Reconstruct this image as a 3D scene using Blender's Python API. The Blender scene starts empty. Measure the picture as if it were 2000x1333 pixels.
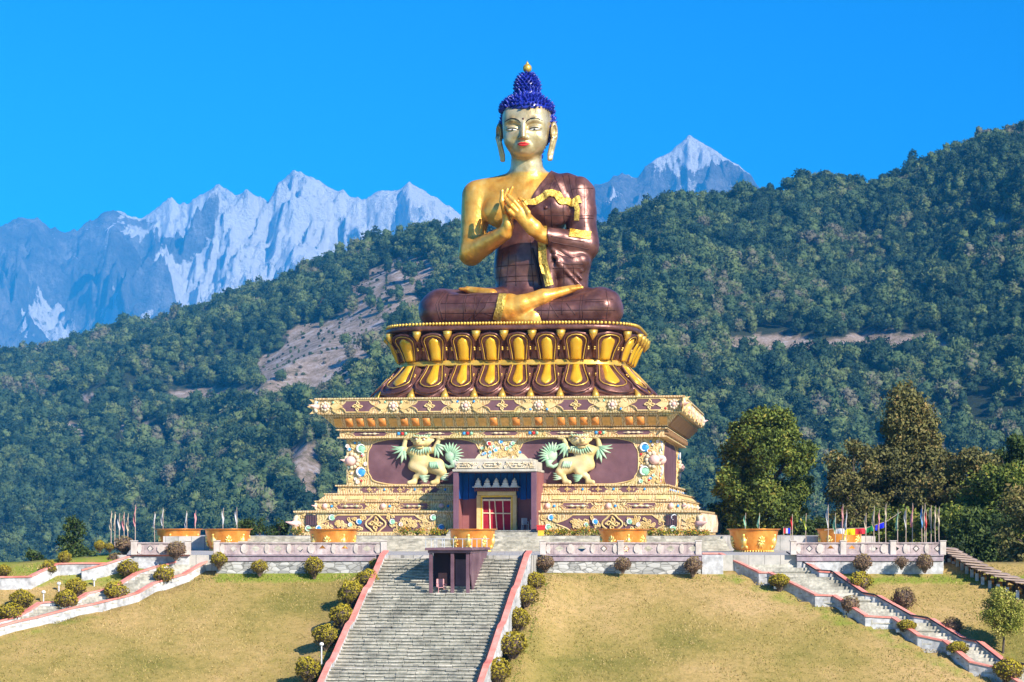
import bpy, math, random
import numpy as np
from mathutils import Vector, Matrix
rng = np.random.default_rng(7)
random.seed(7)
S = bpy.context.scene
COL = S.collection
R = math.radians
F = 4500.0            # focal length in units of the photograph's pixels (2000 wide)
HOR = 1033.0          # horizon row

# ---------------------------------------------------------------- camera
cam = bpy.data.cameras.new("camera"); cam_o = bpy.data.objects.new("camera", cam); COL.objects.link(cam_o)
cam.sensor_width = 36; cam.lens = 81.0; cam.shift_y = 0.18325
cam.clip_start = 1; cam.clip_end = 90000
cam_o.location = (0, 0, 0); cam_o.rotation_euler = (R(90), 0, 0)
S.camera = cam_o

# ---------------------------------------------------------------- sky, sun, exposure
SUN_AZ, SUN_EL = 140.0, 31.5
w = bpy.data.worlds.new("World"); S.world = w; w.use_nodes = True
nt = w.node_tree; nt.nodes.clear()
sky = nt.nodes.new('ShaderNodeTexSky'); sky.sky_type = 'NISHITA'; sky.sun_disc = False
sky.sun_elevation = R(SUN_EL); sky.sun_rotation = R(SUN_AZ)
sky.altitude = 2200; sky.air_density = 1.0; sky.dust_density = 0.15; sky.ozone_density = 3.2
hs = nt.nodes.new('ShaderNodeHueSaturation'); hs.inputs['Saturation'].default_value = 2.7; hs.inputs['Value'].default_value = 1.08; hs.inputs['Hue'].default_value = 0.512
bg = nt.nodes.new('ShaderNodeBackground'); bg.inputs['Strength'].default_value = 0.13
wo = nt.nodes.new('ShaderNodeOutputWorld')
nt.links.new(sky.outputs[0], hs.inputs['Color']); nt.links.new(hs.outputs[0], bg.inputs[0]); nt.links.new(bg.outputs[0], wo.inputs[0])
sun = bpy.data.lights.new("sun", 'SUN'); sun.energy = 5.0; sun.angle = R(0.55); sun.color = (1.0, 0.93, 0.82)
sun_o = bpy.data.objects.new("sun", sun); COL.objects.link(sun_o); sun_o.location = (60, -60, 80)
sdir = Vector((math.sin(R(SUN_AZ)) * math.cos(R(SUN_EL)), math.cos(R(SUN_AZ)) * math.cos(R(SUN_EL)), math.sin(R(SUN_EL))))
sun_o.rotation_euler = sdir.to_track_quat('Z', 'Y').to_euler()
S.view_settings.view_transform = 'Standard'; S.view_settings.look = 'None'
S.view_settings.exposure = 0.62; S.view_settings.gamma = 1.0
S.cycles.max_bounces = 5; S.cycles.diffuse_bounces = 2; S.cycles.glossy_bounces = 2
S.cycles.transparent_max_bounces = 4; S.cycles.volume_bounces = 0; S.cycles.transmission_bounces = 2
S.cycles.sample_clamp_indirect = 4

# ---------------------------------------------------------------- helpers
def at(px, py, Y):
    """world point seen at photograph pixel (px, py) at distance Y"""
    return ((px - 1000) / F * Y, Y, -(py - HOR) / F * Y)

def frac_noise(x, y, seed=0):
    xi = np.floor(x).astype(np.int64); yi = np.floor(y).astype(np.int64)
    xf = x - xi; yf = y - yi
    u = xf * xf * (3 - 2 * xf); v = yf * yf * (3 - 2 * yf)
    def h(a, b):
        n = (a * 374761393 + b * 668265263 + seed * 1442695041) & 0x7fffffff
        n = ((n ^ (n >> 13)) * 1274126177) & 0x7fffffff
        n = n ^ (n >> 16)
        return (n & 0xffff) / 65535.0
    return (h(xi, yi) * (1 - u) + h(xi + 1, yi) * u) * (1 - v) + (h(xi, yi + 1) * (1 - u) + h(xi + 1, yi + 1) * u) * v
def fbm(x, y, o=4, seed=0):
    s = 0; a = 0.5; t = 0
    for i in range(o):
        s = s + a * frac_noise(x * 2 ** i, y * 2 ** i, seed + i * 17); t += a; a *= 0.5
    return s / t
def ridged(x, y, o=5, seed=0):
    s = 0; a = 0.5; t = 0; w_ = 1.0
    for i in range(o):
        n = 1 - np.abs(2 * frac_noise(x * 2.03 ** i, y * 2.03 ** i, seed + i * 31) - 1)
        n = n * n; s = s + a * n * w_; w_ = np.clip(n * 1.6, 0, 1); t += a; a *= 0.52
    return s / t

def tag(o, label=None, cat=None, group=None, kind=None):
    if label: o['label'] = label
    if cat: o['category'] = cat
    if group: o['group'] = group
    if kind: o['kind'] = kind
    return o
def thing(name, label, cat, loc=(0, 0, 0), rz=0, group=None):
    o = bpy.data.objects.new(name, None); COL.objects.link(o)
    o.location = loc; o.rotation_euler = (0, 0, rz); o.empty_display_size = 0.3
    return tag(o, label, cat, group)

def set_attr(me, nm, vals):
    a = me.attributes.new(nm, 'FLOAT', 'POINT'); a.data.foreach_set('value', np.asarray(vals, np.float32).ravel())

def mesh_np(name, V, Q, mat=None, parent=None, smooth=False, attrs=None):
    """quads (or tris) given as arrays"""
    V = np.asarray(V, np.float32); Q = np.asarray(Q, np.int32)
    me = bpy.data.meshes.new(name); k = Q.shape[1]
    me.vertices.add(len(V)); me.vertices.foreach_set('co', V.ravel())
    me.loops.add(Q.size); me.loops.foreach_set('vertex_index', Q.ravel())
    me.polygons.add(len(Q)); me.polygons.foreach_set('loop_start', np.arange(0, Q.size, k, dtype=np.int32))
    me.polygons.foreach_set('loop_total', np.full(len(Q), k, np.int32))
    if smooth: me.polygons.foreach_set('use_smooth', np.ones(len(Q), bool))
    me.update(calc_edges=True)
    if attrs:
        for n_, a in attrs.items(): set_attr(me, n_, a)
    if mat: me.materials.append(mat)
    o = bpy.data.objects.new(name, me); COL.objects.link(o)
    if parent: o.parent = parent
    return o

class MB:
    def __init__(s): s.v = []; s.f = []; s.m = []; s.cm = 0; s.M = None
    def add(s, vs, fs):
        b = len(s.v)
        if s.M is not None: vs = [tuple(s.M @ Vector(p)) for p in vs]
        s.v += [tuple(p) for p in vs]; s.f += [tuple(i + b for i in f) for f in fs]; s.m += [s.cm] * len(fs)
    def box(s, x0, x1, y0, y1, z0, z1, M=None):
        vs = [(x, y, z) for z in (z0, z1) for (x, y) in ((x0, y0), (x1, y0), (x1, y1), (x0, y1))]
        if M is not None: vs = [tuple(M @ Vector(p)) for p in vs]
        s.add(vs, [(0, 3, 2, 1), (4, 5, 6, 7), (0, 1, 5, 4), (1, 2, 6, 5), (2, 3, 7, 6), (3, 0, 4, 7)])
    def hexa(s, a, b):
        """loft between two quads"""
        s.add(list(a) + list(b), [(0, 3, 2, 1), (4, 5, 6, 7), (0, 1, 5, 4), (1, 2, 6, 5), (2, 3, 7, 6), (3, 0, 4, 7)])
    def tube(s, pts, r, n=6, caps=True, flat=1.0):
        pts = [Vector(p) for p in pts]
        rs = r if isinstance(r, (list, tuple, np.ndarray)) else [r] * len(pts)
        vs = []; up0 = None
        for i, p in enumerate(pts):
            d = (pts[min(i + 1, len(pts) - 1)] - pts[max(i - 1, 0)])
            d = d.normalized() if d.length > 1e-9 else Vector((0, 0, 1))
            if up0 is None:
                up0 = Vector((0, 0, 1)) if abs(d.z) < 0.9 else Vector((0, 1, 0))
            a = d.cross(up0)
            if a.length < 1e-4: a = d.cross(Vector((1, 0, 0)))
            a.normalize(); b = a.cross(d).normalized(); up0 = b
            for k in range(n):
                t = 2 * math.pi * k / n
                vs.append(p + a * (math.cos(t) * rs[i]) + b * (math.sin(t) * rs[i] * flat))
        fs = [(i * n + k, i * n + (k + 1) % n, (i + 1) * n + (k + 1) % n, (i + 1) * n + k) for i in range(len(pts) - 1) for k in range(n)]
        if caps: fs += [tuple(reversed(range(n))), tuple((len(pts) - 1) * n + k for k in range(n))]
        s.add(vs, fs)
    def lathe(s, prof, n=32, c=(0, 0, 0), sx=1, sy=1, caps=True):
        vs = [(c[0] + r * math.cos(2 * math.pi * k / n) * sx, c[1] + r * math.sin(2 * math.pi * k / n) * sy, c[2] + z) for r, z in prof for k in range(n)]
        fs = [(i * n + k, i * n + (k + 1) % n, (i + 1) * n + (k + 1) % n, (i + 1) * n + k) for i in range(len(prof) - 1) for k in range(n)]
        if caps: fs += [tuple(reversed(range(n))), tuple((len(prof) - 1) * n + k for k in range(n))]
        s.add(vs, fs)
    def ell(s, c, r, n=10, m=7, M=None):
        vs = [(0, 0, -1)]
        for j in range(1, m):
            t = -math.pi / 2 + math.pi * j / m
            for k in range(n):
                a = 2 * math.pi * k / n
                vs.append((math.cos(t) * math.cos(a), math.cos(t) * math.sin(a), math.sin(t)))
        vs.append((0, 0, 1))
        vs = [Vector((p[0] * r[0], p[1] * r[1], p[2] * r[2])) for p in vs]
        if M is not None: vs = [M @ p for p in vs]
        vs = [p + Vector(c) for p in vs]
        fs = [(0, 1 + (k + 1) % n, 1 + k) for k in range(n)]
        for j in range(m - 2):
            for k in range(n):
                fs.append((1 + j * n + k, 1 + j * n + (k + 1) % n, 1 + (j + 1) * n + (k + 1) % n, 1 + (j + 1) * n + k))
        L = len(vs) - 1; b = 1 + (m - 2) * n
        fs += [(L, b + k, b + (k + 1) % n) for k in range(n)]
        s.add(vs, fs)
    def prism(s, poly, f, d0, d1):
        """poly of (a,b) points; f(a,b,d)->xyz; extruded from d0 to d1"""
        n = len(poly)
        vs = [f(a, b, d0) for a, b in poly] + [f(a, b, d1) for a, b in poly]
        s.add(vs, [tuple(range(n, 2 * n)), tuple(reversed(range(n)))] + [(k, (k + 1) % n, n + (k + 1) % n, n + k) for k in range(n)])
    def build(s, name, mat, parent=None, smooth=False, world=False, bevel=0):
        me = bpy.data.meshes.new(name)
        vs = s.v
        if world and parent is not None:
            l = parent.location; vs = [(p[0] - l[0], p[1] - l[1], p[2] - l[2]) for p in vs]
        me.from_pydata(vs, [], s.f)
        mats = mat if isinstance(mat, (list, tuple)) else [mat]
        for m in mats: me.materials.append(m)
        if len(mats) > 1: me.polygons.foreach_set('material_index', s.m)
        if smooth:
            me.polygons.foreach_set('use_smooth', [True] * len(me.polygons))
        me.update()
        o = bpy.data.objects.new(name, me); COL.objects.link(o)
        if parent is not None: o.parent = parent
        if bevel:
            b = o.modifiers.new('bevel', 'BEVEL'); b.width = bevel; b.segments = 1; b.limit_method = 'ANGLE'
        return o

def copy_tree(o, parent=None):
    c = o.copy(); COL.objects.link(c); c.parent = parent
    for ch in list(o.children): copy_tree(ch, c)
    return c

# ---------------------------------------------------------------- materials
def mat_new(name):
    m = bpy.data.materials.new(name); m.use_nodes = True
    n = m.node_tree; b = n.nodes['Principled BSDF']
    return m, n, b
def N(n, t, **k):
    x = n.nodes.new(t)
    for a, v in k.items():
        if a in x.inputs: x.inputs[a].default_value = v
        else: setattr(x, a, v)
    return x
def ramp(n, stops, interp='LINEAR'):
    x = n.nodes.new('ShaderNodeValToRGB'); x.color_ramp.interpolation = interp
    e = x.color_ramp.elements
    while len(e) < len(stops): e.new(0.5)
    for i, (p, c) in enumerate(stops):
        e[i].position = p; e[i].color = (*c, 1) if len(c) == 3 else c
    return x
def noisy(name, cols, scale=1.0, rough=0.8, metal=0.0, bump=0.3, bscale=None, detail=6, coord='Object', spec=0.3, dist=0.05, fine=None):
    """colour from a noise ramp, plus bump"""
    m, n, b = mat_new(name)
    tc = N(n, 'ShaderNodeTexCoord')
    t = N(n, 'ShaderNodeTexNoise', Scale=scale, Detail=detail, Roughness=0.6)
    n.links.new(tc.outputs[coord], t.inputs['Vector'])
    k = len(cols)
    r = ramp(n, [(0.3 + 0.4 * i / max(1, k - 1), c) for i, c in enumerate(cols)])
    n.links.new(t.outputs['Fac'], r.inputs['Fac'])
    out = r.outputs[0]
    if fine:
        t2 = N(n, 'ShaderNodeTexNoise', Scale=fine[0], Detail=3)
        n.links.new(tc.outputs[coord], t2.inputs['Vector'])
        r2 = ramp(n, [(0.35, (1 - fine[1],) * 3), (0.65, (1 + fine[1] * 0.4,) * 3)])
        n.links.new(t2.outputs['Fac'], r2.inputs['Fac'])
        mx = N(n, 'ShaderNodeMix', data_type='RGBA', blend_type='MULTIPLY'); mx.inputs[0].default_value = 1
        n.links.new(out, mx.inputs[6]); n.links.new(r2.outputs[0], mx.inputs[7]); out = mx.outputs[2]
    n.links.new(out, b.inputs['Base Color'])
    b.inputs['Roughness'].default_value = rough; b.inputs['Metallic'].default_value = metal
    b.inputs['Specular IOR Level'].default_value = spec
    if bump:
        t3 = N(n, 'ShaderNodeTexNoise', Scale=bscale or scale * 6, Detail=4)
        n.links.new(tc.outputs[coord], t3.inputs['Vector'])
        bp = N(n, 'ShaderNodeBump', Strength=bump, Distance=dist)
        n.links.new(t3.outputs['Fac'], bp.inputs['Height']); n.links.new(bp.outputs[0], b.inputs['Normal'])
    return m
# ================================================================= mountains, hills, forest
def polar_xyz(px, D, zz):
    return np.stack([(px - 1000) / F * D, D, zz], -1)
def grid_faces(nr, nc):
    i = np.arange(nr - 1)[:, None] * nc + np.arange(nc - 1)[None]
    i = i.ravel(); return np.stack([i, i + 1, i + nc + 1, i + nc], 1)

# ---- snowy range
SKY_M = [(-600, 470), (-200, 455), (0, 438), (40, 430), (75, 426), (105, 448), (150, 452), (165, 438), (205, 416), (240, 414), (270, 430),
         (300, 414), (335, 383), (350, 398), (365, 400), (385, 388), (405, 372), (425, 363), (460, 378), (490, 374), (525, 396), (540, 362), (575, 333), (600, 343),
         (640, 360), (680, 380), (705, 393), (740, 374), (775, 369), (800, 356), (840, 383), (900, 418), (950, 445), (1040, 440), (1100, 400), (1160, 362),
         (1190, 350), (1215, 341), (1245, 345), (1262, 322), (1280, 308), (1310, 294), (1345, 264), (1370, 277), (1390, 288), (1420, 312), (1450, 330), (1480, 360), (1520, 400),
         (1600, 440), (1800, 470), (2200, 440), (2700, 470)]
pxs = np.arange(-500, 2520, 2.6); rows = 300
sk = np.interp(pxs, [p[0] for p in SKY_M], [p[1] for p in SKY_M])
jag = (ridged(pxs / 31.0, pxs * 0 + 3.3, 5, 5) - 0.45) * 13
sk = sk - jag
Dr = 14500 + 500 * np.sin(pxs / 170.0)
zr = (HOR - sk) / F * Dr
t = np.linspace(0, 1, rows)[:, None]
P = pxs[None] + 0 * t
D = 10200 + (Dr[None] - 10200) * t
Xw = (P - 1000) / F * D
fade = np.clip((1 - t) * 12, 0, 1) ** 0.8
warp = (fbm(Xw / 800, D / 1100, 4, 9) - 0.5) * 1500; warp2 = (fbm(Xw / 700 + 40, D / 900, 4, 19) - 0.5) * 1600
r1 = ridged((Xw + warp) / 900.0, (D + warp2) / 1900.0, 6, 3)
r2 = ridged((Xw + warp * 0.7) / 300.0 + 9, (D + warp2 * 0.7) / 620.0, 5, 8)
r3 = ridged((Xw + warp * 0.3) / 90.0, (D + warp2 * 0.3) / 150.0, 4, 15)
Z = (t ** 1.15) * zr[None] + fade * ((r1 - 0.42) * 560 + (r2 - 0.4) * 300 + (r3 - 0.4) * 150) * (0.45 + 0.55 * t)
Z = np.minimum(Z, (HOR - (sk[None] + 4 * (1 - t) * 10)) / F * D)
D2 = Dr[None] + np.array([150., 500, 1500])[:, None]
Z2 = zr[None] - np.array([130., 500, 1500])[:, None]
Pa = np.concatenate([P, P[:3]], 0); Da = np.concatenate([D, D2], 0); Za = np.concatenate([Z, Z2], 0)
V = polar_xyz(Pa, Da, Za).reshape(-1, 3)
nr, nc = Pa.shape
G = V.reshape(nr, nc, 3)
du = np.gradient(G, axis=1); dv = np.gradient(G, axis=0)
nn = np.cross(du, dv); nn /= np.linalg.norm(nn, axis=-1, keepdims=True) + 1e-9
nz = np.abs(nn[..., 2])
snowline = np.interp(pxs, [-500, 0, 250, 360, 450, 520, 560, 700, 900, 1000, 1160, 1250, 1300, 1400, 1500], [2060, 2000, 1900, 1740, 1480, 1560, 1420, 1440, 1300, 1300, 2100, 2140, 2120, 2150, 2280])[None]
sn = (Za - snowline) / 230.0 + (nz - 0.60) * 2.0 + (fbm((Xw[0:1] + 0 * Da) / 330, Da / 520, 6, 44) - 0.5) * 3.6 + (0.36 - np.concatenate([r2, r2[:3]], 0)) * 1.6
gul = np.clip((0.36 - np.concatenate([r2, r2[:3]], 0)) * 6, 0, 1)
strk = gul * np.clip((Za - 200) / 1200, 0, 1) * np.clip(fbm(Xw[0:1] / 500 + 0 * Da, Da / 900, 3, 21) * 4 - 1.1, 0, 1)
snow = np.clip(np.maximum(sn * 0.7 + 0.15, strk * 0.85), 0, 1)

m_mtn, n, b = mat_new('snow_and_rock')
tc = N(n, 'ShaderNodeTexCoord'); at_ = N(n, 'ShaderNodeAttribute', attribute_name='snow')
t1 = N(n, 'ShaderNodeTexNoise', Scale=0.006, Detail=9, Roughness=0.7); n.links.new(tc.outputs['Object'], t1.inputs['Vector'])
ad = N(n, 'ShaderNodeMath', operation='MULTIPLY_ADD'); ad.inputs[1].default_value = 1.7; 
sb = N(n, 'ShaderNodeMath', operation='SUBTRACT'); sb.inputs[1].default_value = 0.5
n.links.new(t1.outputs['Fac'], sb.inputs[0]); n.links.new(sb.outputs[0], ad.inputs[0]); n.links.new(at_.outputs['Fac'], ad.inputs[2])
r_ = ramp(n, [(0.46, (0, 0, 0)), (0.60, (1, 1, 1))]); n.links.new(ad.outputs[0], r_.inputs['Fac'])
t2 = N(n, 'ShaderNodeTexNoise', Scale=0.004, Detail=10, Roughness=0.8); n.links.new(tc.outputs['Object'], t2.inputs['Vector'])
rk = ramp(n, [(0.34, (0.07, 0.067, 0.07)), (0.50, (0.17, 0.155, 0.155)), (0.66, (0.42, 0.39, 0.37))]); n.links.new(t2.outputs['Fac'], rk.inputs['Fac'])
mx = N(n, 'ShaderNodeMix', data_type='RGBA'); n.links.new(r_.outputs[0], mx.inputs[0]); n.links.new(rk.outputs[0], mx.inputs[6]); mx.inputs[7].default_value = (0.94, 0.93, 0.92, 1)
n.links.new(mx.outputs[2], b.inputs['Base Color']); b.inputs['Roughness'].default_value = 0.9
bp = N(n, 'ShaderNodeBump', Strength=1.0, Distance=160); n.links.new(t1.outputs['Fac'], bp.inputs['Height']); n.links.new(bp.outputs[0], b.inputs['Normal'])
o = mesh_np('mountain_range', V, grid_faces(nr, nc), m_mtn, attrs={'snow': snow.ravel()})
tag(o, 'jagged snow-capped mountain range far behind the forested hills', kind='structure')

# ---- forested hill
SKY_H = [(-900, 800), (-400, 765), (0, 708), (100, 703), (200, 667), (350, 628), (500, 578), (600, 543), (700, 503), (800, 468), (870, 452), (950, 445), (1050, 448),
         (1160, 458), (1220, 438), (1300, 415), (1450, 388), (1530, 372), (1610, 352), (1655, 362), (1685, 380), (1760, 345), (1850, 310), (1900, 290), (2000, 268), (2400, 200), (2900, 170)]
def hill_params(px):
    sk = np.interp(px, [p[0] for p in SKY_H], [p[1] for p in SKY_H])
    Dr = np.interp(px, [-900, 0, 500, 900, 1300, 2000, 2900], [3000, 2700, 2350, 2050, 2050, 2200, 2300])
    return sk, Dr
D0 = 820.0
def hill_z(px, D):
    sk, Dr = hill_params(px)
    tt = (D - D0) / (Dr - D0)
    zr = (HOR - sk) / F * Dr
    z0 = -62.0
    X = (px - 1000) / F * D
    fd = np.clip((1 - tt) * 5, 0, 1) * np.clip(tt * 6 + 0.15, 0, 1)
    nzv = (ridged(X / 260.0 + 3, D / 620.0, 3, 71) - 0.45) * 75 + (fbm(X / 120.0, D / 160.0, 3, 5) - 0.5) * 34
    z = z0 + (zr - z0) * np.clip(tt, 0, 1) ** 1.08 + nzv * fd
    z = np.where(tt < 0, z0 - 0 * tt, z)
    z = np.where(tt > 1, zr - (D - Dr) * 0.55, z)
    return z
def in_poly(x, y, poly):
    c = np.zeros(x.shape, bool); j = len(poly) - 1
    for i in range(len(poly)):
        xi, yi = poly[i]; xj, yj = poly[j]
        c ^= ((yi > y) != (yj > y)) & (x < (xj - xi) * (y - yi) / (yj - yi + 1e-9) + xi)
        j = i
    return c
SLIDE = [(655, 612), (695, 550), (735, 508), (790, 498), (845, 525), (820, 590), (770, 620), (752, 670), (735, 710), (715, 745), (640, 775), (560, 770), (500, 752), (505, 700), (545, 690), (565, 640), (610, 622)]
BARE = [([(330, 764), (440, 757), (560, 766), (640, 764), (640, 780), (520, 782), (340, 784)], 5),
        ([(1415, 660), (1520, 650), (1600, 666), (1700, 646), (1790, 654), (1850, 668), (1850, 688), (1760, 684), (1690, 682), (1600, 692), (1430, 686)], 5),
        ([(235, 832), (320, 830), (318, 850), (240, 852)], 4), ([(120, 828), (170, 826), (165, 856), (125, 850)], 4), ([(90, 772), (190, 770), (185, 782), (90, 784)], 3),
        ([(560, 880), (630, 860), (625, 960), (612, 985), (585, 940)], 6), ([(1900, 420), (1990, 430), (1980, 450), (1910, 445)], 6)]
def bareness(x, y):
    wx = (fbm(x / 26.0, y / 26.0, 4, 31) - 0.5) * 62; wy = (fbm(x / 26.0 + 40, y / 26.0, 4, 32) - 0.5) * 50
    s1 = in_poly(x + wx, y + wy, SLIDE)
    s2 = np.zeros(x.shape, bool)
    for p, k in BARE: s2 |= in_poly(x + wx * 0.25, y + wy * 0.2, p)
    return s1, s2
pxh = np.arange(-800, 2800, 7.0); rh = 190
th = np.linspace(-0.02, 1.08, rh)[:, None]
Pm = pxh[None] + 0 * th
_, Drh = hill_params(Pm); Dh = D0 + (Drh - D0) * th
Zh = hill_z(Pm, Dh)
Vh = polar_xyz(Pm, Dh, Zh)
pyh = HOR - Zh / Dh * F
b1, b2 = bareness(Pm, pyh)
bare = np.where(b1 | b2, 1.0, 0.0)
m_hill, n, b = mat_new('hill_ground')
tc = N(n, 'ShaderNodeTexCoord'); at_ = N(n, 'ShaderNodeAttribute', attribute_name='bare')
t1 = N(n, 'ShaderNodeTexNoise', Scale=0.06, Detail=9, Roughness=0.85); n.links.new(tc.outputs['Object'], t1.inputs['Vector'])
rk = ramp(n, [(0.38, (0.13, 0.13, 0.04)), (0.46, (0.36, 0.27, 0.17)), (0.53, (0.54, 0.40, 0.31)), (0.62, (0.72, 0.64, 0.60))]); n.links.new(t1.outputs['Fac'], rk.inputs['Fac'])
gr = ramp(n, [(0.35, (0.015, 0.03, 0.012)), (0.65, (0.05, 0.075, 0.02))]); n.links.new(t1.outputs['Fac'], gr.inputs['Fac'])
mx = N(n, 'ShaderNodeMix', data_type='RGBA'); n.links.new(at_.outputs['Fac'], mx.inputs[0]); n.links.new(gr.outputs[0], mx.inputs[6]); n.links.new(rk.outputs[0], mx.inputs[7])
n.links.new(mx.outputs[2], b.inputs['Base Color']); b.inputs['Roughness'].default_value = 0.95
bp = N(n, 'ShaderNodeBump', Strength=1.0, Distance=6); n.links.new(t1.outputs['Fac'], bp.inputs['Height']); n.links.new(bp.outputs[0], b.inputs['Normal'])
o = mesh_np('hillside', Vh.reshape(-1, 3), grid_faces(*Pm.shape), m_hill, smooth=True, attrs={'bare': bare.ravel()})
tag(o, 'steep hillside under the forest with a bare landslip of tan earth', kind='structure')

# ---- valley floor / ground out to the hills
m_val = noisy('valley_ground', [(0.03, 0.05, 0.02), (0.07, 0.09, 0.03)], 0.02, bump=0)
g = MB()
g.add([(-900, 205, -14), (900, 205, -14), (2600, 900, -64), (-2600, 900, -64)], [(0, 1, 2, 3)])
g.add([(-16000, 880, -66), (16000, 880, -66), (30000, 16500, -66), (-30000, 16500, -66)], [(0, 1, 2, 3)])
tag(g.build('valley_ground', m_val), 'dark green valley floor below the forested hills', kind='structure')

# ---- tree crowns of the far forest
def ico_np(sub):
    import bmesh
    bm = bmesh.new(); bmesh.ops.create_icosphere(bm, subdivisions=sub, radius=1)
    v = np.array([x.co[:] for x in bm.verts]); f = np.array([[q.index for q in p.verts] for p in bm.faces]); bm.free()
    return v, f
ICO2, ICF2 = ico_np(2)
ICO1, ICF1 = ico_np(1)
def leaf_mat(name, stops, use_tint=True, scale=0.35, rough=0.7, obj_rand=False, trans=0.0):
    m, n, b = mat_new(name)
    r = ramp(n, stops)
    if obj_rand:
        oi = N(n, 'ShaderNodeObjectInfo'); tc = N(n, 'ShaderNodeTexCoord')
        tn = N(n, 'ShaderNodeTexNoise', Scale=scale, Detail=5, Roughness=0.7); n.links.new(tc.outputs['Object'], tn.inputs['Vector'])
        a = N(n, 'ShaderNodeMath', operation='MULTIPLY_ADD'); a.inputs[1].default_value = 0.9; a.inputs[2].default_value = -0.47
        n.links.new(tn.outputs['Fac'], a.inputs[0])
        c = N(n, 'ShaderNodeMath', operation='ADD'); n.links.new(a.outputs[0], c.inputs[0]); n.links.new(oi.outputs['Random'], c.inputs[1])
        ln = N(n, 'ShaderNodeTexNoise', Scale=0.009, Detail=3); n.links.new(oi.outputs['Location'], ln.inputs['Vector'])
        l2 = N(n, 'ShaderNodeMath', operation='MULTIPLY_ADD'); l2.inputs[1].default_value = 1.3; l2.inputs[2].default_value = -0.68; n.links.new(ln.outputs['Fac'], l2.inputs[0])
        l3 = N(n, 'ShaderNodeMath', operation='ADD'); n.links.new(l2.outputs[0], l3.inputs[0]); n.links.new(c.outputs[0], l3.inputs[1])
        n.links.new(l3.outputs[0], r.inputs['Fac'])
        bp = N(n, 'ShaderNodeBump', Strength=1.0, Distance=1.0); n.links.new(tn.outputs['Fac'], bp.inputs['Height']); n.links.new(bp.outputs[0], b.inputs['Normal'])
    else:
        a_ = N(n, 'ShaderNodeAttribute', attribute_name='tint'); n.links.new(a_.outputs['Fac'], r.inputs['Fac'])
    n.links.new(r.outputs[0], b.inputs['Base Color'])
    b.inputs['Roughness'].default_value = rough; b.inputs['Specular IOR Level'].default_value = 0.25
    return m
FOREST_STOPS = [(0.0, (0.016, 0.042, 0.020)), (0.25, (0.036, 0.076, 0.034)), (0.5, (0.066, 0.112, 0.042)), (0.7, (0.10, 0.15, 0.048)),
                (0.88, (0.15, 0.19, 0.06)), (0.96, (0.14, 0.17, 0.07)), (1.0, (0.17, 0.155, 0.10))]
m_for = leaf_mat('forest_leaves', FOREST_STOPS, obj_rand=True, scale=0.55)
m_trunk = noisy('bark', [(0.05, 0.035, 0.025), (0.13, 0.10, 0.08)], 3, bump=0.4)
def far_crown(seed):
    r = np.random.default_rng(seed)
    V = []; Q = []; b = 0
    k = r.integers(9, 15)
    tall = (0.9, 1.1, 1.3, 1.0, 1.5, 0.8, 1.6)[seed % 7]; nar = (1, 1.1, 0.9, 0.8, 0.62, 1.25, 0.6)[seed % 7]
    for i in range(k):
        a = r.uniform(0, 6.28); rad = r.uniform(0, 3.3) if i else 0; h = r.uniform(-2.2, 3.0) * tall if i else 0
        rad *= (1 - max(h, 0) / (4.2 * tall)) * nar
        c = np.array([math.cos(a) * rad, math.sin(a) * rad, h + 6.5])
        s = (r.uniform(1.0, 2.2) if i else 3.0) * (0.6 + 0.4 * nar)
        v = ICO2.copy()
        nv = 1 + (fbm(v[:, 0] * 1.7 + i + seed, v[:, 1] * 1.7 + v[:, 2] * 2.1, 3, seed + i) - 0.5) * 0.9
        nv += r.uniform(-0.13, 0.13, len(v))
        v = v * nv[:, None] * s * np.array([1, 1, 0.85]) + c
        V.append(v); Q.append(ICF2 + b); b += len(v)
    # loose leaf sprays around the outline
    m = 420
    d = r.normal(size=(m, 3)); d /= np.linalg.norm(d, axis=1)[:, None]
    c = d * np.array([4.3 * nar, 4.3 * nar, 3.9 * tall]) * r.uniform(0.75, 1.08, (m, 1)) + [0, 0, 6.6]
    e1 = r.normal(size=(m, 3)) * 0.65; e2 = r.normal(size=(m, 3)) * 0.65
    V.append(np.stack([c, c + e1, c + e2], 1).reshape(-1, 3)); Q.append(np.arange(m * 3).reshape(-1, 3) + b); b += m * 3
    return np.concatenate(V), np.concatenate(Q)
far_protos = []
FT_LABEL = 'broadleaf tree low in the hillside forest left of the pedestal'; FT_LABEL2 = 'broadleaf tree low in the hillside forest right of the pedestal'
def far_trunk():
    m = MB(); m.tube([(0, 0, -1.5), (0.1, 0, 2.5), (0, 0.1, 6)], [0.5, 0.36, 0.2], 5); return m
tm = None
for i in range(7):
    V, Q = far_crown(100 + i)
    root = thing('hillside_tree', FT_LABEL, 'tree', group='trees of the hillside forest nearest to the camera')
    c = mesh_np('crown', V, Q, m_for, root)
    if tm is None: tk = far_trunk().build('trunk', m_trunk, root); tm = tk.data
    else: tk = bpy.data.objects.new('trunk', tm); COL.objects.link(tk); tk.parent = root
    far_protos.append((root, c, tk))

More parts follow.
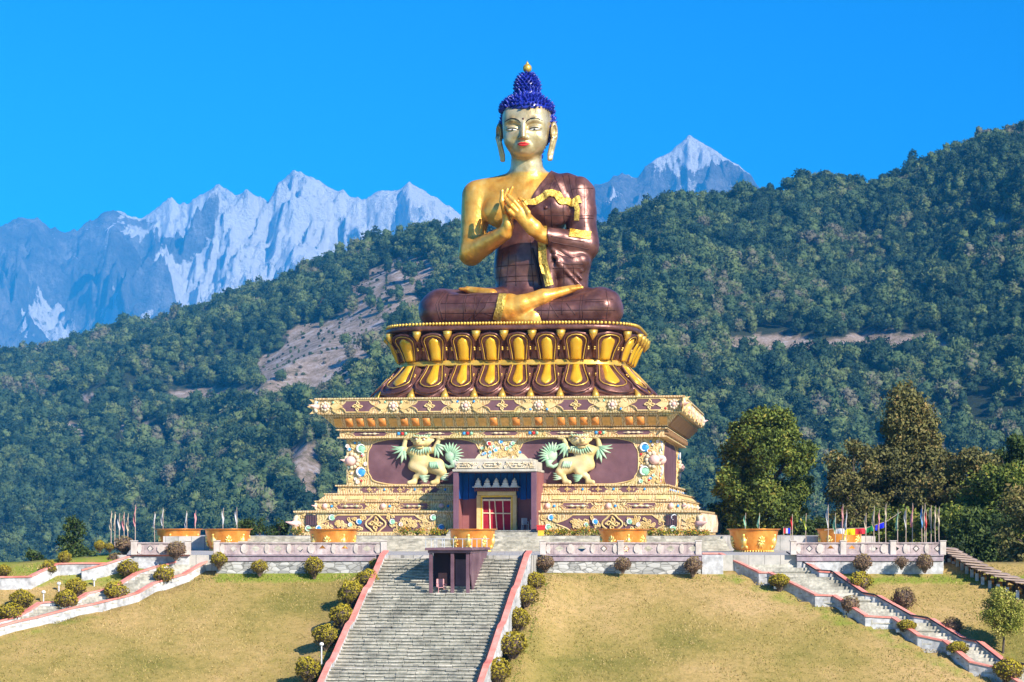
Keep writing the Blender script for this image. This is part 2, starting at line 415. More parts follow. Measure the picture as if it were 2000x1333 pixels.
# positions: jittered grid over the hill
sp = 8.6
gx, gy = np.meshgrid(np.arange(-1150, 1050, sp), np.arange(850, 2950, sp * 0.92))
gx = gx + rng.uniform(-3.6, 3.6, gx.shape); gy = gy + rng.uniform(-3.6, 3.6, gy.shape)
gx = gx.ravel(); gy = gy.ravel()
ppx = 1000 + gx / gy * F
skk, Drr = hill_params(ppx)
ok = (ppx > -760) & (ppx < 2700) & (gy < Drr + 12)
gx, gy, ppx = gx[ok], gy[ok], ppx[ok]
gz = hill_z(ppx, gy)
ppy = HOR - gz / gy * F
b1, b2 = bareness(ppx, ppy)
for dy in (6, 12, 18):
    q1, q2 = bareness(ppx, ppy - dy); b2 |= q2 & (rng.uniform(size=len(gx)) < 0.92); b1 |= q1 & (dy == 6)
keep = ~b2 & (~b1 | ((ppy < 640) & (rng.uniform(size=len(gx)) < 0.09)) | (rng.uniform(size=len(gx)) < 0.02))
thin = fbm(gx / 60, gy / 60, 3, 77)
inslide = b1 & ~b2 & (rng.uniform(size=len(gx)) < 0.55); small = inslide & ~keep; keep = keep | inslide
keep &= ~((thin < 0.36) & (rng.uniform(size=len(gx)) < 0.6))
gx, gy, gz, ppx, ppy = [q[keep] for q in (gx, gy, gz, ppx, ppy)]
sc = np.exp(rng.normal(0, 0.27, len(gx))).clip(0.5, 1.9) * (0.82 + 0.45 * fbm(gx / 90, gy / 90, 2, 12))
pick = rng.integers(0, 7, len(gx)); small = small[keep]; sc = np.where(small, rng.uniform(0.14, 0.34, len(gx)), sc)
# the nearest trees in view stand as objects of their own
vis = (ppx > 0) & (ppx < 2000) & (ppy < 1040) & (ppy > 700) & ~((ppx > 560) & (ppx < 1420))
cand = np.where(vis)[0]; cand = cand[np.argsort(gy[cand] / sc[cand])][:280]
single = np.zeros(len(gx), bool); single[cand] = True
first = {}
for j in cand:
    k = int(pick[j])
    if k not in first: root = far_protos[k][0]; first[k] = root
    else:
        root = far_protos[k][0].copy(); COL.objects.link(root)
        for ch in far_protos[k][1:]:
            c = ch.copy(); COL.objects.link(c); c.parent = root
    root.location = (gx[j], gy[j], gz[j] - 1); root.rotation_euler = (0, 0, random.uniform(0, 6.28)); root.scale = (sc[j],) * 3
    if ppx[j] > 1000: root['label'] = FT_LABEL2; root['group'] = 'nearest trees of the forest right of the pedestal'
    else: root['label'] = FT_LABEL; root['group'] = 'nearest trees of the forest left of the pedestal'
rest = ~single
me = bpy.data.meshes.new('forest'); me.vertices.add(int(rest.sum()))
me.vertices.foreach_set('co', np.stack([gx[rest], gy[rest], gz[rest] - 1], 1).astype(np.float32).ravel())
set_attr(me, 'sc', sc[rest]); set_attr(me, 'rz', rng.uniform(0, 6.28, int(rest.sum()))); set_attr(me, 'pick', pick[rest])
fo = bpy.data.objects.new('forest', me); COL.objects.link(fo)
tag(fo, 'dense mixed forest covering the hillside behind the statue', kind='stuff')
ng = bpy.data.node_groups.new('scatter', 'GeometryNodeTree')
ng.interface.new_socket('Geometry', in_out='INPUT', socket_type='NodeSocketGeometry')
ng.interface.new_socket('Geometry', in_out='OUTPUT', socket_type='NodeSocketGeometry')
gi = ng.nodes.new('NodeGroupInput'); go = ng.nodes.new('NodeGroupOutput')
jn = ng.nodes.new('GeometryNodeJoinGeometry')
def named(nm):
    q = ng.nodes.new('GeometryNodeInputNamedAttribute'); q.data_type = 'FLOAT'; q.inputs['Name'].default_value = nm; return q
nsc, nrz, npk = named('sc'), named('rz'), named('pick')
cx = ng.nodes.new('ShaderNodeCombineXYZ'); ng.links.new(nrz.outputs[0], cx.inputs[2])
for k in range(7):
    oi = ng.nodes.new('GeometryNodeObjectInfo'); oi.inputs['Object'].default_value = far_protos[k][1]; oi.transform_space = 'ORIGINAL'
    cmp = ng.nodes.new('FunctionNodeCompare'); cmp.data_type = 'FLOAT'; cmp.operation = 'EQUAL'; cmp.inputs['Epsilon'].default_value = 0.1
    ng.links.new(npk.outputs[0], cmp.inputs[0]); cmp.inputs[1].default_value = k
    ip = ng.nodes.new('GeometryNodeInstanceOnPoints')
    ng.links.new(gi.outputs[0], ip.inputs['Points']); ng.links.new(cmp.outputs[0], ip.inputs['Selection'])
    ng.links.new(oi.outputs['Geometry'], ip.inputs['Instance']); ng.links.new(cx.outputs[0], ip.inputs['Rotation']); ng.links.new(nsc.outputs[0], ip.inputs['Scale'])
    ng.links.new(ip.outputs[0], jn.inputs[0])
ng.links.new(jn.outputs[0], go.inputs[0])
md = fo.modifiers.new('scatter', 'NODES'); md.node_group = ng
print('forest', int(rest.sum()), 'single', len(cand))

# one rust-red tree above the landslip
m_rust = leaf_mat('rust_red_leaves', [(0.0, (0.10, 0.03, 0.02)), (0.5, (0.22, 0.06, 0.045)), (1.0, (0.30, 0.12, 0.08))], obj_rand=True, scale=0.55)
rt = thing('hillside_tree', 'rust-red tree standing alone at the upper left edge of the bare landslip', 'tree')
pxr, pyr = 632, 622
Dd = np.arange(1300, 2350, 2.0); zz0 = hill_z(np.full(Dd.shape, float(pxr)), Dd); e_ = np.abs(HOR - zz0 / Dd * F - pyr); jd = int(e_.argmin())
rt.location = ((pxr - 1000) / F * Dd[jd], Dd[jd], zz0[jd] - 1); rt.scale = (1.35,) * 3
V, Q = far_crown(501); mesh_np('crown', V, Q, m_rust, rt); tk = bpy.data.objects.new('trunk', tm); COL.objects.link(tk); tk.parent = rt
# ================================================================= monument frame
TH = R(7.7)
BC = Vector((0.78, 183.6, 0))        # centre of the pedestal, camera height = 0
m_brown = noisy('bronze_brown', [(0.12, 0.046, 0.036), (0.19, 0.078, 0.060), (0.27, 0.125, 0.10)], 0.8, rough=0.38, metal=0.5, bump=0.35, bscale=1.3, dist=0.16, spec=0.6, fine=(1.4, 0.28))
m_gold = noisy('gilded_gold', [(0.62, 0.36, 0.045), (0.80, 0.50, 0.08), (0.88, 0.60, 0.13)], 0.9, rough=0.36, metal=0.55, bump=0.25, bscale=2.2, dist=0.06, spec=0.6)
m_trim = noisy('gold_brocade', [(0.30, 0.17, 0.02), (0.75, 0.50, 0.09), (0.85, 0.62, 0.16)], 5.5, rough=0.45, metal=0.5, bump=0.9, bscale=7, dist=0.09, detail=3)

def surface_nets(Fv, org, h):
    nx, ny, nz = Fv.shape
    ins = Fv < 0
    c = np.zeros((nx - 1, ny - 1, nz - 1), np.int8)
    for i in (0, 1):
        for j in (0, 1):
            for k in (0, 1):
                c += ins[i:nx - 1 + i, j:ny - 1 + j, k:nz - 1 + k]
    act = (c > 0) & (c < 8)
    idx = -np.ones(act.shape, np.int64); A = np.argwhere(act); idx[act] = np.arange(len(A))
    ps = np.zeros((len(A), 3)); cnt = np.zeros(len(A))
    off = [(i, j, k) for i in (0, 1) for j in (0, 1) for k in (0, 1)]
    for a in off:
        for ax in range(3):
            if a[ax] == 0:
                b_ = list(a); b_[ax] = 1
                fa = Fv[A[:, 0] + a[0], A[:, 1] + a[1], A[:, 2] + a[2]]; fb = Fv[A[:, 0] + b_[0], A[:, 1] + b_[1], A[:, 2] + b_[2]]
                m = (fa < 0) != (fb < 0)
                tt = np.where(m, fa / np.where(m, fa - fb, 1), 0)
                p = np.repeat(np.array(a, float)[None], len(A), 0); p[:, ax] = tt
                ps += np.where(m[:, None], p, 0); cnt += m
    V = (A + ps / cnt[:, None]) * h + np.array(org)
    Q = []
    for ax in range(3):
        sl = [slice(1, -1)] * 3; sl[ax] = slice(0, -1)
        sl2 = [slice(1, -1)] * 3; sl2[ax] = slice(1, None)
        a = ins[tuple(sl)]; b_ = ins[tuple(sl2)]
        E = np.argwhere(a != b_); s0 = a[a != b_]
        o3 = [1, 1, 1]; o3[ax] = 0
        E = E + np.array(o3)
        u, v = (ax + 1) % 3, (ax + 2) % 3
        du = np.zeros(3, int); du[u] = 1; dv = np.zeros(3, int); dv[v] = 1
        q = [E - du - dv, E - dv, E, E - du]
        ii = np.stack([idx[x[:, 0], x[:, 1], x[:, 2]] for x in q], 1)
        ii[~s0] = ii[~s0][:, ::-1]
        Q.append(ii)
    return V, np.concatenate(Q)

class SDF:
    def __init__(s, lo, hi, h):
        s.lo = np.array(lo, float); s.h = h
        n = np.ceil((np.array(hi) - s.lo) / h).astype(int) + 1
        s.n = n; s.F = np.full(n, 4.0, np.float32)
        s.ax = [(s.lo[i] + np.arange(n[i]) * h).astype(np.float32) for i in range(3)]
    def like(s):
        o = SDF.__new__(SDF); o.lo = s.lo; o.h = s.h; o.n = s.n; o.ax = s.ax; o.F = np.full(s.n, 4.0, np.float32); return o
    def _sub(s, lo, hi):
        sl = []; g = []
        for i in range(3):
            a = int(max(0, math.floor((lo[i] - s.lo[i]) / s.h))); b = int(min(s.n[i], math.ceil((hi[i] - s.lo[i]) / s.h) + 1))
            if b <= a: return None, None
            sl.append(slice(a, b)); sh = [1, 1, 1]; sh[i] = -1; g.append(s.ax[i][a:b].reshape(sh))
        return tuple(sl), g
    def merge(s, sl, d, k, sub=False):
        f = s.F[sl]
        if sub:
            d = -d
            if k <= 0: s.F[sl] = np.maximum(f, d)
            else:
                hh = np.clip(0.5 - 0.5 * (f - d) / k, 0, 1); s.F[sl] = f * (1 - hh) + d * hh + k * hh * (1 - hh)
        else:
            if k <= 0: s.F[sl] = np.minimum(f, d)
            else:
                hh = np.clip(0.5 + 0.5 * (f - d) / k, 0, 1); s.F[sl] = f * (1 - hh) + d * hh - k * hh * (1 - hh)
    def cone(s, a, b, ra, rb, k=0.3, sub=False, flat=None):
        """capsule from a to b with radii ra, rb; flat=(axis vector, factor) squashes along that axis"""
        a = np.array(a, float); b = np.array(b, float); r = max(ra, rb) + k + 0.5
        sl, g = s._sub(np.minimum(a, b) - r, np.maximum(a, b) + r)
        if sl is None: return
        ab = b - a; L2 = ab @ ab + 1e-9
        pa = [g[i] - a[i] for i in range(3)]
        t = np.clip((pa[0] * ab[0] + pa[1] * ab[1] + pa[2] * ab[2]) / L2, 0, 1)
        q = [pa[i] - t * ab[i] for i in range(3)]
        if flat:
            n_ = np.array(flat[0], float); n_ /= np.linalg.norm(n_); dn = q[0] * n_[0] + q[1] * n_[1] + q[2] * n_[2]
            e = (1 / flat[1] - 1)
            q = [q[i] + dn * n_[i] * e for i in range(3)]
        d = np.sqrt(q[0] ** 2 + q[1] ** 2 + q[2] ** 2) - (ra + (rb - ra) * t)
        s.merge(sl, d.astype(np.float32), k, sub)
    def ell(s, c, r, k=0.3, sub=False, M=None):
        R_ = max(r) + k + 0.4
        sl, g = s._sub(np.array(c) - R_, np.array(c) + R_)
        if sl is None: return
        q = [g[i] - c[i] for i in range(3)]
        if M is not None: q = [q[0] * M[0][i] + q[1] * M[1][i] + q[2] * M[2][i] for i in range(3)]
        k0 = np.sqrt(sum((q[i] / r[i]) ** 2 for i in range(3))); k1 = np.sqrt(sum((q[i] / (r[i] ** 2)) ** 2 for i in range(3))) + 1e-6
        s.merge(sl, (k0 * (k0 - 1) / k1).astype(np.float32), k, sub)
    def boxr(s, c, hh, rr, k=0.3, sub=False, rot=None):
        R_ = max(hh) * 1.75 + k + 0.3
        sl, g = s._sub(np.array(c) - R_, np.array(c) + R_)
        if sl is None: return
        q = [g[i] - c[i] for i in range(3)]
        if rot is not None: q = [q[0] * rot[0][i] + q[1] * rot[1][i] + q[2] * rot[2][i] for i in range(3)]
        q = [np.abs(q[i]) - (hh[i] - rr) for i in range(3)]
        d = np.sqrt(sum(np.maximum(x, 0) ** 2 for x in q)) + np.minimum(np.maximum(np.maximum(q[0], q[1]), q[2]), 0) - rr
        s.merge(sl, d.astype(np.float32), k, sub)
    def union(s, o, k=0.3):
        s.merge((slice(None),) * 3, o.F, k)
    def mesh(s): return surface_nets(s.F, s.lo, s.h)

STZ = 15.62
stat = thing('seated_statue', 'colossal seated golden figure in a brown robe with blue curled hair, on the lotus throne', 'statue',
             BC + Vector((math.cos(TH) * 0.25 + 0.0, -math.sin(TH) * 0.25, STZ)), -TH)
G0 = SDF((-8.6, -7.2, -0.3), (8.6, 5.0, 18.6), 0.068)
# --- torso
T = G0.like()
T.ell((0.1, 1.5, 10.1), (3.25, 1.95, 2.6), 0)
T.cone((-3.5, 1.65, 11.1), (3.55, 1.65, 11.2), 1.38, 1.42, 0.9)
T.cone((-1.1, 1.7, 12.2), (-3.3, 1.7, 11.4), 0.85, 1.0, 0.6); T.cone((1.1, 1.7, 12.2), (3.3, 1.7, 11.5), 0.85, 1.0, 0.6)
T.ell((-1.75, 0.35, 9.75), (1.75, 0.95, 1.35), 0.5); T.ell((1.85, 0.35, 9.75), (1.7, 1.05, 1.35), 0.5)
T.ell((0.3, 1.45, 5.3), (2.85, 1.85, 4.6), 0.7)
T.ell((0.2, 1.2, 1.6), (4.1, 2.6, 1.9), 0.9)
T.cone((0, 1.65, 11.6), (-0.05, 1.2, 14.6), 1.5, 1.17, 0.55)
# --- arms
AR = G0.like()
AR.cone((-4.0, 1.5, 11.15), (-4.42, 0.55, 6.5), 1.3, 0.92, 0)
AR.cone((-4.42, 0.55, 6.45), (-1.35, -1.75, 7.75), 0.98, 0.58, 0.3)
AL = G0.like()
AL.cone((4.05, 1.5, 11.2), (4.72, 0.45, 6.9), 1.26, 0.98, 0)
AL.cone((4.75, 0.4, 6.85), (1.55, -1.75, 7.5), 0.95, 0.55, 0.3)
# --- legs
LA = G0.like()     # leg at the viewer's left, its shin crosses in front to the right
LA.cone((-2.0, 0.6, 1.9), (-6.35, -2.6, 1.62), 1.7, 1.5, 0); LA.ell((-6.3, -2.9, 1.5), (1.6, 1.7, 1.48), 0.5)
LA.cone((-6.2, -3.5, 1.35), (-0.6, -4.5, 1.55), 1.35, 1.12, 0.6)
LB = G0.like()
LB.cone((2.0, 0.6, 1.9), (6.35, -2.5, 1.62), 1.7, 1.5, 0); LB.ell((6.35, -2.8, 1.5), (1.58, 1.7, 1.5), 0.5)
LB.cone((6.2, -3.3, 1.35), (0.8, -4.0, 1.0), 1.35, 0.98, 0.6)
FT = G0.like()     # bare shins and feet
FT.cone((-0.9, -4.7, 1.45), (0.3, -4.85, 1.75), 1.05, 0.72, 0); FT.cone((0.3, -4.85, 1.75), (2.0, -4.55, 2.35), 0.72, 0.62, 0.3)
FT.cone((2.0, -4.5, 2.4), (4.3, -3.9, 3.05), 0.62, 0.34, 0.3, flat=((0, -0.5, 0.85), 0.8))
for i in range(5): FT.cone((4.15 + 0.05 * i, -4.15 + 0.26 * i, 2.98 + 0.06 * i), (5.0 - 0.1 * i, -4.0 + 0.26 * i, 3.12 + 0.06 * i), 0.17 if i else 0.2, 0.13, 0.05)
FT.cone((1.2, -4.3, 0.75), (-0.3, -4.35, 0.8), 0.9, 0.8, 0.2)
FT.cone((-2.2, -3.6, 2.75), (-4.2, -2.9, 3.2), 0.5, 0.3, 0.2, flat=((0, -0.5, 0.85), 0.8))
for i in range(5): FT.cone((-4.1, -3.15 + 0.24 * i, 3.18), (-4.75 + 0.07 * i, -3.15 + 0.24 * i, 3.22), 0.16, 0.12, 0.05)
# --- hands
HN = G0.like()
def finger(a, m_, b, r=0.2):
    HN.cone(a, m_, r * 1.08, r, 0.06); HN.cone(m_, b, r, r * 0.72, 0.05)
# near-vertical hand at the viewer's left
HN.cone((-1.35, -1.75, 7.75), (-1.12, -1.95, 8.3), 0.54, 0.5, 0)
HN.cone((-1.1, -1.95, 8.25), (-1.28, -2.1, 9.3), 0.52, 0.5, 0.25, flat=((1, 0.15, 0), 0.62))
finger((-1.3, -2.5, 9.35), (-1.48, -2.75, 10.1), (-1.45, -2.7, 10.95))
finger((-1.28, -2.15, 9.5), (-1.42, -2.2, 10.3), (-1.12, -2.2, 11.1))
finger((-1.2, -1.85, 9.5), (-1.22, -1.75, 10.4), (-0.78, -1.8, 11.3))
finger((-1.1, -1.6, 9.2), (-0.75, -1.6, 9.8), (-0.3, -1.9, 10.2), 0.19)
finger((-0.95, -1.9, 8.6), (-0.55, -2.3, 9.2), (-0.35, -2.3, 9.9), 0.2)
# slanted hand at the viewer's right
HN.cone((1.5, -1.75, 7.55), (1.05, -2.15, 8.0), 0.58, 0.58, 0.1)
HN.cone((0.95, -2.3, 8.05), (0.05, -2.55, 9.05), 0.64, 0.6, 0.3, flat=((0.25, -1, 0.1), 0.62))
finger((0.30, -2.55, 9.4), (0.35, -2.5, 10.0), (-0.12, -2.45, 10.35), 0.19)
finger((0.08, -2.62, 9.35), (-0.5, -2.8, 10.05), (-1.02, -2.7, 10.6))
finger((-0.18, -2.66, 9.15), (-0.72, -2.95, 9.72), (-1.12, -2.85, 10.18))
finger((-0.40, -2.62, 8.9), (-0.85, -2.95, 9.3), (-1.1, -2.85, 9.68), 0.18)
finger((0.62, -2.5, 8.55), (0.62, -2.75, 9.2), (0.15, -2.65, 9.95), 0.2)
# --- head
HD = G0.like()
HD.ell((0, 1.3, 17.1), (1.98, 2.25, 2.2), 0); HD.boxr((0, 0.45, 17.0), (1.70, 1.3, 1.1), 0.75, 0.4)
HD.ell((0, 0.75, 15.49), (1.66, 1.72, 1.6), 0.6)
HD.ell((0, 0.1, 15.94), (1.68, 1.12, 1.85), 0.45)
HD.ell((0, -0.3, 14.59), (0.85, 0.68, 0.6), 0.45)
HD.ell((-0.95, -0.2, 15.39), (0.68, 0.66, 0.72), 0.3); HD.ell((0.95, -0.2, 15.39), (0.68, 0.66, 0.72), 0.3)
for sx in (-1, 1):
    HD.ell((sx * 0.86, -1.02, 16.26), (0.62, 0.36, 0.34), 0.28, sub=True)
    HD.ell((sx * 0.86, -0.62, 16.16), (0.60, 0.34, 0.34), 0.08)                     # heavy upper lid
    HD.cone((sx * 0.3, -0.9, 16.64), (sx * 0.9, -0.85, 16.84), 0.12, 0.12, 0.25); HD.cone((sx * 0.9, -0.85, 16.84), (sx * 1.45, -0.5, 16.69), 0.12, 0.08, 0.25)
    HD.ell((sx * 0.24, -1.12, 15.32), (0.17, 0.2, 0.15), 0.1)
HD.cone((0, -0.95, 16.64), (0, -1.28, 15.42), 0.15, 0.22, 0.16)
HD.ell((0, -0.98, 14.84), (0.5, 0.26, 0.24), 0.2)
# body = everything in one skin
B = G0.like(); B.F = T.F.copy()
B.union(AR, 0.15); B.union(AL, 0.35); B.union(LA, 0.4); B.union(LB, 0.4); B.union(FT, 0.12); B.union(HN, 0.12); B.union(HD, 0.3)
X3 = G0.ax[0][:, None, None]; Y3 = G0.ax[1][None, :, None]; Z3 = G0.ax[2][None, None, :]
V, Q = B.mesh()
m_skin, n, b = mat_new('gilded_skin')
tc = N(n, 'ShaderNodeTexCoord'); sp_ = N(n, 'ShaderNodeSeparateXYZ'); n.links.new(tc.outputs['Object'], sp_.inputs[0])
tn = N(n, 'ShaderNodeTexNoise', Scale=1.1, Detail=7); n.links.new(tc.outputs['Object'], tn.inputs['Vector'])
gb = ramp(n, [(0.3, (0.66, 0.27, 0.03)), (0.45, (0.86, 0.42, 0.06)), (0.6, (0.92, 0.50, 0.09)), (0.72, (0.95, 0.60, 0.16))]); n.links.new(tn.outputs['Fac'], gb.inputs['Fac'])
pb = ramp(n, [(0.3, (0.36, 0.26, 0.11)), (0.5, (0.60, 0.46, 0.23)), (0.7, (0.74, 0.61, 0.36))]); n.links.new(tn.outputs['Fac'], pb.inputs['Fac'])
ma = N(n, 'ShaderNodeMapRange'); ma.inputs['From Min'].default_value = 12.75; ma.inputs['From Max'].default_value = 12.95; n.links.new(sp_.outputs[2], ma.inputs[0])
mx = N(n, 'ShaderNodeMix', data_type='RGBA'); n.links.new(ma.outputs[0], mx.inputs[0]); n.links.new(gb.outputs[0], mx.inputs[6]); n.links.new(pb.outputs[0], mx.inputs[7])
n.links.new(mx.outputs[2], b.inputs['Base Color']); b.inputs['Metallic'].default_value = 0.5; b.inputs['Roughness'].default_value = 0.38; b.inputs['Specular IOR Level'].default_value = 0.6
t3 = N(n, 'ShaderNodeTexNoise', Scale=1.3, Detail=5); n.links.new(tc.outputs['Object'], t3.inputs['Vector'])
bp = N(n, 'ShaderNodeBump', Strength=0.55, Distance=0.16); n.links.new(t3.outputs['Fac'], bp.inputs['Height']); n.links.new(bp.outputs[0], b.inputs['Normal'])
body = mesh_np('body', V, Q, m_skin, stat, smooth=True)

# --- robe: a shell over the body, cut at neckline, wrists and ankles
def smax(a, b_, k):
    hh = np.clip(0.5 - 0.5 * (a - b_) / k, 0, 1); return a * (1 - hh) + b_ * hh + k * hh * (1 - hh)
g1 = np.interp(G0.ax[0], [-4.5, -2.8, 0.35, 0.9, 1.9, 2.2, 6], [7.0, 7.4, 10.15, 11.2, 13.0, 14.5, 14.5]).astype(np.float32)[:, None, None]
foldt = 0.05 * np.sin((X3 * 1.0 + Z3 * 0.6) * 5.0) * np.clip((Z3 - 9.8) * 1.2, 0, 1) * np.clip((X3 - 0.8) * 2, 0, 1)
RB = G0.like(); RB.F = smax(T.F - 0.13 + foldt, np.broadcast_to((Z3 - g1) * 0.6, T.F.shape), 0.06)
al = smax(AL.F - 0.15, np.broadcast_to(2.05 - X3 + 0 * Y3 + 0 * Z3 , T.F.shape), 0.05)
RB.F = np.minimum(RB.F, al)
DR = G0.like()
DR.cone((3.5, 0.1, 6.8), (3.5, 0.5, 1.8), 1.25, 1.4, 0); DR.cone((4.5, 0.5, 6.3), (3.75, 0.6, 2.0), 0.85, 0.9, 0.4); DR.cone((1.9, -1.0, 7.3), (2.2, -1.0, 2.0), 0.42, 0.55, 0.3); DR.cone((3.0, -0.8, 5.0), (4.4, -0.3, 5.6), 0.6, 0.8, 0.4)
for i in range(4): DR.cone((2.2 + 0.2 * i, -1.45, 6.9 - 0.5 * i), (4.6, -0.7, 5.4 - 0.62 * i), 0.16, 0.12, 0.22)
RB.union(DR, 0.25)
la = smax(LA.F - 0.1, np.broadcast_to(X3 + 1.0 + 0 * Y3 + 0 * Z3, T.F.shape) - 0.25 * (Z3 - 1.5), 0.06)
lb = smax(LB.F - 0.1, np.broadcast_to(0.75 - X3 + 0 * Y3 + 0 * Z3, T.F.shape), 0.06)
RB.F = np.minimum(np.minimum(RB.F, la), lb)
lap = G0.like(); lap.ell((0, -0.6, 1.2), (4.5, 2.6, 1.5), 0); RB.union(lap, 0.3)
wr = 0.025 * np.sin(Z3 * 3.1 + 1.5 * np.sin(X3 * 1.7)) + 0.02 * np.sin(X3 * 4.0 + 2 * np.sin(Z3 * 1.3))
RB.F = RB.F + wr.astype(np.float32)
V, Q = RB.mesh()
robe = mesh_np('robe', V, Q, m_brown, stat, smooth=True)
# front surface depth of what is seen
ALLF = np.minimum(RB.F, B.F)
def front_map(Fv):
    m = Fv < 0
    i = m.argmax(1); has = m.any(1); i0 = np.maximum(i - 1, 0)
    fa = np.take_along_axis(Fv, i0[:, None, :], 1)[:, 0]; fb = np.take_along_axis(Fv, i[:, None, :], 1)[:, 0]
    tt = np.clip(fa / np.where(np.abs(fa - fb) < 1e-6, 1, fa - fb), 0, 1)
    return np.where(has, G0.ax[1][i0] + tt * G0.h, np.nan)
FMr = front_map(RB.F); FMb = front_map(B.F); FMa = front_map(ALLF)
def fy(x, z, fm=None):
    fm = FMa if fm is None else fm
    a = (x - G0.lo[0]) / G0.h; c = (z - G0.lo[2]) / G0.h
    i = min(max(int(a), 0), fm.shape[0] - 2); k = min(max(int(c), 0), fm.shape[1] - 2); a = min(max(a - i, 0), 1); c = min(max(c - k, 0), 1)
    q = fm[i:i + 2, k:k + 2]
    if np.isnan(q).any() or q.max() - q.min() > 0.5:
        y = fm[i + int(a > 0.5), k + int(c > 0.5)]; return None if np.isnan(y) else float(y)
    return float(q[0, 0] * (1 - a) * (1 - c) + q[1, 0] * a * (1 - c) + q[0, 1] * (1 - a) * c + q[1, 1] * a * c)
def on_surf(pts, fm, step=0.12):
    out = []
    for (x0, z0), (x1, z1) in zip(pts[:-1], pts[1:]):
        m = max(1, int(math.hypot(x1 - x0, z1 - z0) / step))
        for q in range(m):
            x = x0 + (x1 - x0) * q / m; z = z0 + (z1 - z0) * q / m; y = fy(x, z, fm)
            if y is not None: out.append((x, y, z))
    return out
def seam(mb, pts, r=0.04, fm=None):
    s_ = on_surf(pts, FMr if fm is None else fm)
    run = []
    for p in s_:
        if run and (abs(p[1] - run[-1][1]) > 0.5 or math.dist(p, run[-1]) > 0.8):
            if len(run) > 2: mb.tube(run, r, 5)
            run = []
        run.append((p[0], p[1] + 0.012, p[2]))
    if len(run) > 2: mb.tube(run, r, 5)
sm = MB()
def lx(px, d=0): return (px - 1031 + 3.0 * d) / 24.5    # d = metres in front of the torso axis
def lz(py): return (HOR - py) / 24.5 - STZ
def L_(*p, d=1.0): return [(lx(a, d), lz(b)) for a, b in p]
for q in [((985, 492), (975, 560)), ((998, 492), (992, 563)), ((1012, 500), (1012, 563)), ((1040, 470), (1046, 563)), ((968, 520), (1050, 519)), ((966, 541), (1056, 541)), ((990, 551), (1050, 551)),
          ((1082, 400), (1082, 455)), ((1068, 404), (1070, 450)), ((1104, 402), (1106, 460)), ((1060, 447), (1120, 448)), ((1060, 425), (1118, 424)),
          ((1085, 345), (1098, 375), (1100, 385)), ((1100, 342), (1112, 380)), ((1112, 342), (1124, 390)), ((1072, 360), (1055, 388)), ((1086, 350), (1066, 392)), ((1126, 345), (1132, 392)), ((1095, 352), (1078, 385)),
          ((1120, 372), (1162, 368)), ((1122, 427), (1164, 424)), ((1122, 432), (1164, 429)), ((1143, 360), (1146, 450)),
          ((1085, 480), (1158, 492)), ((1085, 470), (1150, 478)), ((1084, 500), (1120, 510), (1150, 503)), ((1084, 516), (1120, 523), (1148, 520)), ((1086, 530), (1146, 528)), ((1090, 546), (1144, 544)), ((1108, 520), (1108, 562)), ((1126, 525), (1128, 562)),
          ((1100, 495), (1128, 512)), ((1066, 540), (1075, 563))]:
    seam(sm, L_(*q))
def K_(*p): return [((a - 1011.5) / 25.1, (HOR - 3 - b) / 25.1 - STZ) for a, b in p]
for q in [((868, 566), (858, 592), (868, 628)), ((862, 566), (852, 592), (862, 628)), ((872, 574), (985, 574)), ((862, 590), (980, 591)), ((862, 609), (975, 611)), ((874, 567), (874, 590)), ((908, 568), (908, 628)), ((872, 570), (872, 626)),
          ((912, 576), (912, 610)), ((930, 572), (930, 628)), ((947, 575), (930, 612), (915, 624)), ((962, 572), (950, 600), (925, 622)), ((950, 612), (975, 618)), ((868, 622), (975, 624)),
          ((1052, 590), (1200, 584)), ((1052, 606), (1205, 606)), ((1060, 622), (1190, 622)), ((1060, 590), (1060, 626)), ((1078, 586), (1072, 626)), ((1075, 592), (1095, 622)), ((1100, 582), (1100, 618)), ((1140, 575), (1140, 624)), ((1135, 575), (1135, 624)),
          ((1183, 566), (1190, 595), (1184, 626)), ((1145, 590), (1185, 590)), ((1108, 592), (1128, 618))]:
    seam(sm, K_(*q))
# folded cloth hanging ridge in front of the belly
seam(sm, L_((1043, 487), (1052, 520), (1060, 563)), 0.13)
sm.build('robe_seam', noisy('dark_bronze_seam', [(0.045, 0.018, 0.015), (0.09, 0.038, 0.032)], 2, rough=0.5, metal=0.3, bump=0), robe, smooth=True)

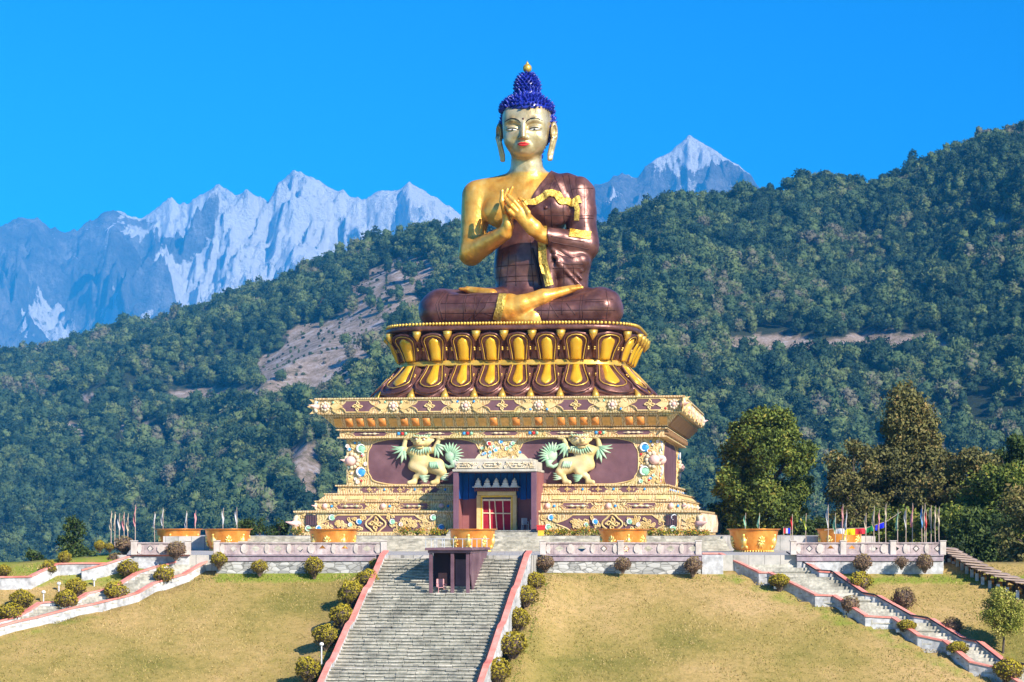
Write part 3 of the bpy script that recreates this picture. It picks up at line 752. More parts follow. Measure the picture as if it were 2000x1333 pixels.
# --- gold brocade borders lying on the robe
def ribbon(pts, wd, mb, fm=FMa, off=0.05, step=0.1, th_=0.07, frill=0):
    s_ = on_surf(pts, fm, step)
    if len(s_) < 3: return
    xs = np.array([p[0] for p in s_]); zs = np.array([p[2] for p in s_]); ys = np.array([p[1] for p in s_])
    for _ in range(3): ys[1:-1] = np.minimum(ys[1:-1], (ys[:-2] + ys[2:]) / 2)
    kz = np.convolve(np.pad(ys, 3, 'edge'), np.ones(7) / 7, 'valid'); ys = np.minimum(ys, kz)
    rows = []
    for i in range(len(xs)):
        j0, j1 = max(i - 2, 0), min(i + 2, len(xs) - 1)
        t_ = np.array([xs[j1] - xs[j0], zs[j1] - zs[j0]]); t_ /= np.linalg.norm(t_) + 1e-9
        nrm = np.array([-t_[1], t_[0]]); fr = frill * math.sin(i * 0.75)
        row = []
        for e in (-1, -0.33, 0.33, 1):
            x = xs[i] + nrm[0] * wd / 2 * e; z = zs[i] + nrm[1] * wd / 2 * e + fr * 0.5
            y = fy(x, z, fm); y = ys[i] if (y is None or abs(y - ys[i]) > 0.45) else min(y, ys[i] + 0.25)
            row.append((x, y - off - th_ - abs(fr) * 0.5, z))
        rows.append(row)
    n_ = len(rows); vs = [p for r_ in rows for p in r_] + [(p[0], p[1] + th_ + 0.1, p[2]) for r_ in rows for p in r_]
    o_ = n_ * 4; fs = []
    for i in range(n_ - 1):
        for k in range(3):
            a = i * 4 + k; fs.append((a, a + 1, a + 5, a + 4))
        fs.append((i * 4, i * 4 + 4, o_ + i * 4 + 4, o_ + i * 4)); fs.append((i * 4 + 3, o_ + i * 4 + 3, o_ + i * 4 + 7, i * 4 + 7))
    fs += [(0, o_, o_ + 1, 1), (1, o_ + 1, o_ + 2, 2), (2, o_ + 2, o_ + 3, 3)]
    e = (n_ - 1) * 4; fs += [(e, e + 1, o_ + e + 1, o_ + e), (e + 1, e + 2, o_ + e + 2, o_ + e + 1), (e + 2, e + 3, o_ + e + 3, o_ + e + 2)]
    mb.add(vs, fs)
tr = MB()
ribbon(L_((1036, 406), (1060, 392), (1070, 384)), 0.55, tr)
ribbon(L_((1068, 386), (1082, 378), (1092, 384), (1104, 396), (1122, 398), (1140, 392)), 0.6, tr, frill=0.14)
ribbon(L_((1126, 394), (1132, 412), (1130, 436)), 0.4, tr, frill=0.12)
ribbon(L_((1060, 444), (1062, 480), (1064, 515), (1072, 545), (1078, 566), d=2.2), 0.66, tr, FMr)
ribbon(L_((1122, 460), (1143, 462), (1164, 464), d=0), 0.66, tr)
tr.build('robe_border', m_trim, robe)
tr = MB()
ribbon(K_((985, 572), (982, 600), (972, 628)), 0.62, tr, FMr)
ribbon(K_((1028, 592), (1028, 626)), 0.5, tr, FMr)
tr.build('leg_hem', m_trim, robe)
mb = MB(); y = fy(lx(1072, 1), lz(410), FMr) or 0
mb.ell((lx(1072, 1), y - 0.02, lz(410)), (0.16, 0.14, 0.16)); mb.build('chest_stud', m_brown, robe, True)

# --- face
m_red = noisy('red_lip_paint', [(0.55, 0.012, 0.02), (0.7, 0.02, 0.03)], 3, rough=0.4, bump=0)
m_blackp = noisy('dark_brow_paint', [(0.01, 0.01, 0.012), (0.03, 0.025, 0.02)], 3, rough=0.5, bump=0)
m_white = noisy('white_paint', [(0.7, 0.69, 0.66), (0.82, 0.81, 0.78)], 1.5, rough=0.6, bump=0.1, fine=(2.0, 0.12))
def hy(x, z): 
    y = fy(x, z, FMb); return -1.0 if y is None else y
lip = MB()
def strip(pts, rad, mb, sink=0.5, flat=1.0, n_=6): mb.tube([(x, hy(x, z) + rad[i] * (sink - 0.6), z) for i, (x, z) in enumerate(pts)], rad, n_)
zl = 14.82
strip([(-0.5, zl + 0.04), (-0.3, zl + 0.05), (-0.12, zl + 0.09), (0, zl + 0.06), (0.12, zl + 0.09), (0.3, zl + 0.05), (0.5, zl + 0.04)], [0.02, 0.055, 0.08, 0.07, 0.08, 0.055, 0.02], lip)
strip([(-0.45, zl + 0.0), (-0.25, zl - 0.07), (0, zl - 0.1), (0.25, zl - 0.07), (0.45, zl + 0.0)], [0.02, 0.06, 0.085, 0.06, 0.02], lip)
lip.build('lips', m_red, stat, True)
for sx in (-1, 1):
    bw = MB(); strip([(sx * a, z_) for a, z_ in ((0.2, 16.52), (0.36, 16.72), (0.62, 16.86), (0.92, 16.9), (1.22, 16.85), (1.5, 16.72))], [0.03, 0.05, 0.055, 0.045, 0.035, 0.02], bw, 0.1)
    bw.build('eyebrow', m_blackp, stat, True)
    ey = MB(); zc = 16.03
    strip([(sx * 0.46, zc - 0.03), (sx * 0.66, zc - 0.02), (sx * 0.9, zc), (sx * 1.12, zc), (sx * 1.32, zc + 0.05)], [0.015, 0.05, 0.065, 0.05, 0.015], ey)
    eo = ey.build('eye', m_white, stat, True)
    pu = MB(); yy = hy(sx * 0.88, zc); pu.ell((sx * 0.88, yy - 0.02, zc - 0.01), (0.1, 0.07, 0.06), 10, 6); pu.build('pupil', m_blackp, eo, True)
    ll = MB(); strip([(sx * 0.42, zc - 0.02), (sx * 0.62, zc + 0.09), (sx * 0.9, zc + 0.13), (sx * 1.15, zc + 0.12), (sx * 1.42, zc + 0.06)], [0.02, 0.035, 0.04, 0.035, 0.02], ll, 0.1)
    ll.build('eyelid_line', m_blackp, stat, True)
mb = MB(); mb.ell((0, hy(0, 16.85), 16.85), (0.09, 0.07, 0.09)); mb.build('forehead_dot', m_brown, stat, True)
# ears
for sx in (-1, 1):
    E = SDF((min(sx * 1.5, sx * 2.9), 0.0, 12.9), (max(sx * 1.5, sx * 2.9), 2.6, 17.6), 0.05)
    E.ell((sx * 2.2, 1.15, 16.15), (0.3, 0.62, 0.82), 0); E.ell((sx * 2.3, 0.7, 16.10), (0.2, 0.36, 0.5), 0.1, sub=True)
    E.cone((sx * 2.28, 1.0, 15.70), (sx * 2.02, 0.95, 14.40), 0.22, 0.17, 0.15); E.cone((sx * 2.1, 0.75, 15.40), (sx * 1.82, 0.75, 14.30), 0.14, 0.12, 0.1)
    E.cone((sx * 2.02, 0.95, 14.40), (sx * 1.96, 0.95, 13.95), 0.15, 0.17, 0.1); E.cone((sx * 1.82, 0.8, 14.30), (sx * 1.84, 0.85, 13.9), 0.11, 0.14, 0.05)
    V, Q = E.mesh(); mesh_np('ear', V, Q, m_skin, stat, smooth=True)
# --- hair
m_blue = noisy('blue_hair_enamel', [(0.006, 0.012, 0.16), (0.012, 0.025, 0.30), (0.02, 0.04, 0.42)], 2.0, rough=0.3, bump=0.2, spec=0.6)
H = SDF((-2.9, -1.8, 13.6), (2.9, 4.6, 22.2), 0.06)
H.ell((0, 1.3, 17.85), (2.02, 2.35, 1.25), 0); 
zz = H.ax[2][None, None, :]; yy_ = H.ax[1][None, :, None]
H.F = smax(H.F, np.broadcast_to(17.72 - zz + 0 * yy_, H.F.shape) - 0.12 * np.cos(H.ax[0] * 1.7)[:, None, None] * 0.6, 0.05)
H2 = H.like(); H2.ell((0, 1.95, 16.9), (2.06, 2.0, 2.0), 0); H2.cone((0, 2.7, 15.4), (0, 2.7, 14.4), 1.1, 0.9, 0.4)
H.union(H2, 0.15)
H.cone((0, 1.5, 18.6), (0, 1.5, 19.1), 1.2, 0.95, 0.2)
V, Q = H.mesh(); cap = mesh_np('hair_cap', V, Q, m_blue, stat, smooth=True)
sp_b = MB()
prof = [(0.9, 19.45), (1.0, 19.6), (1.02, 19.85), (0.92, 20.2), (0.75, 20.5), (0.52, 20.78), (0.3, 20.92), (0.1, 21.0), (0.05, 21.15), (0.05, 21.35)]
sp_b.lathe([(0.8, 18.9), (0.85, 19.4)] + prof, 24, (0, 1.5, 0), 0.84, 0.84)
sp_b.build('topknot', m_blue, stat, True)
# curls: short leaning cones, row by row
cu = MB()
def curl(p, d, r=0.12, l=0.30):
    p = Vector(p); d = Vector(d).normalized(); up = (d + Vector((0, 0, 0.55))).normalized()
    cu.tube([p - d * 0.06, p + d * l * 0.45, p + d * l * 0.6 + up * l * 0.35, p + d * l * 0.6 + up * l * 0.62], [r, r * 0.95, r * 0.5, 0.02], 6)
Vn = V.copy()
us = []
order = rng.permutation(len(Vn))
cell = {}
for i in order:
    p = Vn[i]
    key = tuple(np.floor(p / 0.27).astype(int)); hit = False
    for dx in (-1, 0, 1):
        for dy in (-1, 0, 1):
            for dz in (-1, 0, 1):
                for q in cell.get((key[0] + dx, key[1] + dy, key[2] + dz), ()):
                    if (p - q) @ (p - q) < 0.27 ** 2: hit = True
    if hit: continue
    cell.setdefault(key, []).append(p)
    c_ = np.array([0, 1.5, 17.0 if p[2] < 18.4 else 17.8]); d = (p - c_) * np.array([1, 1, 0.8 if p[2] > 17.9 else 0.25])
    if p[2] > 17.7 or p[1] > 0.3: 
        if p[2] > 13.9: curl(p, d)
for zt, rt, nn_ in ((19.62, 0.98, 20), (19.9, 0.98, 19), (20.15, 0.9, 17), (20.38, 0.78, 14), (20.6, 0.62, 12), (20.8, 0.42, 8), (20.92, 0.2, 4)):
    for k in range(nn_):
        rt_ = rt * 0.82; a = 2 * math.pi * (k + 0.5 * (nn_ % 2)) / nn_ + zt * 3
        curl((math.cos(a) * rt_, 1.5 + math.sin(a) * rt_, zt), (math.cos(a), math.sin(a), 0.12), 0.11, 0.34)
cu.build('hair_curls', m_blue, stat, True)
fi = MB(); fi.ell((0, 1.5, 21.35), (0.36, 0.36, 0.36), 16, 10); fi.lathe([(0.13, 21.6), (0.12, 21.75), (0.05, 21.85), (0.01, 21.95)], 10, (0, 1.5, 0))
fi.build('finial', m_gold, stat, True)
del G0, T, AR, AL, LA, LB, FT, HN, HD, B, RB, DR, ALLF, lap, H, H2, la, lb, al

# ================================================================= lotus throne
LC = BC + Vector((-0.25 * math.cos(TH), 0.25 * math.sin(TH), 0))
lot = thing('lotus_throne', 'double lotus throne of brown petals with gold tongues under the seated statue', 'throne', LC + Vector((0, 0, 9.73)), -TH)
def loop_pts(a, b_, n_=4.0, m=720):
    t_ = np.linspace(0, 2 * np.pi, m, endpoint=False)
    return np.stack([a * np.sign(np.cos(t_)) * np.abs(np.cos(t_)) ** (2 / n_), b_ * np.sign(np.sin(t_)) * np.abs(np.sin(t_)) ** (2 / n_)], 1)
LB0 = loop_pts(8.7, 7.35, 5.2)
seg = np.linalg.norm(np.roll(LB0, -1, 0) - LB0, axis=1); cum = np.concatenate([[0], np.cumsum(seg)]); PER = cum[-1]
LBc = np.concatenate([LB0, LB0[:1]])
START = float(np.interp(270, np.arange(0, 721) / 2, cum))       # middle of the front
def base_at(s_):
    s_ = (s_ + START) % PER
    x = np.interp(s_, cum, LBc[:, 0]); y = np.interp(s_, cum, LBc[:, 1])
    x2 = np.interp((s_ + 0.5) % PER, cum, LBc[:, 0]); y2 = np.interp((s_ + 0.5) % PER, cum, LBc[:, 1])
    x1 = np.interp((s_ - 0.5) % PER, cum, LBc[:, 0]); y1 = np.interp((s_ - 0.5) % PER, cum, LBc[:, 1])
    tx, ty = x2 - x1, y2 - y1; l = math.hypot(tx, ty) + 1e-9
    return x, y, ty / l, -tx / l
def profI(p, t_):
    return np.interp(t_, [q[0] for q in p], [q[1] for q in p]), np.interp(t_, [q[0] for q in p], [q[2] for q in p])
Z0 = 9.73
UP = [(0, 0.0, 12.9 - Z0), (0.25, 0.15, 13.45 - Z0), (0.5, 0.42, 14.0 - Z0), (0.75, 0.8, 14.55 - Z0), (1.0, 1.08, 15.05 - Z0)]
LO = [(0, 0.0, 12.55 - Z0), (0.25, 0.45, 12.0 - Z0), (0.5, 1.0, 11.45 - Z0), (0.75, 1.6, 10.9 - Z0), (0.9, 2.1, 10.35 - Z0), (1.0, 2.25, 9.95 - Z0)]
core = MB()
NS = 160
def ring_at(off, z): 
    out = []
    for k in range(NS):
        x, y, nx_, ny_ = base_at(PER * k / NS); out.append((x + nx_ * off, y + ny_ * off, z))
    return out
def loft(mb, prof_):
    b0 = len(mb.v); vs = []; fs = []
    for off, z in prof_: vs += ring_at(off, z)
    m = len(prof_)
    for i in range(m - 1):
        for k in range(NS): fs.append((i * NS + k, i * NS + (k + 1) % NS, (i + 1) * NS + (k + 1) % NS, (i + 1) * NS + k))
    mb.add(vs, fs)
loft(core, [(2.3, 0.0), (2.3, 0.28), (2.15, 0.36)] + [(a - 0.12, z) for _, a, z in LO[::-1][1:]])
loft(core, [(a - 0.12, z) for _, a, z in UP] + [(1.3, 15.05 - Z0)])
core.build('core', m_brown, lot, True)
core = MB(); loft(core, [(0.7, 15.08 - Z0), (1.16, 15.1 - Z0), (1.28, 15.2 - Z0), (1.28, 15.42 - Z0), (1.2, 15.5 - Z0), (-3, 15.52 - Z0), (-6.8, 15.54 - Z0)])
core.build('top_rim', m_brown, lot, True)
wb = MB(); loft(wb, [(-0.1, 12.95 - Z0), (0.1, 12.92 - Z0), (0.16, 12.82 - Z0), (0.18, 12.66 - Z0), (0.3, 12.52 - Z0), (0.0, 12.45 - Z0)])
wb.build('waist_band', m_gold, lot, True)
bd = MB(); nb = 250
rx = [base_at(PER * k / nb) for k in range(nb)]
for x, y, nx_, ny_ in rx: bd.ell((x + nx_ * 1.2, y + ny_ * 1.2, 15.64 - Z0), (0.135, 0.135, 0.135), 8, 5)
bd.build('bead_rim', m_gold, lot, True)
def petal(prof_, s0, wd, t0, t1, bul, round_top=True, narrow=0.75, lift=0.0, nu=9, nt_=11):
    rows_ = []
    for j in range(nt_):
        tt = j / (nt_ - 1); t_ = t0 + (t1 - t0) * tt
        off, z = profI(prof_, t_)
        if tt > 0.72: wf = math.sqrt(max(0.0, 1 - ((tt - 0.72) / 0.28) ** 2)) * 1.0
        else: wf = narrow + (1 - narrow) * (tt / 0.72) ** 1.1
        wf = max(wf, 0.03)
        row = []
        for i in range(nu):
            u = -1 + 2 * i / (nu - 1)
            x, y, nx_, ny_ = base_at(s0 + u * wd / 2 * wf * (1 + off / 8.0))
            h_ = lift + bul * (1 - abs(u) ** 3) ** 0.7 * (0.55 + 0.45 * math.sin(math.pi * min(tt * 0.9 + 0.1, 1))) * (1 if tt < 0.9 else 0.75)
            row.append((x + nx_ * (off + h_), y + ny_ * (off + h_), z))
        rows_.append(row)
    vs = [p for r_ in rows_ for p in r_]; fs = []
    for j in range(nt_ - 1):
        for i in range(nu - 1):
            a = j * nu + i; fs.append((a, a + 1, a + nu + 1, a + nu))
    # skirt back to the core
    back = [(p[0] * 0.965, p[1] * 0.965, p[2]) for p in vs]; o_ = len(vs)
    edge = [i for i in range(nu)] + [j * nu + nu - 1 for j in range(1, nt_)] + [(nt_ - 1) * nu + i for i in range(nu - 2, -1, -1)] + [j * nu for j in range(nt_ - 2, 0, -1)]
    for a, c in zip(edge, edge[1:] + edge[:1]): fs.append((a, o_ + a, o_ + c, c))
    return vs + back, fs
def ridge(prof_, s0, wd, t0, t1, r, lift, narrow=0.8):
    pts = []
    m = 26
    for j in range(m + 1):
        q = j / m
        if q < 0.36: tt = q / 0.36 * 0.70; side = -1; wf = narrow + (1 - narrow) * tt / 0.72
        elif q > 0.64: tt = (1 - q) / 0.36 * 0.70; side = 1; wf = narrow + (1 - narrow) * tt / 0.72
        else:
            a = math.pi * (q - 0.36) / 0.28; tt = 0.70 + 0.28 * math.sin(a); side = -math.cos(a); wf = 1
        t_ = t0 + (t1 - t0) * tt; off, z = profI(prof_, t_)
        x, y, nx_, ny_ = base_at(s0 + side * wd / 2 * wf * (1 + off / 8.0)); pts.append((x + nx_ * (off + lift), y + ny_ * (off + lift), z))
    return pts
NP = 27
stp = PER / NP
m_gold_b = noisy('bright_gold_enamel', [(0.70, 0.36, 0.015), (0.82, 0.46, 0.025), (0.86, 0.54, 0.05)], 0.8, rough=0.33, metal=0.35, bump=0.1, spec=0.6)
for up in (1, 0):
    pr = UP if up else LO
    for k in range(NP):
        s0 = stp * (k + 0.5)
        if 0.30 < ((s0 / PER) % 1) < 0.70: continue        # back of the throne, never seen
        a = MB()
        if up:
            a.add(*petal(pr, s0, stp * 0.98, -0.02, 1.0, 0.30)); a.tube(ridge(pr, s0, stp * 0.74, 0.0, 0.93, 0.07, 0.34), 0.075, 5); 
        else:
            a.add(*petal(pr, s0, stp * 0.98, 0.0, 1.0, 0.34)); a.tube(ridge(pr, s0, stp * 0.76, 0.02, 0.93, 0.07, 0.38), 0.085, 5)
        pt = a.build('petal', m_brown, lot, True)
        if k not in (0,): pass
        a = MB()
        if up: a.add(*petal(pr, s0, stp * 0.41, -0.03, 0.76, 0.36, narrow=0.88, lift=0.22))
        else: a.add(*petal(pr, s0, stp * 0.36, -0.02, 0.72, 0.30, narrow=0.6, lift=0.26))
        a.build('gold_tongue', m_gold_b, pt, True)
        a = MB()
        a.tube(ridge(pr, s0, stp * 0.60, -0.02, 0.86 if up else 0.8, 0.06, 0.36 if up else 0.40, narrow=0.78), 0.04, 5)
        for sd in (-1, 1):
            for dt in (0.36, 0.42):
                off, z = profI(pr, dt); x, y, nx_, ny_ = base_at(s0 + sd * stp * 0.40); a.ell((x + nx_ * (off + 0.32), y + ny_ * (off + 0.32), z), (0.09, 0.09, 0.09), 6, 4)
        a.build('gold_line', m_gold, pt, True)
    # little gold tips between the petals
    a = MB()
    for k in range(NP):
        s0 = stp * k
        if up:
            off, z = profI(pr, 0.98); x, y, nx_, ny_ = base_at(s0)
            c = (x + nx_ * (off + 0.22), y + ny_ * (off + 0.22), z); 
            a.tube([(c[0], c[1], c[2] + 0.05), (c[0], c[1], c[2] - 0.25), (c[0] - nx_ * 0.15, c[1] - ny_ * 0.15, c[2] - 0.7)], [0.36, 0.3, 0.03], 8)
        else:
            off, z = profI(pr, 0.94); x, y, nx_, ny_ = base_at(s0)
            c = (x + nx_ * (off + 0.1), y + ny_ * (off + 0.1), z)
            a.tube([(c[0], c[1], c[2] - 0.3), (c[0], c[1], c[2] - 0.05), (c[0] - nx_ * 0.3, c[1] - ny_ * 0.3, c[2] + 0.5)], [0.34, 0.28, 0.03], 8)
    a.build('gold_tips', m_gold, lot, True)
# ================================================================= pedestal (temple base)
ped = thing('temple_pedestal', 'square tiered pedestal building with carved cream and gold reliefs and maroon panels', 'building', BC + Vector((0, 0, -0.5)), -TH)
PZ = 0.5    # local z = world z + 0.5
m_cream, n, b = mat_new('carved_plaster')
tc = N(n, 'ShaderNodeTexCoord')
vo = N(n, 'ShaderNodeTexVoronoi', Scale=3.2, feature='SMOOTH_F1'); nz1 = N(n, 'ShaderNodeTexNoise', Scale=2.2, Detail=4)
n.links.new(tc.outputs['Object'], nz1.inputs['Vector'])
mixv = N(n, 'ShaderNodeMix', data_type='VECTOR'); mixv.inputs[0].default_value = 0.25
n.links.new(tc.outputs['Object'], mixv.inputs[4]); n.links.new(nz1.outputs['Color'], mixv.inputs[5]); n.links.new(mixv.outputs[1], vo.inputs['Vector'])
c1 = ramp(n, [(0.0, (0.40, 0.26, 0.11)), (0.3, (0.58, 0.40, 0.18)), (0.6, (0.65, 0.47, 0.23)), (1.0, (0.72, 0.56, 0.33))])  # dark stops paint crevice shade into the hollows of the carving
wv = N(n, 'ShaderNodeTexWave', Scale=1.6, Distortion=9.0, Detail=3); wv.inputs['Detail Scale'].default_value = 1.6; n.links.new(tc.outputs['Object'], wv.inputs['Vector'])
n.links.new(wv.outputs['Fac'], c1.inputs['Fac'])
lowf = N(n, 'ShaderNodeTexNoise', Scale=0.6, Detail=4); n.links.new(tc.outputs['Object'], lowf.inputs['Vector'])
c2 = ramp(n, [(0.35, (0.86, 0.95, 0.78)), (0.5, (1, 1, 1)), (0.62, (1.06, 0.93, 0.82))]); n.links.new(lowf.outputs['Fac'], c2.inputs['Fac'])
mm = N(n, 'ShaderNodeMix', data_type='RGBA', blend_type='MULTIPLY'); mm.inputs[0].default_value = 1
n.links.new(c1.outputs[0], mm.inputs[6]); n.links.new(c2.outputs[0], mm.inputs[7]); n.links.new(mm.outputs[2], b.inputs['Base Color'])
b.inputs['Roughness'].default_value = 0.6
ad = N(n, 'ShaderNodeMath', operation='ADD'); n.links.new(wv.outputs['Fac'], ad.inputs[0]); n.links.new(vo.outputs['Distance'], ad.inputs[1])
bp = N(n, 'ShaderNodeBump', Strength=0.28, Distance=0.08); n.links.new(ad.outputs[0], bp.inputs['Height']); n.links.new(bp.outputs[0], b.inputs['Normal'])
m_maroon = noisy('maroon_panel', [(0.125, 0.055, 0.065), (0.165, 0.078, 0.088), (0.20, 0.10, 0.11)], 0.5, rough=0.6, bump=0.1, fine=(1.6, 0.12))
m_tan = noisy('gold_relief', [(0.56, 0.37, 0.13), (0.70, 0.50, 0.21), (0.78, 0.60, 0.31)], 1.2, rough=0.5, bump=0.3, dist=0.03)
m_pale = noisy('pale_relief', [(0.58, 0.46, 0.28), (0.72, 0.58, 0.38), (0.80, 0.68, 0.48)], 1.2, rough=0.55, bump=0.3, dist=0.03)
def paint(name, c, var=0.15, rough=0.45, scale=3):
    return noisy(name, [tuple(x * (1 - var) for x in c), tuple(min(1, x * (1 + var)) for x in c)], scale, rough=rough, bump=0.12, dist=0.02)
m_gblue = paint('blue_gem', (0.05, 0.30, 0.66), 0.4, 0.45, 6); m_ggreen = paint('green_gem', (0.26, 0.52, 0.34), 0.35, 0.45, 6); m_pink = paint('pink_petal', (0.80, 0.50, 0.42), 0.1)
m_orange = paint('orange_gem', (0.66, 0.24, 0.05), 0.25); m_redg = paint('red_gem', (0.6, 0.03, 0.03)); m_wht = m_white
m_lgreen = noisy('pale_green_mane', [(0.22, 0.45, 0.25), (0.38, 0.56, 0.36), (0.62, 0.66, 0.45)], 1.3, rough=0.55, bump=0.2, dist=0.03)
m_lion = noisy('lion_cream', [(0.34, 0.42, 0.20), (0.62, 0.46, 0.18), (0.72, 0.56, 0.27), (0.72, 0.56, 0.30)], 0.75, rough=0.5, bump=0.3, dist=0.03)
def zz(z): return z + PZ
def square_loft(mb, prof_):
    vs = []; fs = []
    notch = prof_[0][1] < 3.3 and prof_[0][0] > 12
    for hw, z in prof_:
        q = [(-hw, -hw), (-2.9, -hw), (-2.9, -11.85), (3.2, -11.85), (3.2, -hw), (hw, -hw), (hw, hw), (-hw, hw)] if notch else [(-hw, -hw), (hw, -hw), (hw, hw), (-hw, hw)]
        K = len(q); vs += [(a, b_, zz(z)) for a, b_ in q]
    for i in range(len(prof_) - 1):
        for k in range(K): fs.append((i * K + k, i * K + (k + 1) % K, i * K + K + (k + 1) % K, i * K + K + k))
    e = (len(prof_) - 1) * K; fs += [tuple(reversed(range(K))), tuple(range(e, e + K))]
    mb.add(vs, fs)
def tier(name, prof_, mt):
    mb = MB(); square_loft(mb, prof_); return mb.build(name, mt, ped)
HW = 13.72
TB = [('lower_plinth', [(15.15, -0.5), (15.15, -0.32), (14.95, -0.28), (14.9, 1.12), (15.1, 1.2), (15.1, 1.32), (13.9, 1.36)]),
      ('upper_plinth', [(13.7, 1.34), (13.65, 1.96), (13.8, 2.0), (13.8, 2.08), (13.5, 2.1)]),
      ('gem_step', [(13.55, 2.09), (13.1, 2.5), (13.2, 2.56), (13.2, 2.64), (12.4, 2.67)]),
      ('band_step', [(12.35, 2.66), (12.3, 3.14), (12.5, 3.18), (12.5, 3.28), (11.9, 3.3)]),
      ('frieze', [(11.9, 6.76), (12.35, 6.78), (12.35, 6.88), (12.2, 6.9), (12.2, 7.32), (12.45, 7.38), (12.45, 7.46), (12.1, 7.48)]),
      ('gem_cornice', [(12.15, 7.5), (12.45, 7.56), (13.15, 8.3), (13.3, 8.36), (13.3, 8.46), (13.0, 8.48)]),
      ('cornice_slab', [(13.1, 8.47), (13.55, 8.5), (13.62, 8.6), (13.55, 8.66), (13.62, 9.56), (13.78, 9.62), (13.78, 9.73), (2.0, 9.75)])]
tiers = {}
for nm, pr in TB: tiers[nm] = tier(nm, pr, m_cream)
# main wall: carved field
wl = MB(); square_loft(wl, [(11.77, 3.29), (11.77, 6.77)]); wall = wl.build('wall', m_cream, ped)

# faces: local coordinates from (a along, z world, o outward)
def FF(hw): return lambda a, z, o=0: (a, -(hw + o), zz(z))
def FR(hw): return lambda a, z, o=0: (hw + o, a, zz(z))
def plate(mb, f, poly, d0, d1): mb.prism(poly, lambda a, z, o: f(a, z, o), d0, d1)
def ogee(ca, cz, w_, h_, n_=6, tip=0.35):
    """cartouche with pointed, wavy ends"""
    pts = []
    def end(sx):
        q = []
        for i in range(n_ + 1):
            t_ = i / n_; q.append((sx * (w_ / 2 - tip * (abs(2 * t_ - 1) ** 0.6) - 0.08 * math.sin(t_ * math.pi * 2) ** 2), -h_ / 2 + h_ * t_))
        return q
    r_ = end(1); l_ = end(-1)[::-1]
    return [(ca + a, cz + z) for a, z in r_ + l_]
def cloudp(ca, cz, w_, h_, lob, m=72):
    """large panel outline: scalloped rounded rectangle"""
    out = []
    for i in range(m):
        t_ = 2 * math.pi * i / m; c, s_ = math.cos(t_), math.sin(t_)
        rx = abs(c) ** (2 / 3.6) * (1 if c > 0 else -1); rz = abs(s_) ** (2 / 5.0) * (1 if s_ > 0 else -1)
        k = 1 + 0.035 * abs(math.cos(t_ * lob)) if abs(c) > 0.35 else 1.02
        out.append((ca + rx * w_ / 2 * k, cz + max(-h_ / 2, min(h_ / 2, rz * h_ / 2 * 1.02))))
    return out
def rim(mb, f, poly, r, o): mb.tube([f(a, z, o) for a, z in poly + [poly[0]]], r, 5, caps=False)
def spiral(mb, f, a, z, rr, o, th_=0.045, turns=1.3, ph=0, sg=1):
    pts = []
    m = 12
    for i in range(m + 1):
        t_ = i / m; ang = ph + sg * t_ * turns * 2 * math.pi; r_ = rr * (1 - 0.8 * t_); pts.append(f(a + r_ * math.cos(ang), z + r_ * math.sin(ang), o))
    mb.tube(pts, [th_ * (1.2 - 0.5 * i / m) for i in range(m + 1)], 4)
def leafy(mb, f, a, z, l, ang, wd, o=0.03, d=0.07):
    pts = []
    ca, sa = math.cos(ang), math.sin(ang)
    for i in range(9):
        t_ = i / 8; w_ = wd * math.sin(math.pi * min(1, t_ * 1.05) ** 0.8) ; pts.append((l * t_, w_))
    poly = pts + [(x, -y) for x, y in pts[::-1][1:-1]]
    plate(mb, f, [(a + x * ca - y * sa, z + x * sa + y * ca) for x, y in poly], o, o + d)
def scrolls(mb, f, a0, a1, z0, z1, n_, rs=(0.12, 0.26), o=0.03, avoid=None):
    for _ in range(n_):
        a = random.uniform(a0, a1); z = random.uniform(z0, z1)
        if avoid and avoid(a, z): continue
        r_ = min(random.uniform(*rs), (z1 - z0) * 0.45)
        z = min(max(z, z0 + r_), z1 - r_)
        spiral(mb, f, a, z, r_, o, r_ * 0.24, random.uniform(0.9, 1.5), random.uniform(0, 6.28), random.choice((-1, 1)))
        if random.random() < 0.5: leafy(mb, f, a, z, r_ * 2.0, random.uniform(0, 6.28), r_ * 0.42, o)
def rosette(mbp, mbc, f, a, z, r_, o=0.05, n_=8):
    for k in range(n_):
        t_ = 2 * math.pi * k / n_; p = f(a + math.cos(t_) * r_ * 0.68, z + math.sin(t_) * r_ * 0.68, o); mbp.ell(p, (r_ * 0.3,) * 3, 7, 5)
    mbc.ell(f(a, z, o + 0.04), (r_ * 0.46,) * 3, 10, 7)
def gem(mb, mw, f, a, z, r_, o=0.05):
    """round jewel with a curling white rim"""
    d0 = Vector(f(0, 0, 1)) - Vector(f(0, 0, 0)); rr_ = tuple(r_ * (0.42 if abs(d0[k]) > 0.5 else 0.95) for k in range(3))
    mb.ell(f(a, z, o - r_ * 0.1), rr_, 12, 7)
    pts = [f(a + r_ * math.cos(t_) * (1.0 - t_ / 14), z + r_ * math.sin(t_) * (1.0 - t_ / 14), o + r_ * 0.28) for t_ in np.linspace(0.6, 4.9, 15)]
    mw.tube(pts, [r_ * 0.05 + r_ * 0.2 * math.sin(math.pi * i / 14) for i in range(15)], 5)
def cross4(mb, f, a, z, r_, o):
    for k in range(4):
        t_ = math.pi / 2 * k
        spiral(mb, f, a + math.cos(t_) * r_ * 0.5, z + math.sin(t_) * r_ * 0.5, r_ * 0.36, o, r_ * 0.12, 1.1, t_ + math.pi)
        mb.ell(f(a + math.cos(t_) * r_ * 0.85, z + math.sin(t_) * r_ * 0.85, o), (r_ * 0.17,) * 3, 6, 4)
    mb.ell(f(a, z, o + 0.03), (r_ * 0.2,) * 3, 8, 5)
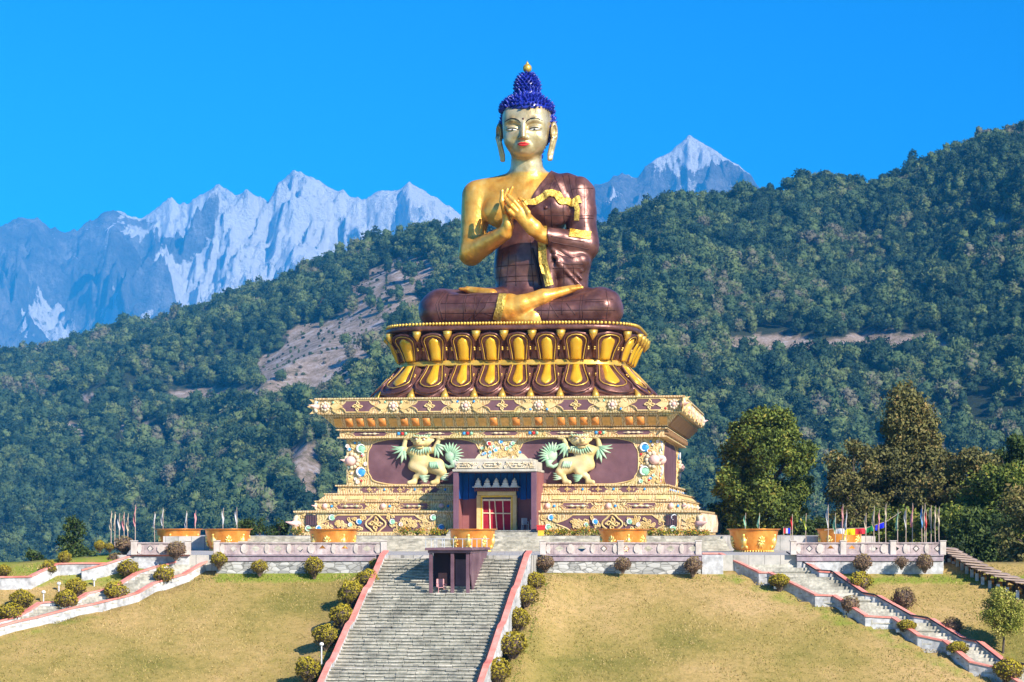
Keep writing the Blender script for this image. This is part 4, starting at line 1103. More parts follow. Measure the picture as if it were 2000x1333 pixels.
def vajra(mb, f, a, z, l, o):
    pts = [(-1, 0.02), (-0.82, 0.06), (-0.72, 0.04), (-0.62, 0.16), (-0.45, 0.2), (-0.3, 0.1), (-0.22, 0.07), (-0.1, 0.12), (0, 0.15)]
    pts += [(-x, y) for x, y in pts[::-1][1:]]
    mb.tube([f(a + x * l / 2, z, o) for x, y in pts], [y * l * 0.42 for x, y in pts], 7, flat=0.7)

# ---------- maroon inset panels with gold rims, per tier
mar = MB(); rimb = MB(); vaj = MB(); gems = {k: MB() for k in ('blue', 'green', 'orange', 'red')}; gw = MB(); pk = MB(); pkc = MB(); scr = MB(); crs = MB(); pal = MB()
def both(fn):
    fn(FF, 1); fn(FR, 0)
def slab_ornament(Fx, front):
    f = Fx(13.6); cz = 9.1
    P = 5.44; cs = [-10.55 + P * k for k in range(5)]
    for c in cs:
        pl = ogee(c, cz, 2.9, 0.86, 6, 0.55); plate(mar, f, pl, -0.05, 0.05); rim(rimb, f, pl, 0.05, 0.05)
        cross4(crs, f, c, cz, 0.42, 0.1)
    for c in [-13.0] + [x + P / 2 for x in cs[:-1]] + [13.0]:
        rosette(pal, pk, f, c, cz, 0.40, 0.06)
        for sx in (-1, 1):
            leafy(scr, f, c + sx * 0.42, cz, 0.95, (0 if sx > 0 else math.pi), 0.24, 0.02, 0.08)
            for sz in (-1, 1):
                spiral(scr, f, c + sx * 0.75, cz + sz * 0.26, 0.19, 0.08, 0.05, 1.2, 0 if sx > 0 else math.pi, sx * sz)
                leafy(scr, f, c + sx * 0.5, cz + sz * 0.22, 0.8, (0.45 * sz if sx > 0 else math.pi - 0.45 * sz), 0.12, 0.02, 0.08)
            g_ = random.choice(['blue', 'green', 'red', 'blue']); gems[g_].ell(f(c + sx * 0.62, cz + random.choice((-0.3, 0.3)), 0.08), (0.1, 0.1, 0.1), 6, 4)
    scrolls(scr, f, -13.4, 13.4, 8.7, 9.54, 60, (0.08, 0.15), 0.03, lambda a, z: any(abs(a - c) < 1.45 for c in cs))
both(slab_ornament)
pko = MB()
def gemrow(Fx, front):
    for hw0, z0, hw1, z1, cnt, col, lim in ((12.5, 7.62, 13.1, 8.26, 30, True, 12.6), (13.5, 2.14, 13.12, 2.48, 20, False, 12.7)):
        if col and not front: continue
        for k in range(cnt):
            a = -lim + 2 * lim * (k + 0.5) / cnt; w_ = lim / cnt * 0.8
            if not col and front and -3.2 < a < 3.4: continue
            for (hh, mbx, fr, o_) in ((1.0, rimb, 1.0, 0.05), (0.78, (gems['orange'] if (col and random.random() < 0.5) else (pko if col else pkc)), 0.8, 0.13)):
                q0 = Fx(hw0)(a - w_ * fr, z0 + 0.03, o_ - 0.06); q1 = Fx(hw0)(a + w_ * fr, z0 + 0.03, o_ - 0.06)
                q2 = Fx(hw1)(a + w_ * fr, z1 - 0.04, o_); q3 = Fx(hw1)(a - w_ * fr, z1 - 0.04, o_)
                b0 = Fx(hw0)(a - w_ * fr, z0 + 0.03, -0.08); b1_ = Fx(hw0)(a + w_ * fr, z0 + 0.03, -0.08); b2_ = Fx(hw1)(a + w_ * fr, z1 - 0.04, -0.08); b3_ = Fx(hw1)(a - w_ * fr, z1 - 0.04, -0.08)
                mbx.hexa((b0, b1_, b2_, b3_), (q0, q1, q2, q3))
both(gemrow)
m_under = noisy('brown_soffit', [(0.24, 0.13, 0.06), (0.33, 0.19, 0.09)], 0.7, rough=0.7, bump=0.1)
sf = MB(); q = lambda hw, a, z, o: (hw + o, a, zz(z))
sf.hexa([(12.3, -12.4, zz(7.58)), (13.0, -13.05, zz(8.28)), (13.0, 13.0, zz(8.28)), (12.3, 12.3, zz(7.58))], [(12.62, -12.4, zz(7.58)), (13.32, -13.05, zz(8.28)), (13.32, 13.0, zz(8.28)), (12.62, 12.3, zz(7.58))])
sf.build('plain_soffit', m_under, tiers['cornice_slab'])
tt_ = MB()
for k in range(40): y = -12.1 + k * 0.62; tt_.box(12.2, 12.5, y, y + 0.3, zz(7.0), zz(7.3))
tt_.build('dentils', m_under, tiers['frieze'])
def frieze_ornament(Fx, front):
    f = Fx(12.2)
    for k in range(5):
        c = -9.9 + 4.95 * k
        pl = ogee(c, 7.11, 3.1, 0.4, 6, 0.4); plate(mar, f, pl, -0.05, 0.03); rim(rimb, f, pl, 0.03, 0.03); vajra(vaj, f, c, 7.11, 1.5, 0.08)
        for dx, g_ in ((2.2, 'blue'), (2.48, 'red'), (2.75, 'green')):
            if c + dx < 12.1: gems[g_].ell(f(c + dx, 7.11, 0.04), (0.13, 0.13, 0.13), 7, 5)
    scrolls(scr, f, -12.1, 12.1, 6.92, 7.3, 60, (0.08, 0.14), 0.02, lambda a, z: any(abs(a - (-9.9 + 4.95 * k)) < 1.6 for k in range(5)))
both(frieze_ornament)
def low_bands(Fx, front):
    f = Fx(12.32)
    for c in (-9.9, -7.6, -5.3, 5.0, 7.3, 9.6, -3, 0, 3):
        if front and abs(c) < 4: continue
        if not front and c in (-3, 0, 3): pass
        pl = ogee(c, 2.92, 1.55, 0.44, 6, 0.28); plate(mar, f, pl, -0.05, 0.04); cross4(crs, f, c, 2.92, 0.2, 0.07)
        gems['blue'].ell(f(c + 1.15, 2.92, 0.03), (0.1,) * 3, 6, 4)
    scrolls(scr, f, -12.2, 12.2, 2.74, 3.12, 70, (0.07, 0.14), 0.02, lambda a, z: front and abs(a) < 3.4)
    f = Fx(13.68)
    for c in (-11.0, -6.3, 5.9, 10.6, -1.6, 2.2):
        if front and abs(c) < 4: continue
        pl = ogee(c, 1.67, 2.7, 0.5, 6, 0.3); plate(mar, f, pl, -0.05, 0.04); rim(rimb, f, pl, 0.035, 0.04); vajra(vaj, f, c, 1.67, 1.7, 0.08)
        for dx in (-0.42, 0.42): gems['green'].ell(f(c + dx, 1.67, 0.12), (0.1,) * 3, 6, 4)
    for c in (-8.6, -13, -4.2, 3.7, 8.2, 12.8):
        pk.ell(f(c, 1.67, 0.02), (0.22,) * 3, 9, 6); rosette(pal, pk, f, c, 1.67, 0.24, 0.04)
        gems['blue'].ell(f(c + 0.5, 1.67, 0.03), (0.11,) * 3, 6, 4)
    scrolls(scr, f, -13.5, 13.5, 1.4, 1.94, 80, (0.09, 0.18), 0.02, lambda a, z: front and abs(a) < 3.4)
    f = Fx(14.93)
    for c in ((-8.9, 8.6) if front else (-8, 0, 8)):
        pl = ogee(c, 0.36, 9.0 if front else 6.5, 1.3, 9, 1.6); plate(mar, f, pl, -0.05, 0.04); rim(rimb, f, pl, 0.06, 0.05)
        cross4(crs, f, c, 0.36, 0.55, 0.14)
        pl = [(c + 0.68 * math.cos(t_) * (1 + 0.12 * math.cos(4 * t_)), 0.36 + 0.62 * math.sin(t_) * (1 + 0.12 * math.cos(4 * t_))) for t_ in np.linspace(0, 2 * math.pi, 25)[:-1]]
        rim(rimb, f, pl, 0.07, 0.1)
        for sx in (-1, 1):
            for i in range(46):
                t_ = random.random() ** 0.7; a = c + sx * (0.85 + 2.2 * t_); hgt = 0.56 * (1 - t_) ** 0.55 + 0.06
                spiral(scr, f, a, 0.36 + random.uniform(-1, 1) * hgt, random.uniform(0.09, 0.17), 0.09, 0.045, 1.2, random.uniform(0, 6.28), sx)
            for a_, z_, g_, r_ in ((1.25, 0.5, 'blue' if sx < 0 else 'green', 0.22), (1.9, 0.28, 'red' if sx > 0 else 'green', 0.17)):
                gem(gems[g_] if g_ != 'red' else pk, gw, f, c + sx * a_, z_, r_, 0.12)
    for c, g_ in ((-13.2, 'blue'), (-12.2, 'green'), (-4.6, 'green'), (-4.0, 'blue'), (4.1, 'blue'), (3.9, 'green'), (13.1, 'blue'), (13.0, 'green'), (-14.0, 'green')):
        gem(gems[g_], gw, f, c, random.choice((0.0, 0.8)) if abs(c) > 4.05 else 0.1, 0.24, 0.06)
    scrolls(scr, f, -14.8, 14.8, -0.2, 1.08, 200, (0.12, 0.27), 0.02, lambda a, z: (front and (abs(a) < 3.5)) or any(abs(a - c) < (3.4 if front else 2.4) for c in ((-8.9, 8.6) if front else (-8, 0, 8))))
both(low_bands)
# ---------- main wall field
def wall_field(Fx, front):
    f = Fx(11.77)
    cen = ((-7.35, 6.1), (6.45, 6.4)) if front else ((0.0, 9.5),)
    pan = []
    if front: panels = ((-5.85, 8.3), (5.75, 8.7))
    else: panels = ((0.0, 15.0),)
    for c, w_ in panels:
        pl = cloudp(c, 5.02, w_, 3.44, 5); plate(mar, f, pl, -0.05, 0.05)
        rim(rimb, f, pl, 0.045, 0.06)
    av = lambda a, z: any(abs(a - c) < w_ / 2 + 0.15 for c, w_ in panels)
    scrolls(scr, f, -11.6, 11.6, 3.4, 6.7, 420 if front else 300, (0.12, 0.26), 0.02, av)
    for s_ in ((-1, 1) if front else (-1, 1)):
        a = 11.0 * s_
        gem(gems['green' if s_ < 0 else 'blue'], gw, f, a + (0.35 if s_ < 0 else -0.3), 6.0, 0.36, 0.08)
        gem(gems['blue' if s_ < 0 else 'green'], gw, f, a + (0.35 if s_ < 0 else -0.3), 4.25, 0.38, 0.08)
        pk.ell(f(a + 0.45 * s_ , 5.1, 0.12), (0.42, 0.42, 0.38), 10, 6)
        for k in range(7): t_ = math.pi * (0.5 + k / 6); pal.ell(f(a + 0.45 * s_ - s_ * 0.1 + s_ * 0.48 * math.cos(t_), 5.1 + 0.5 * math.sin(t_), 0.1), (0.17,) * 3, 6, 4)
        for k in range(4): gems[['red', 'orange', 'red', 'blue'][k]].ell(f(a - s_ * 0.2 + random.uniform(-0.4, 0.4), 3.6 + k * 0.95, 0.06), (0.1,) * 3, 6, 4)
        for k in range(14):
            gem(random.choice((gems['blue'], gems['green'], pk, gems['orange'], pk)), gw, f, a + random.uniform(-0.75, 0.75), 3.5 + k * 0.225, random.uniform(0.09, 0.17), 0.07)
wall_field(FF, 1); wall_field(FR, 0)
# central crest over the porch
f = FF(11.77)
cr = [(-2.6, 3.3), (-2.75, 4.9), (-2.0, 5.15), (-1.7, 5.55), (-1.1, 5.75), (-0.9, 6.2), (-1.4, 6.75), (1.4, 6.75), (0.9, 6.2), (1.1, 5.75), (1.7, 5.55), (2.1, 5.15), (2.9, 4.9), (2.9, 3.3)]
cb = MB(); plate(cb, f, cr, 0.0, 0.22)
scrolls(scr, f, -1.2, 1.2, 5.0, 6.6, 60, (0.1, 0.22), 0.24); scrolls(scr, f, -2.4, 2.4, 4.9, 5.2, 24, (0.1, 0.18), 0.24)
for a, z, g_ in ((-0.9, 6.35, 'red'), (0, 6.45, 'blue'), (0.9, 6.35, 'green'), (-0.4, 5.85, 'blue'), (0.45, 5.95, 'green')): gem(gems[g_], gw, f, a, z, 0.17, 0.28)
for k in range(12): gem(random.choice((gems['blue'], gems['green'], pk)), gw, f, random.uniform(-1.5, 1.5), random.uniform(5.3, 6.5), 0.12, 0.27)
cb.build('crest', m_pale, wall)

# corner shells
def shell(x, y, z, r_, ang):
    for k in range(9):
        t_ = math.pi * k / 8; 
        d = Vector((math.cos(ang), math.sin(ang), 0)); pal.ell((x + d.x * (0.1 + 0.25 * math.sin(t_)) * r_, y + d.y * (0.1 + 0.25 * math.sin(t_)) * r_, zz(z + r_ * 0.8 * math.cos(t_))), (r_ * 0.32,) * 3, 7, 5)
    pk.tube([(x - d.x * r_ * 0.3, y - d.y * r_ * 0.3, zz(z)), (x + d.x * r_ * 0.4, y + d.y * r_ * 0.4, zz(z)), (x + d.x * r_ * 0.9, y + d.y * r_ * 0.9, zz(z + r_ * 0.1)), (x + d.x * r_ * 1.7, y + d.y * r_ * 1.7, zz(z + r_ * 0.25))], [r_ * 0.5, r_ * 0.45, r_ * 0.22, 0.02], 9)
for sx in (-1, 1):
    shell(sx * 14.85, -14.85, 0.35, 0.6, math.atan2(-1, sx)); shell(sx * 13.65, -13.65, 9.1, 0.42, math.atan2(-1, sx)); shell(sx * 11.75, -11.75, 5.1, 0.36, math.atan2(-1, sx)); shell(sx * 13.68, -13.68, 1.68, 0.24, math.atan2(-1, sx))
shell(13.65, 13.65, 9.1, 0.38, 0.78)
# fluted carving on the right side of the base and slab
fl = MB()
for k in range(11):
    y = -13.9 + 2.75 * k
    fl.tube([(14.98, y, zz(-0.3)), (14.98, y + 0.1, zz(0.4)), (14.98, y, zz(1.1))], [0.34, 0.42, 0.3], 7)
    fl.tube([(13.62, y * 0.93, zz(8.66)), (13.66, y * 0.93, zz(9.1)), (13.62, y * 0.93, zz(9.54))], [0.12, 0.2, 0.12], 5)
fl.build('fluted_carving', noisy('fluted_stone', [(0.30, 0.18, 0.13), (0.62, 0.46, 0.30), (0.78, 0.62, 0.42)], 1.1, rough=0.7, bump=0.4), tiers['lower_plinth'])
mar.build('maroon_panels', m_maroon, ped); rimb.build('gold_rims', m_tan, ped); vaj.build('sceptre_relief', m_pale, ped)
scr.build('scroll_carving', m_tan, ped); crs.build('knot_relief', m_tan, ped); pal.build('shell_relief', m_pale, ped, True); pk.build('pink_buds', m_pink, ped, True)
pkc.build('gem_tiles', m_tan, ped); pko.build('amber_tiles', paint('amber_tile', (0.74, 0.40, 0.11), 0.2), ped); gw.build('jewel_swirls', m_wht, ped, True)
for k, mt_ in (('blue', m_gblue), ('green', m_ggreen), ('orange', m_orange), ('red', m_redg)): gems[k].build(k + '_jewels', mt_, ped, True)
# ventilation grilles
m_dark = noisy('dark_metal', [(0.03, 0.025, 0.035), (0.06, 0.05, 0.06)], 2, rough=0.6, bump=0)
for a in (-13.75, 12.9):
    gfr = MB(); f = FF(14.95)
    plate(gfr, f, [(a - 0.42, 0.2), (a + 0.42, 0.2), (a + 0.42, 1.02), (a - 0.42, 1.02)], 0.0, 0.12); go_ = gfr.build('vent_grille', m_dark, ped)
    sl = MB()
    for k in range(6): plate(sl, f, [(a - 0.34 + k * 0.13, 0.27), (a - 0.3 + k * 0.13, 0.27), (a - 0.3 + k * 0.13, 0.95), (a - 0.34 + k * 0.13, 0.95)], 0.121, 0.16)
    sl.build('vent_bars', m_maroon, go_)

# ---------- lion reliefs
def lion(name, flip, ca):
    s = SDF((-3.2, -1.2, -0.2), (3.4, 0.6, 3.7), 0.05)
    s.ell((-0.35, -0.15, 2.35), (0.78, 0.5, 0.6), 0); s.ell((-0.3, -0.15, 1.65), (0.66, 0.5, 0.55), 0.3); s.cone((-0.25, -0.15, 1.6), (1.05, -0.1, 1.3), 0.55, 0.62, 0.3)
    s.ell((-0.68, -0.52, 2.3), (0.3, 0.16, 0.2), 0.1); s.ell((-0.08, -0.52, 2.3), (0.3, 0.16, 0.2), 0.1)
    s.cone((-0.95, -0.15, 2.5), (-1.5, -0.2, 2.5), 0.27, 0.2, 0.2); s.cone((-1.5, -0.2, 2.5), (-1.3, -0.25, 3.3), 0.21, 0.16, 0.1); s.ell((-1.18, -0.3, 3.42), (0.34, 0.2, 0.13), 0.08)
    s.cone((0.3, -0.15, 2.5), (0.85, -0.2, 2.5), 0.27, 0.22, 0.2); s.cone((0.85, -0.2, 2.5), (1.2, -0.25, 3.2), 0.21, 0.16, 0.1); s.ell((1.4, -0.3, 3.38), (0.38, 0.2, 0.13), 0.08)
    s.cone((-0.7, -0.3, 1.35), (0.1, -0.45, 0.9), 0.40, 0.32, 0.2); s.cone((0.1, -0.45, 0.88), (-0.5, -0.35, 0.5), 0.3, 0.2, 0.12); s.cone((-0.5, -0.35, 0.5), (-0.62, -0.4, 0.2), 0.2, 0.2, 0.1); s.cone((-0.6, -0.45, 0.12), (-0.98, -0.6, 0.07), 0.22, 0.16, 0.1)
    s.cone((1.1, -0.2, 1.25), (1.5, -0.4, 0.85), 0.52, 0.34, 0.2); s.cone((1.5, -0.4, 0.85), (1.25, -0.35, 0.45), 0.3, 0.2, 0.12); s.cone((1.25, -0.35, 0.45), (1.1, -0.4, 0.18), 0.2, 0.2, 0.1); s.cone((1.1, -0.45, 0.12), (0.78, -0.6, 0.07), 0.22, 0.16, 0.1)
    s.ell((0.0, -0.4, 3.16), (0.72, 0.45, 0.42), 0.12); s.ell((-0.22, -0.78, 2.98), (0.42, 0.3, 0.2), 0.12); s.ell((-0.15, -0.72, 2.68), (0.33, 0.25, 0.13), 0.08); s.cone((-0.1, -0.75, 3.3), (-0.25, -1.05, 3.1), 0.13, 0.15, 0.08)
    for sx in (-1, 1):
        s.ell((0.0 + sx * 0.28 - 0.08, -0.78, 3.3), (0.14, 0.12, 0.11), 0.04); s.ell((sx * 0.74, -0.35, 3.3), (0.17, 0.1, 0.2), 0.06); s.cone((-0.08 + sx * 0.08, -0.8, 3.42), (-0.04 + sx * 0.5, -0.62, 3.5), 0.09, 0.08, 0.05)
    V, Q = s.mesh()
    g_ = MB()
    def flame(p, q, r_, bend=0.15):
        p = Vector(p); q = Vector(q); mid = (p + q) / 2 + Vector((0, -0.08, -bend)); g_.tube([p, (p + mid) / 2 + Vector((0, 0, -bend * 0.2)), mid, (mid + q) / 2 + Vector((0, 0, -bend * 0.1)), q], [r_ * 0.9, r_, r_ * 0.85, r_ * 0.5, 0.01], 6, flat=0.7)
    for q in ((-2.4, 2.85), (-2.45, 2.6), (-2.3, 2.25), (-2.0, 1.8), (-1.6, 1.5), (-1.25, 1.75)): flame((-1.45 + 0.03 * q[1], -0.25, 2.75), (q[0], -0.4, q[1]), 0.16, 0.1)
    for q in ((1.95, 2.75), (1.85, 2.4), (1.6, 2.05), (1.25, 1.85), (0.95, 1.95)): flame((1.05, -0.25, 2.95), (q[0], -0.4, q[1]), 0.17, 0.02)
    g_.tube([(1.5, -0.2, 1.5), (2.0, -0.3, 1.22), (2.35, -0.3, 1.35), (2.3, -0.3, 1.75)], [0.1, 0.14, 0.22, 0.36], 8)
    g_.ell((2.15, -0.3, 2.1), (0.45, 0.22, 0.5), 12, 8)
    for k in range(11): a = -0.55 + k * 0.27; flame((2.1 + 0.25 * math.cos(a), -0.35, 2.0 + 0.25 * math.sin(a)), (2.1 + 1.08 * math.cos(a), -0.4, 2.05 + 1.05 * math.sin(a)), 0.13, -0.06)
    for k in range(5): flame((-0.35 + 0.1 * k, -0.5, 0.72 - 0.1 * k), (0.62 - 0.05 * k, -0.55, 0.62 - 0.12 * k), 0.12, 0.08)
    for k in range(4): flame((1.4, -0.45, 0.7 - 0.1 * k), (2.05, -0.5, 0.78 - 0.17 * k), 0.12, 0.05)
    for k in range(9): flame((0.0 + 0.15 * (k - 4), -0.66, 2.72), (-0.1 + 0.21 * (k - 4), -0.68, 2.1 + 0.05 * abs(k - 4)), 0.1, -0.02)
    for k in range(5): flame((0.65 + 0.12 * k, -0.68, 1.62), (0.75 + 0.14 * k, -0.76, 1.1), 0.12, 0.03)
    for k in range(7): flame((-0.45 + 0.15 * k, -0.6, 3.45), (-0.7 + 0.24 * k, -0.5, 3.66), 0.09, -0.04)
    fc = MB(); ft = MB()
    for s2 in (-1, 1):
        fc.ell((-0.08 + s2 * 0.28, -0.9, 3.3), (0.1, 0.05, 0.07), 8, 5); ft.ell((-0.1 + s2 * 0.28, -0.94, 3.29), (0.05, 0.03, 0.05), 6, 4)
        ft.tube([(-0.08 + s2 * 0.08, -0.92, 3.4), (-0.06 + s2 * 0.3, -0.9, 3.44), (-0.04 + s2 * 0.5, -0.76, 3.34)], 0.035, 5); ft.ell((-0.25 + s2 * 0.12, -1.12, 3.05), (0.06, 0.05, 0.04), 6, 4)
    ft.tube([(-0.6, -0.95, 2.86), (-0.2, -1.06, 2.84), (0.22, -0.98, 2.86)], 0.05, 5)
    sx = -1 if flip else 1
    V = V * np.array([sx, 1, 1]) * 1.0 + np.array([ca, -11.85, zz(3.36)])
    if flip: Q = Q[:, ::-1]
    o = mesh_np(name, V, Q, m_lion, wall, smooth=True); g_.v = [(p[0] * sx + ca, p[1] - 11.85, p[2] + zz(3.36)) for p in g_.v]
    if flip: g_.f = [tuple(reversed(q)) for q in g_.f]
    g_.build('mane_and_tail', m_lgreen, o, True)
    for q, nm_, mt_ in ((fc, 'eyes', m_white), (ft, 'face_lines', m_under)):
        q.v = [(p[0] * sx + ca, p[1] - 11.85, p[2] + zz(3.36)) for p in q.v]
        q.build(nm_, mt_, o, True)
lion('lion_relief', False, -5.9); lion('lion_relief', True, 5.96)

# ---------- porch
m_frame = noisy('maroon_post_paint', [(0.13, 0.06, 0.085), (0.19, 0.095, 0.12)], 0.8, rough=0.5, bump=0.1)
m_bluec = noisy('blue_curtain', [(0.004, 0.05, 0.22), (0.008, 0.11, 0.42)], 0.7, rough=0.7, bump=0.3)
m_redw = noisy('red_brown_wall', [(0.23, 0.075, 0.07), (0.32, 0.12, 0.11)], 0.6, rough=0.7, bump=0.1)
m_dred = noisy('red_cloth', [(0.28, 0.006, 0.02), (0.42, 0.015, 0.035)], 1.2, rough=0.8, bump=0.3)
m_yel = paint('yellow_gold_paint', (0.78, 0.45, 0.04)); m_conc = noisy('pale_concrete', [(0.42, 0.41, 0.39), (0.58, 0.56, 0.53), (0.68, 0.66, 0.62)], 0.7, rough=0.85, bump=0.2, fine=(6, 0.15))
pr = MB(); y0, y1 = -16.4, -12.9
for a, b_ in ((-2.9, -2.52), (2.82, 3.2)): pr.box(a, b_, y0, y0 + 0.4, zz(-0.15), zz(4.14))
porch = pr.build('porch_frame', m_frame, ped, bevel=0.02)
pr = MB(); pr.box(-2.9, -2.75, y0 + 0.41, -11.9, zz(-0.15), zz(4.14)); pr.box(3.05, 3.2, y0 + 0.41, -11.9, zz(-0.15), zz(4.14)); pr.build('side_wall', m_redw, porch)
pr = MB(); pr.box(-2.74, 3.04, -13.0, -12.8, zz(-0.1), zz(4.14)); pr.build('back_wall', m_redw, porch)
pr = MB()
for k in range(12):                                  # hanging blue cloth, pleated
    a = -2.72 + k * 0.48; pr.box(a, a + 0.44, -13.1 - 0.05 * (k % 2), -13.02, zz(2.15 + 0.06 * (k % 3)), zz(4.1))
pr.box(-2.73, -2.66, y0 + 0.8, -13.2, zz(2.2), zz(4.1)); pr.box(2.96, 3.03, y0 + 0.8, -13.2, zz(2.2), zz(4.1)); pr.build('blue_curtain', m_bluec, porch)
pr = MB(); pr.box(-2.95, 3.25, y0 - 0.1, -11.9, zz(4.141), zz(4.32)); pr.box(-2.8, 3.1, y0, -11.9, zz(4.33), zz(4.9)); pr.box(-2.55, 2.8, y0 + 0.25, -11.9, zz(4.91), zz(5.1)); pr.build('porch_roof', noisy('weathered_canopy', [(0.36, 0.32, 0.26), (0.50, 0.45, 0.36), (0.60, 0.54, 0.44)], 1.2, rough=0.85, bump=0.3), porch, bevel=0.03)
fsc = MB(); fp = lambda a, z, o=0: (a, y0 - 0.02 - o, zz(z))
for c in (-2.0, 1.9, -0.05): 
    pl = ogee(c, 4.61, 1.5, 0.36, 5, 0.2); rim(fsc, fp, pl, 0.04, 0.03); vajra(fsc, fp, c, 4.61, 0.9, 0.05)
scrolls(fsc, fp, -2.7, 3.0, 4.4, 4.84, 50, (0.07, 0.13), 0.02); fsc.build('lintel_carving', m_pale, porch)
pr = MB(); pr.box(-2.74, 3.04, y0 - 0.1, -13.01, zz(-0.35), zz(-0.12)); pr.build('porch_floor', m_conc, porch)
# door
dc = -0.1
dr = MB(); dr.box(dc - 1.5, dc - 1.2, -13.6, -13.2, zz(-0.11), zz(2.45)); dr.box(dc + 1.2, dc + 1.5, -13.6, -13.2, zz(-0.11), zz(2.45)); dr.box(dc - 1.45, dc + 1.45, -13.6, -13.2, zz(2.46), zz(2.75)); door = dr.build('door', m_tan, porch, bevel=0.02)
dr = MB(); dr.box(dc - 1.19, dc - 1.07, -13.58, -13.4, zz(-0.11), zz(2.3)); dr.box(dc + 1.07, dc + 1.19, -13.58, -13.4, zz(-0.11), zz(2.3)); dr.box(dc - 1.19, dc + 1.19, -13.58, -13.4, zz(2.31), zz(2.45)); dr.build('door_frame', m_yel, door)
dr = MB(); dr.box(dc - 1.06, dc + 1.06, -13.45, -13.3, zz(-0.11), zz(2.2)); dr.build('door_cloth', m_dred, door)
dr = MB()
for x0, x1 in ((-0.56, -0.48), (-0.16, 0.02), (0.44, 0.53)): dr.tube([(dc + x0, -13.5, zz(2.2)), (dc + x1, -13.5, zz(-0.1))], 0.045, 5)
dr.tube([(dc - 1.06, -13.5, zz(1.15)), (dc + 1.06, -13.5, zz(1.12))], 0.045, 5)
for x in (-1.06, 1.06): dr.tube([(dc + x, -13.5, zz(2.2)), (dc + x, -13.5, zz(-0.1))], 0.04, 5)
dr.box(dc - 1.06, dc + 1.06, -13.5, -13.46, zz(2.05), zz(2.2)); dr.build('door_ribbons', paint('pale_gold_ribbon', (0.85, 0.66, 0.42)), door)
dr = MB()
for k in range(22): dr.box(dc - 1.62 + k * 0.15, dc - 1.53 + k * 0.15, -13.85, -13.3, zz(2.77), zz(2.9)); dr.box(dc - 1.6 + k * 0.15, dc - 1.55 + k * 0.15, -13.95, -13.3, zz(2.92), zz(3.03))
dr.build('bracket_teeth', m_redw, door)
dr = MB(); dr.box(dc - 1.75, dc + 1.75, -14.0, -13.2, zz(3.04), zz(3.1))
for k in range(5):
    c = dc - 1.35 + k * 0.675; dr.box(c - 0.26, c + 0.26, -13.95, -13.5, zz(3.1), zz(3.2)); dr.box(c - 0.2, c + 0.2, -13.9, -13.55, zz(3.2), zz(3.38)); dr.lathe([(0.15, 0), (0.19, 0.1), (0.13, 0.22), (0.06, 0.26), (0.06, 0.32), (0.01, 0.36)], 10, (c, -13.72, zz(3.38)))
dr.build('door_crown', m_white, door)

# ================================================================= plaza, terrace, front steps (world coordinates)
m_pave, n, b = mat_new('stone_paving')
tc = N(n, 'ShaderNodeTexCoord'); bk = N(n, 'ShaderNodeTexBrick', Scale=1.0); bk.inputs['Brick Width'].default_value = 0.9; bk.inputs['Row Height'].default_value = 0.45; bk.inputs['Mortar Size'].default_value = 0.02
bk.inputs['Color1'].default_value = (0.42, 0.40, 0.36, 1); bk.inputs['Color2'].default_value = (0.56, 0.53, 0.48, 1); bk.inputs['Mortar'].default_value = (0.22, 0.21, 0.19, 1)
n.links.new(tc.outputs['Object'], bk.inputs['Vector']); tn = N(n, 'ShaderNodeTexNoise', Scale=1.1, Detail=7, Roughness=0.7); n.links.new(tc.outputs['Object'], tn.inputs['Vector'])
rr = ramp(n, [(0.3, (0.55, 0.56, 0.52)), (0.5, (0.95, 0.93, 0.9)), (0.7, (1.15, 1.1, 1.05))]); n.links.new(tn.outputs['Fac'], rr.inputs['Fac'])
mm = N(n, 'ShaderNodeMix', data_type='RGBA', blend_type='MULTIPLY'); mm.inputs[0].default_value = 1; n.links.new(bk.outputs[0], mm.inputs[6]); n.links.new(rr.outputs[0], mm.inputs[7]); n.links.new(mm.outputs[2], b.inputs['Base Color']); b.inputs['Roughness'].default_value = 0.85
def slab(name, poly, z0, z1, mt, lab=None, kind='structure'):
    m = MB(); m.prism(poly, lambda a, b_, d: (a, b_, d), z0, z1); o = m.build(name, mt); 
    tag(o, lab, kind=kind); return o
slab('upper_plaza', [(-24, 158.5), (25, 158.5), (30, 205), (-26, 205)], -14, -0.52, m_pave, 'pale paved plaza around the foot of the pedestal')
TZ = -1.5
slab('terrace', [(-22.5, 131.3), (24.6, 131.3), (26, 162), (-27, 162)], -14, TZ, m_pave, 'pale paved terrace in front of the pedestal')
# steps from terrace to plaza
rot = Matrix.Rotation(-TH, 4, 'Z')
st = MB(); base = Vector((0.78, 183.6, 0))
def PL(u, v, z): p = rot @ Vector((u, v, 0)); return (base.x + p.x, base.y + p.y, z)
m_step, n, b = mat_new('stair_stone')
tc = N(n, 'ShaderNodeTexCoord'); mp = N(n, 'ShaderNodeMapping'); mp.inputs['Rotation'].default_value = (0, 0, R(10.7)); n.links.new(tc.outputs['Object'], mp.inputs[0])
mpz = N(n, 'ShaderNodeMapping'); mpz.inputs['Scale'].default_value = (1, 1, 1); n.links.new(mp.outputs[0], mpz.inputs[0])
t1 = N(n, 'ShaderNodeTexNoise', Scale=0.9, Detail=8, Roughness=0.75); n.links.new(mpz.outputs[0], t1.inputs['Vector'])
r1_ = ramp(n, [(0.32, (0.20, 0.185, 0.15)), (0.45, (0.36, 0.33, 0.26)), (0.58, (0.52, 0.48, 0.385)), (0.72, (0.64, 0.58, 0.47))]); n.links.new(t1.outputs['Fac'], r1_.inputs['Fac'])
mp2 = N(n, 'ShaderNodeMapping'); mp2.inputs['Scale'].default_value = (2.6, 1.0, 5.5); n.links.new(mp.outputs[0], mp2.inputs[0])
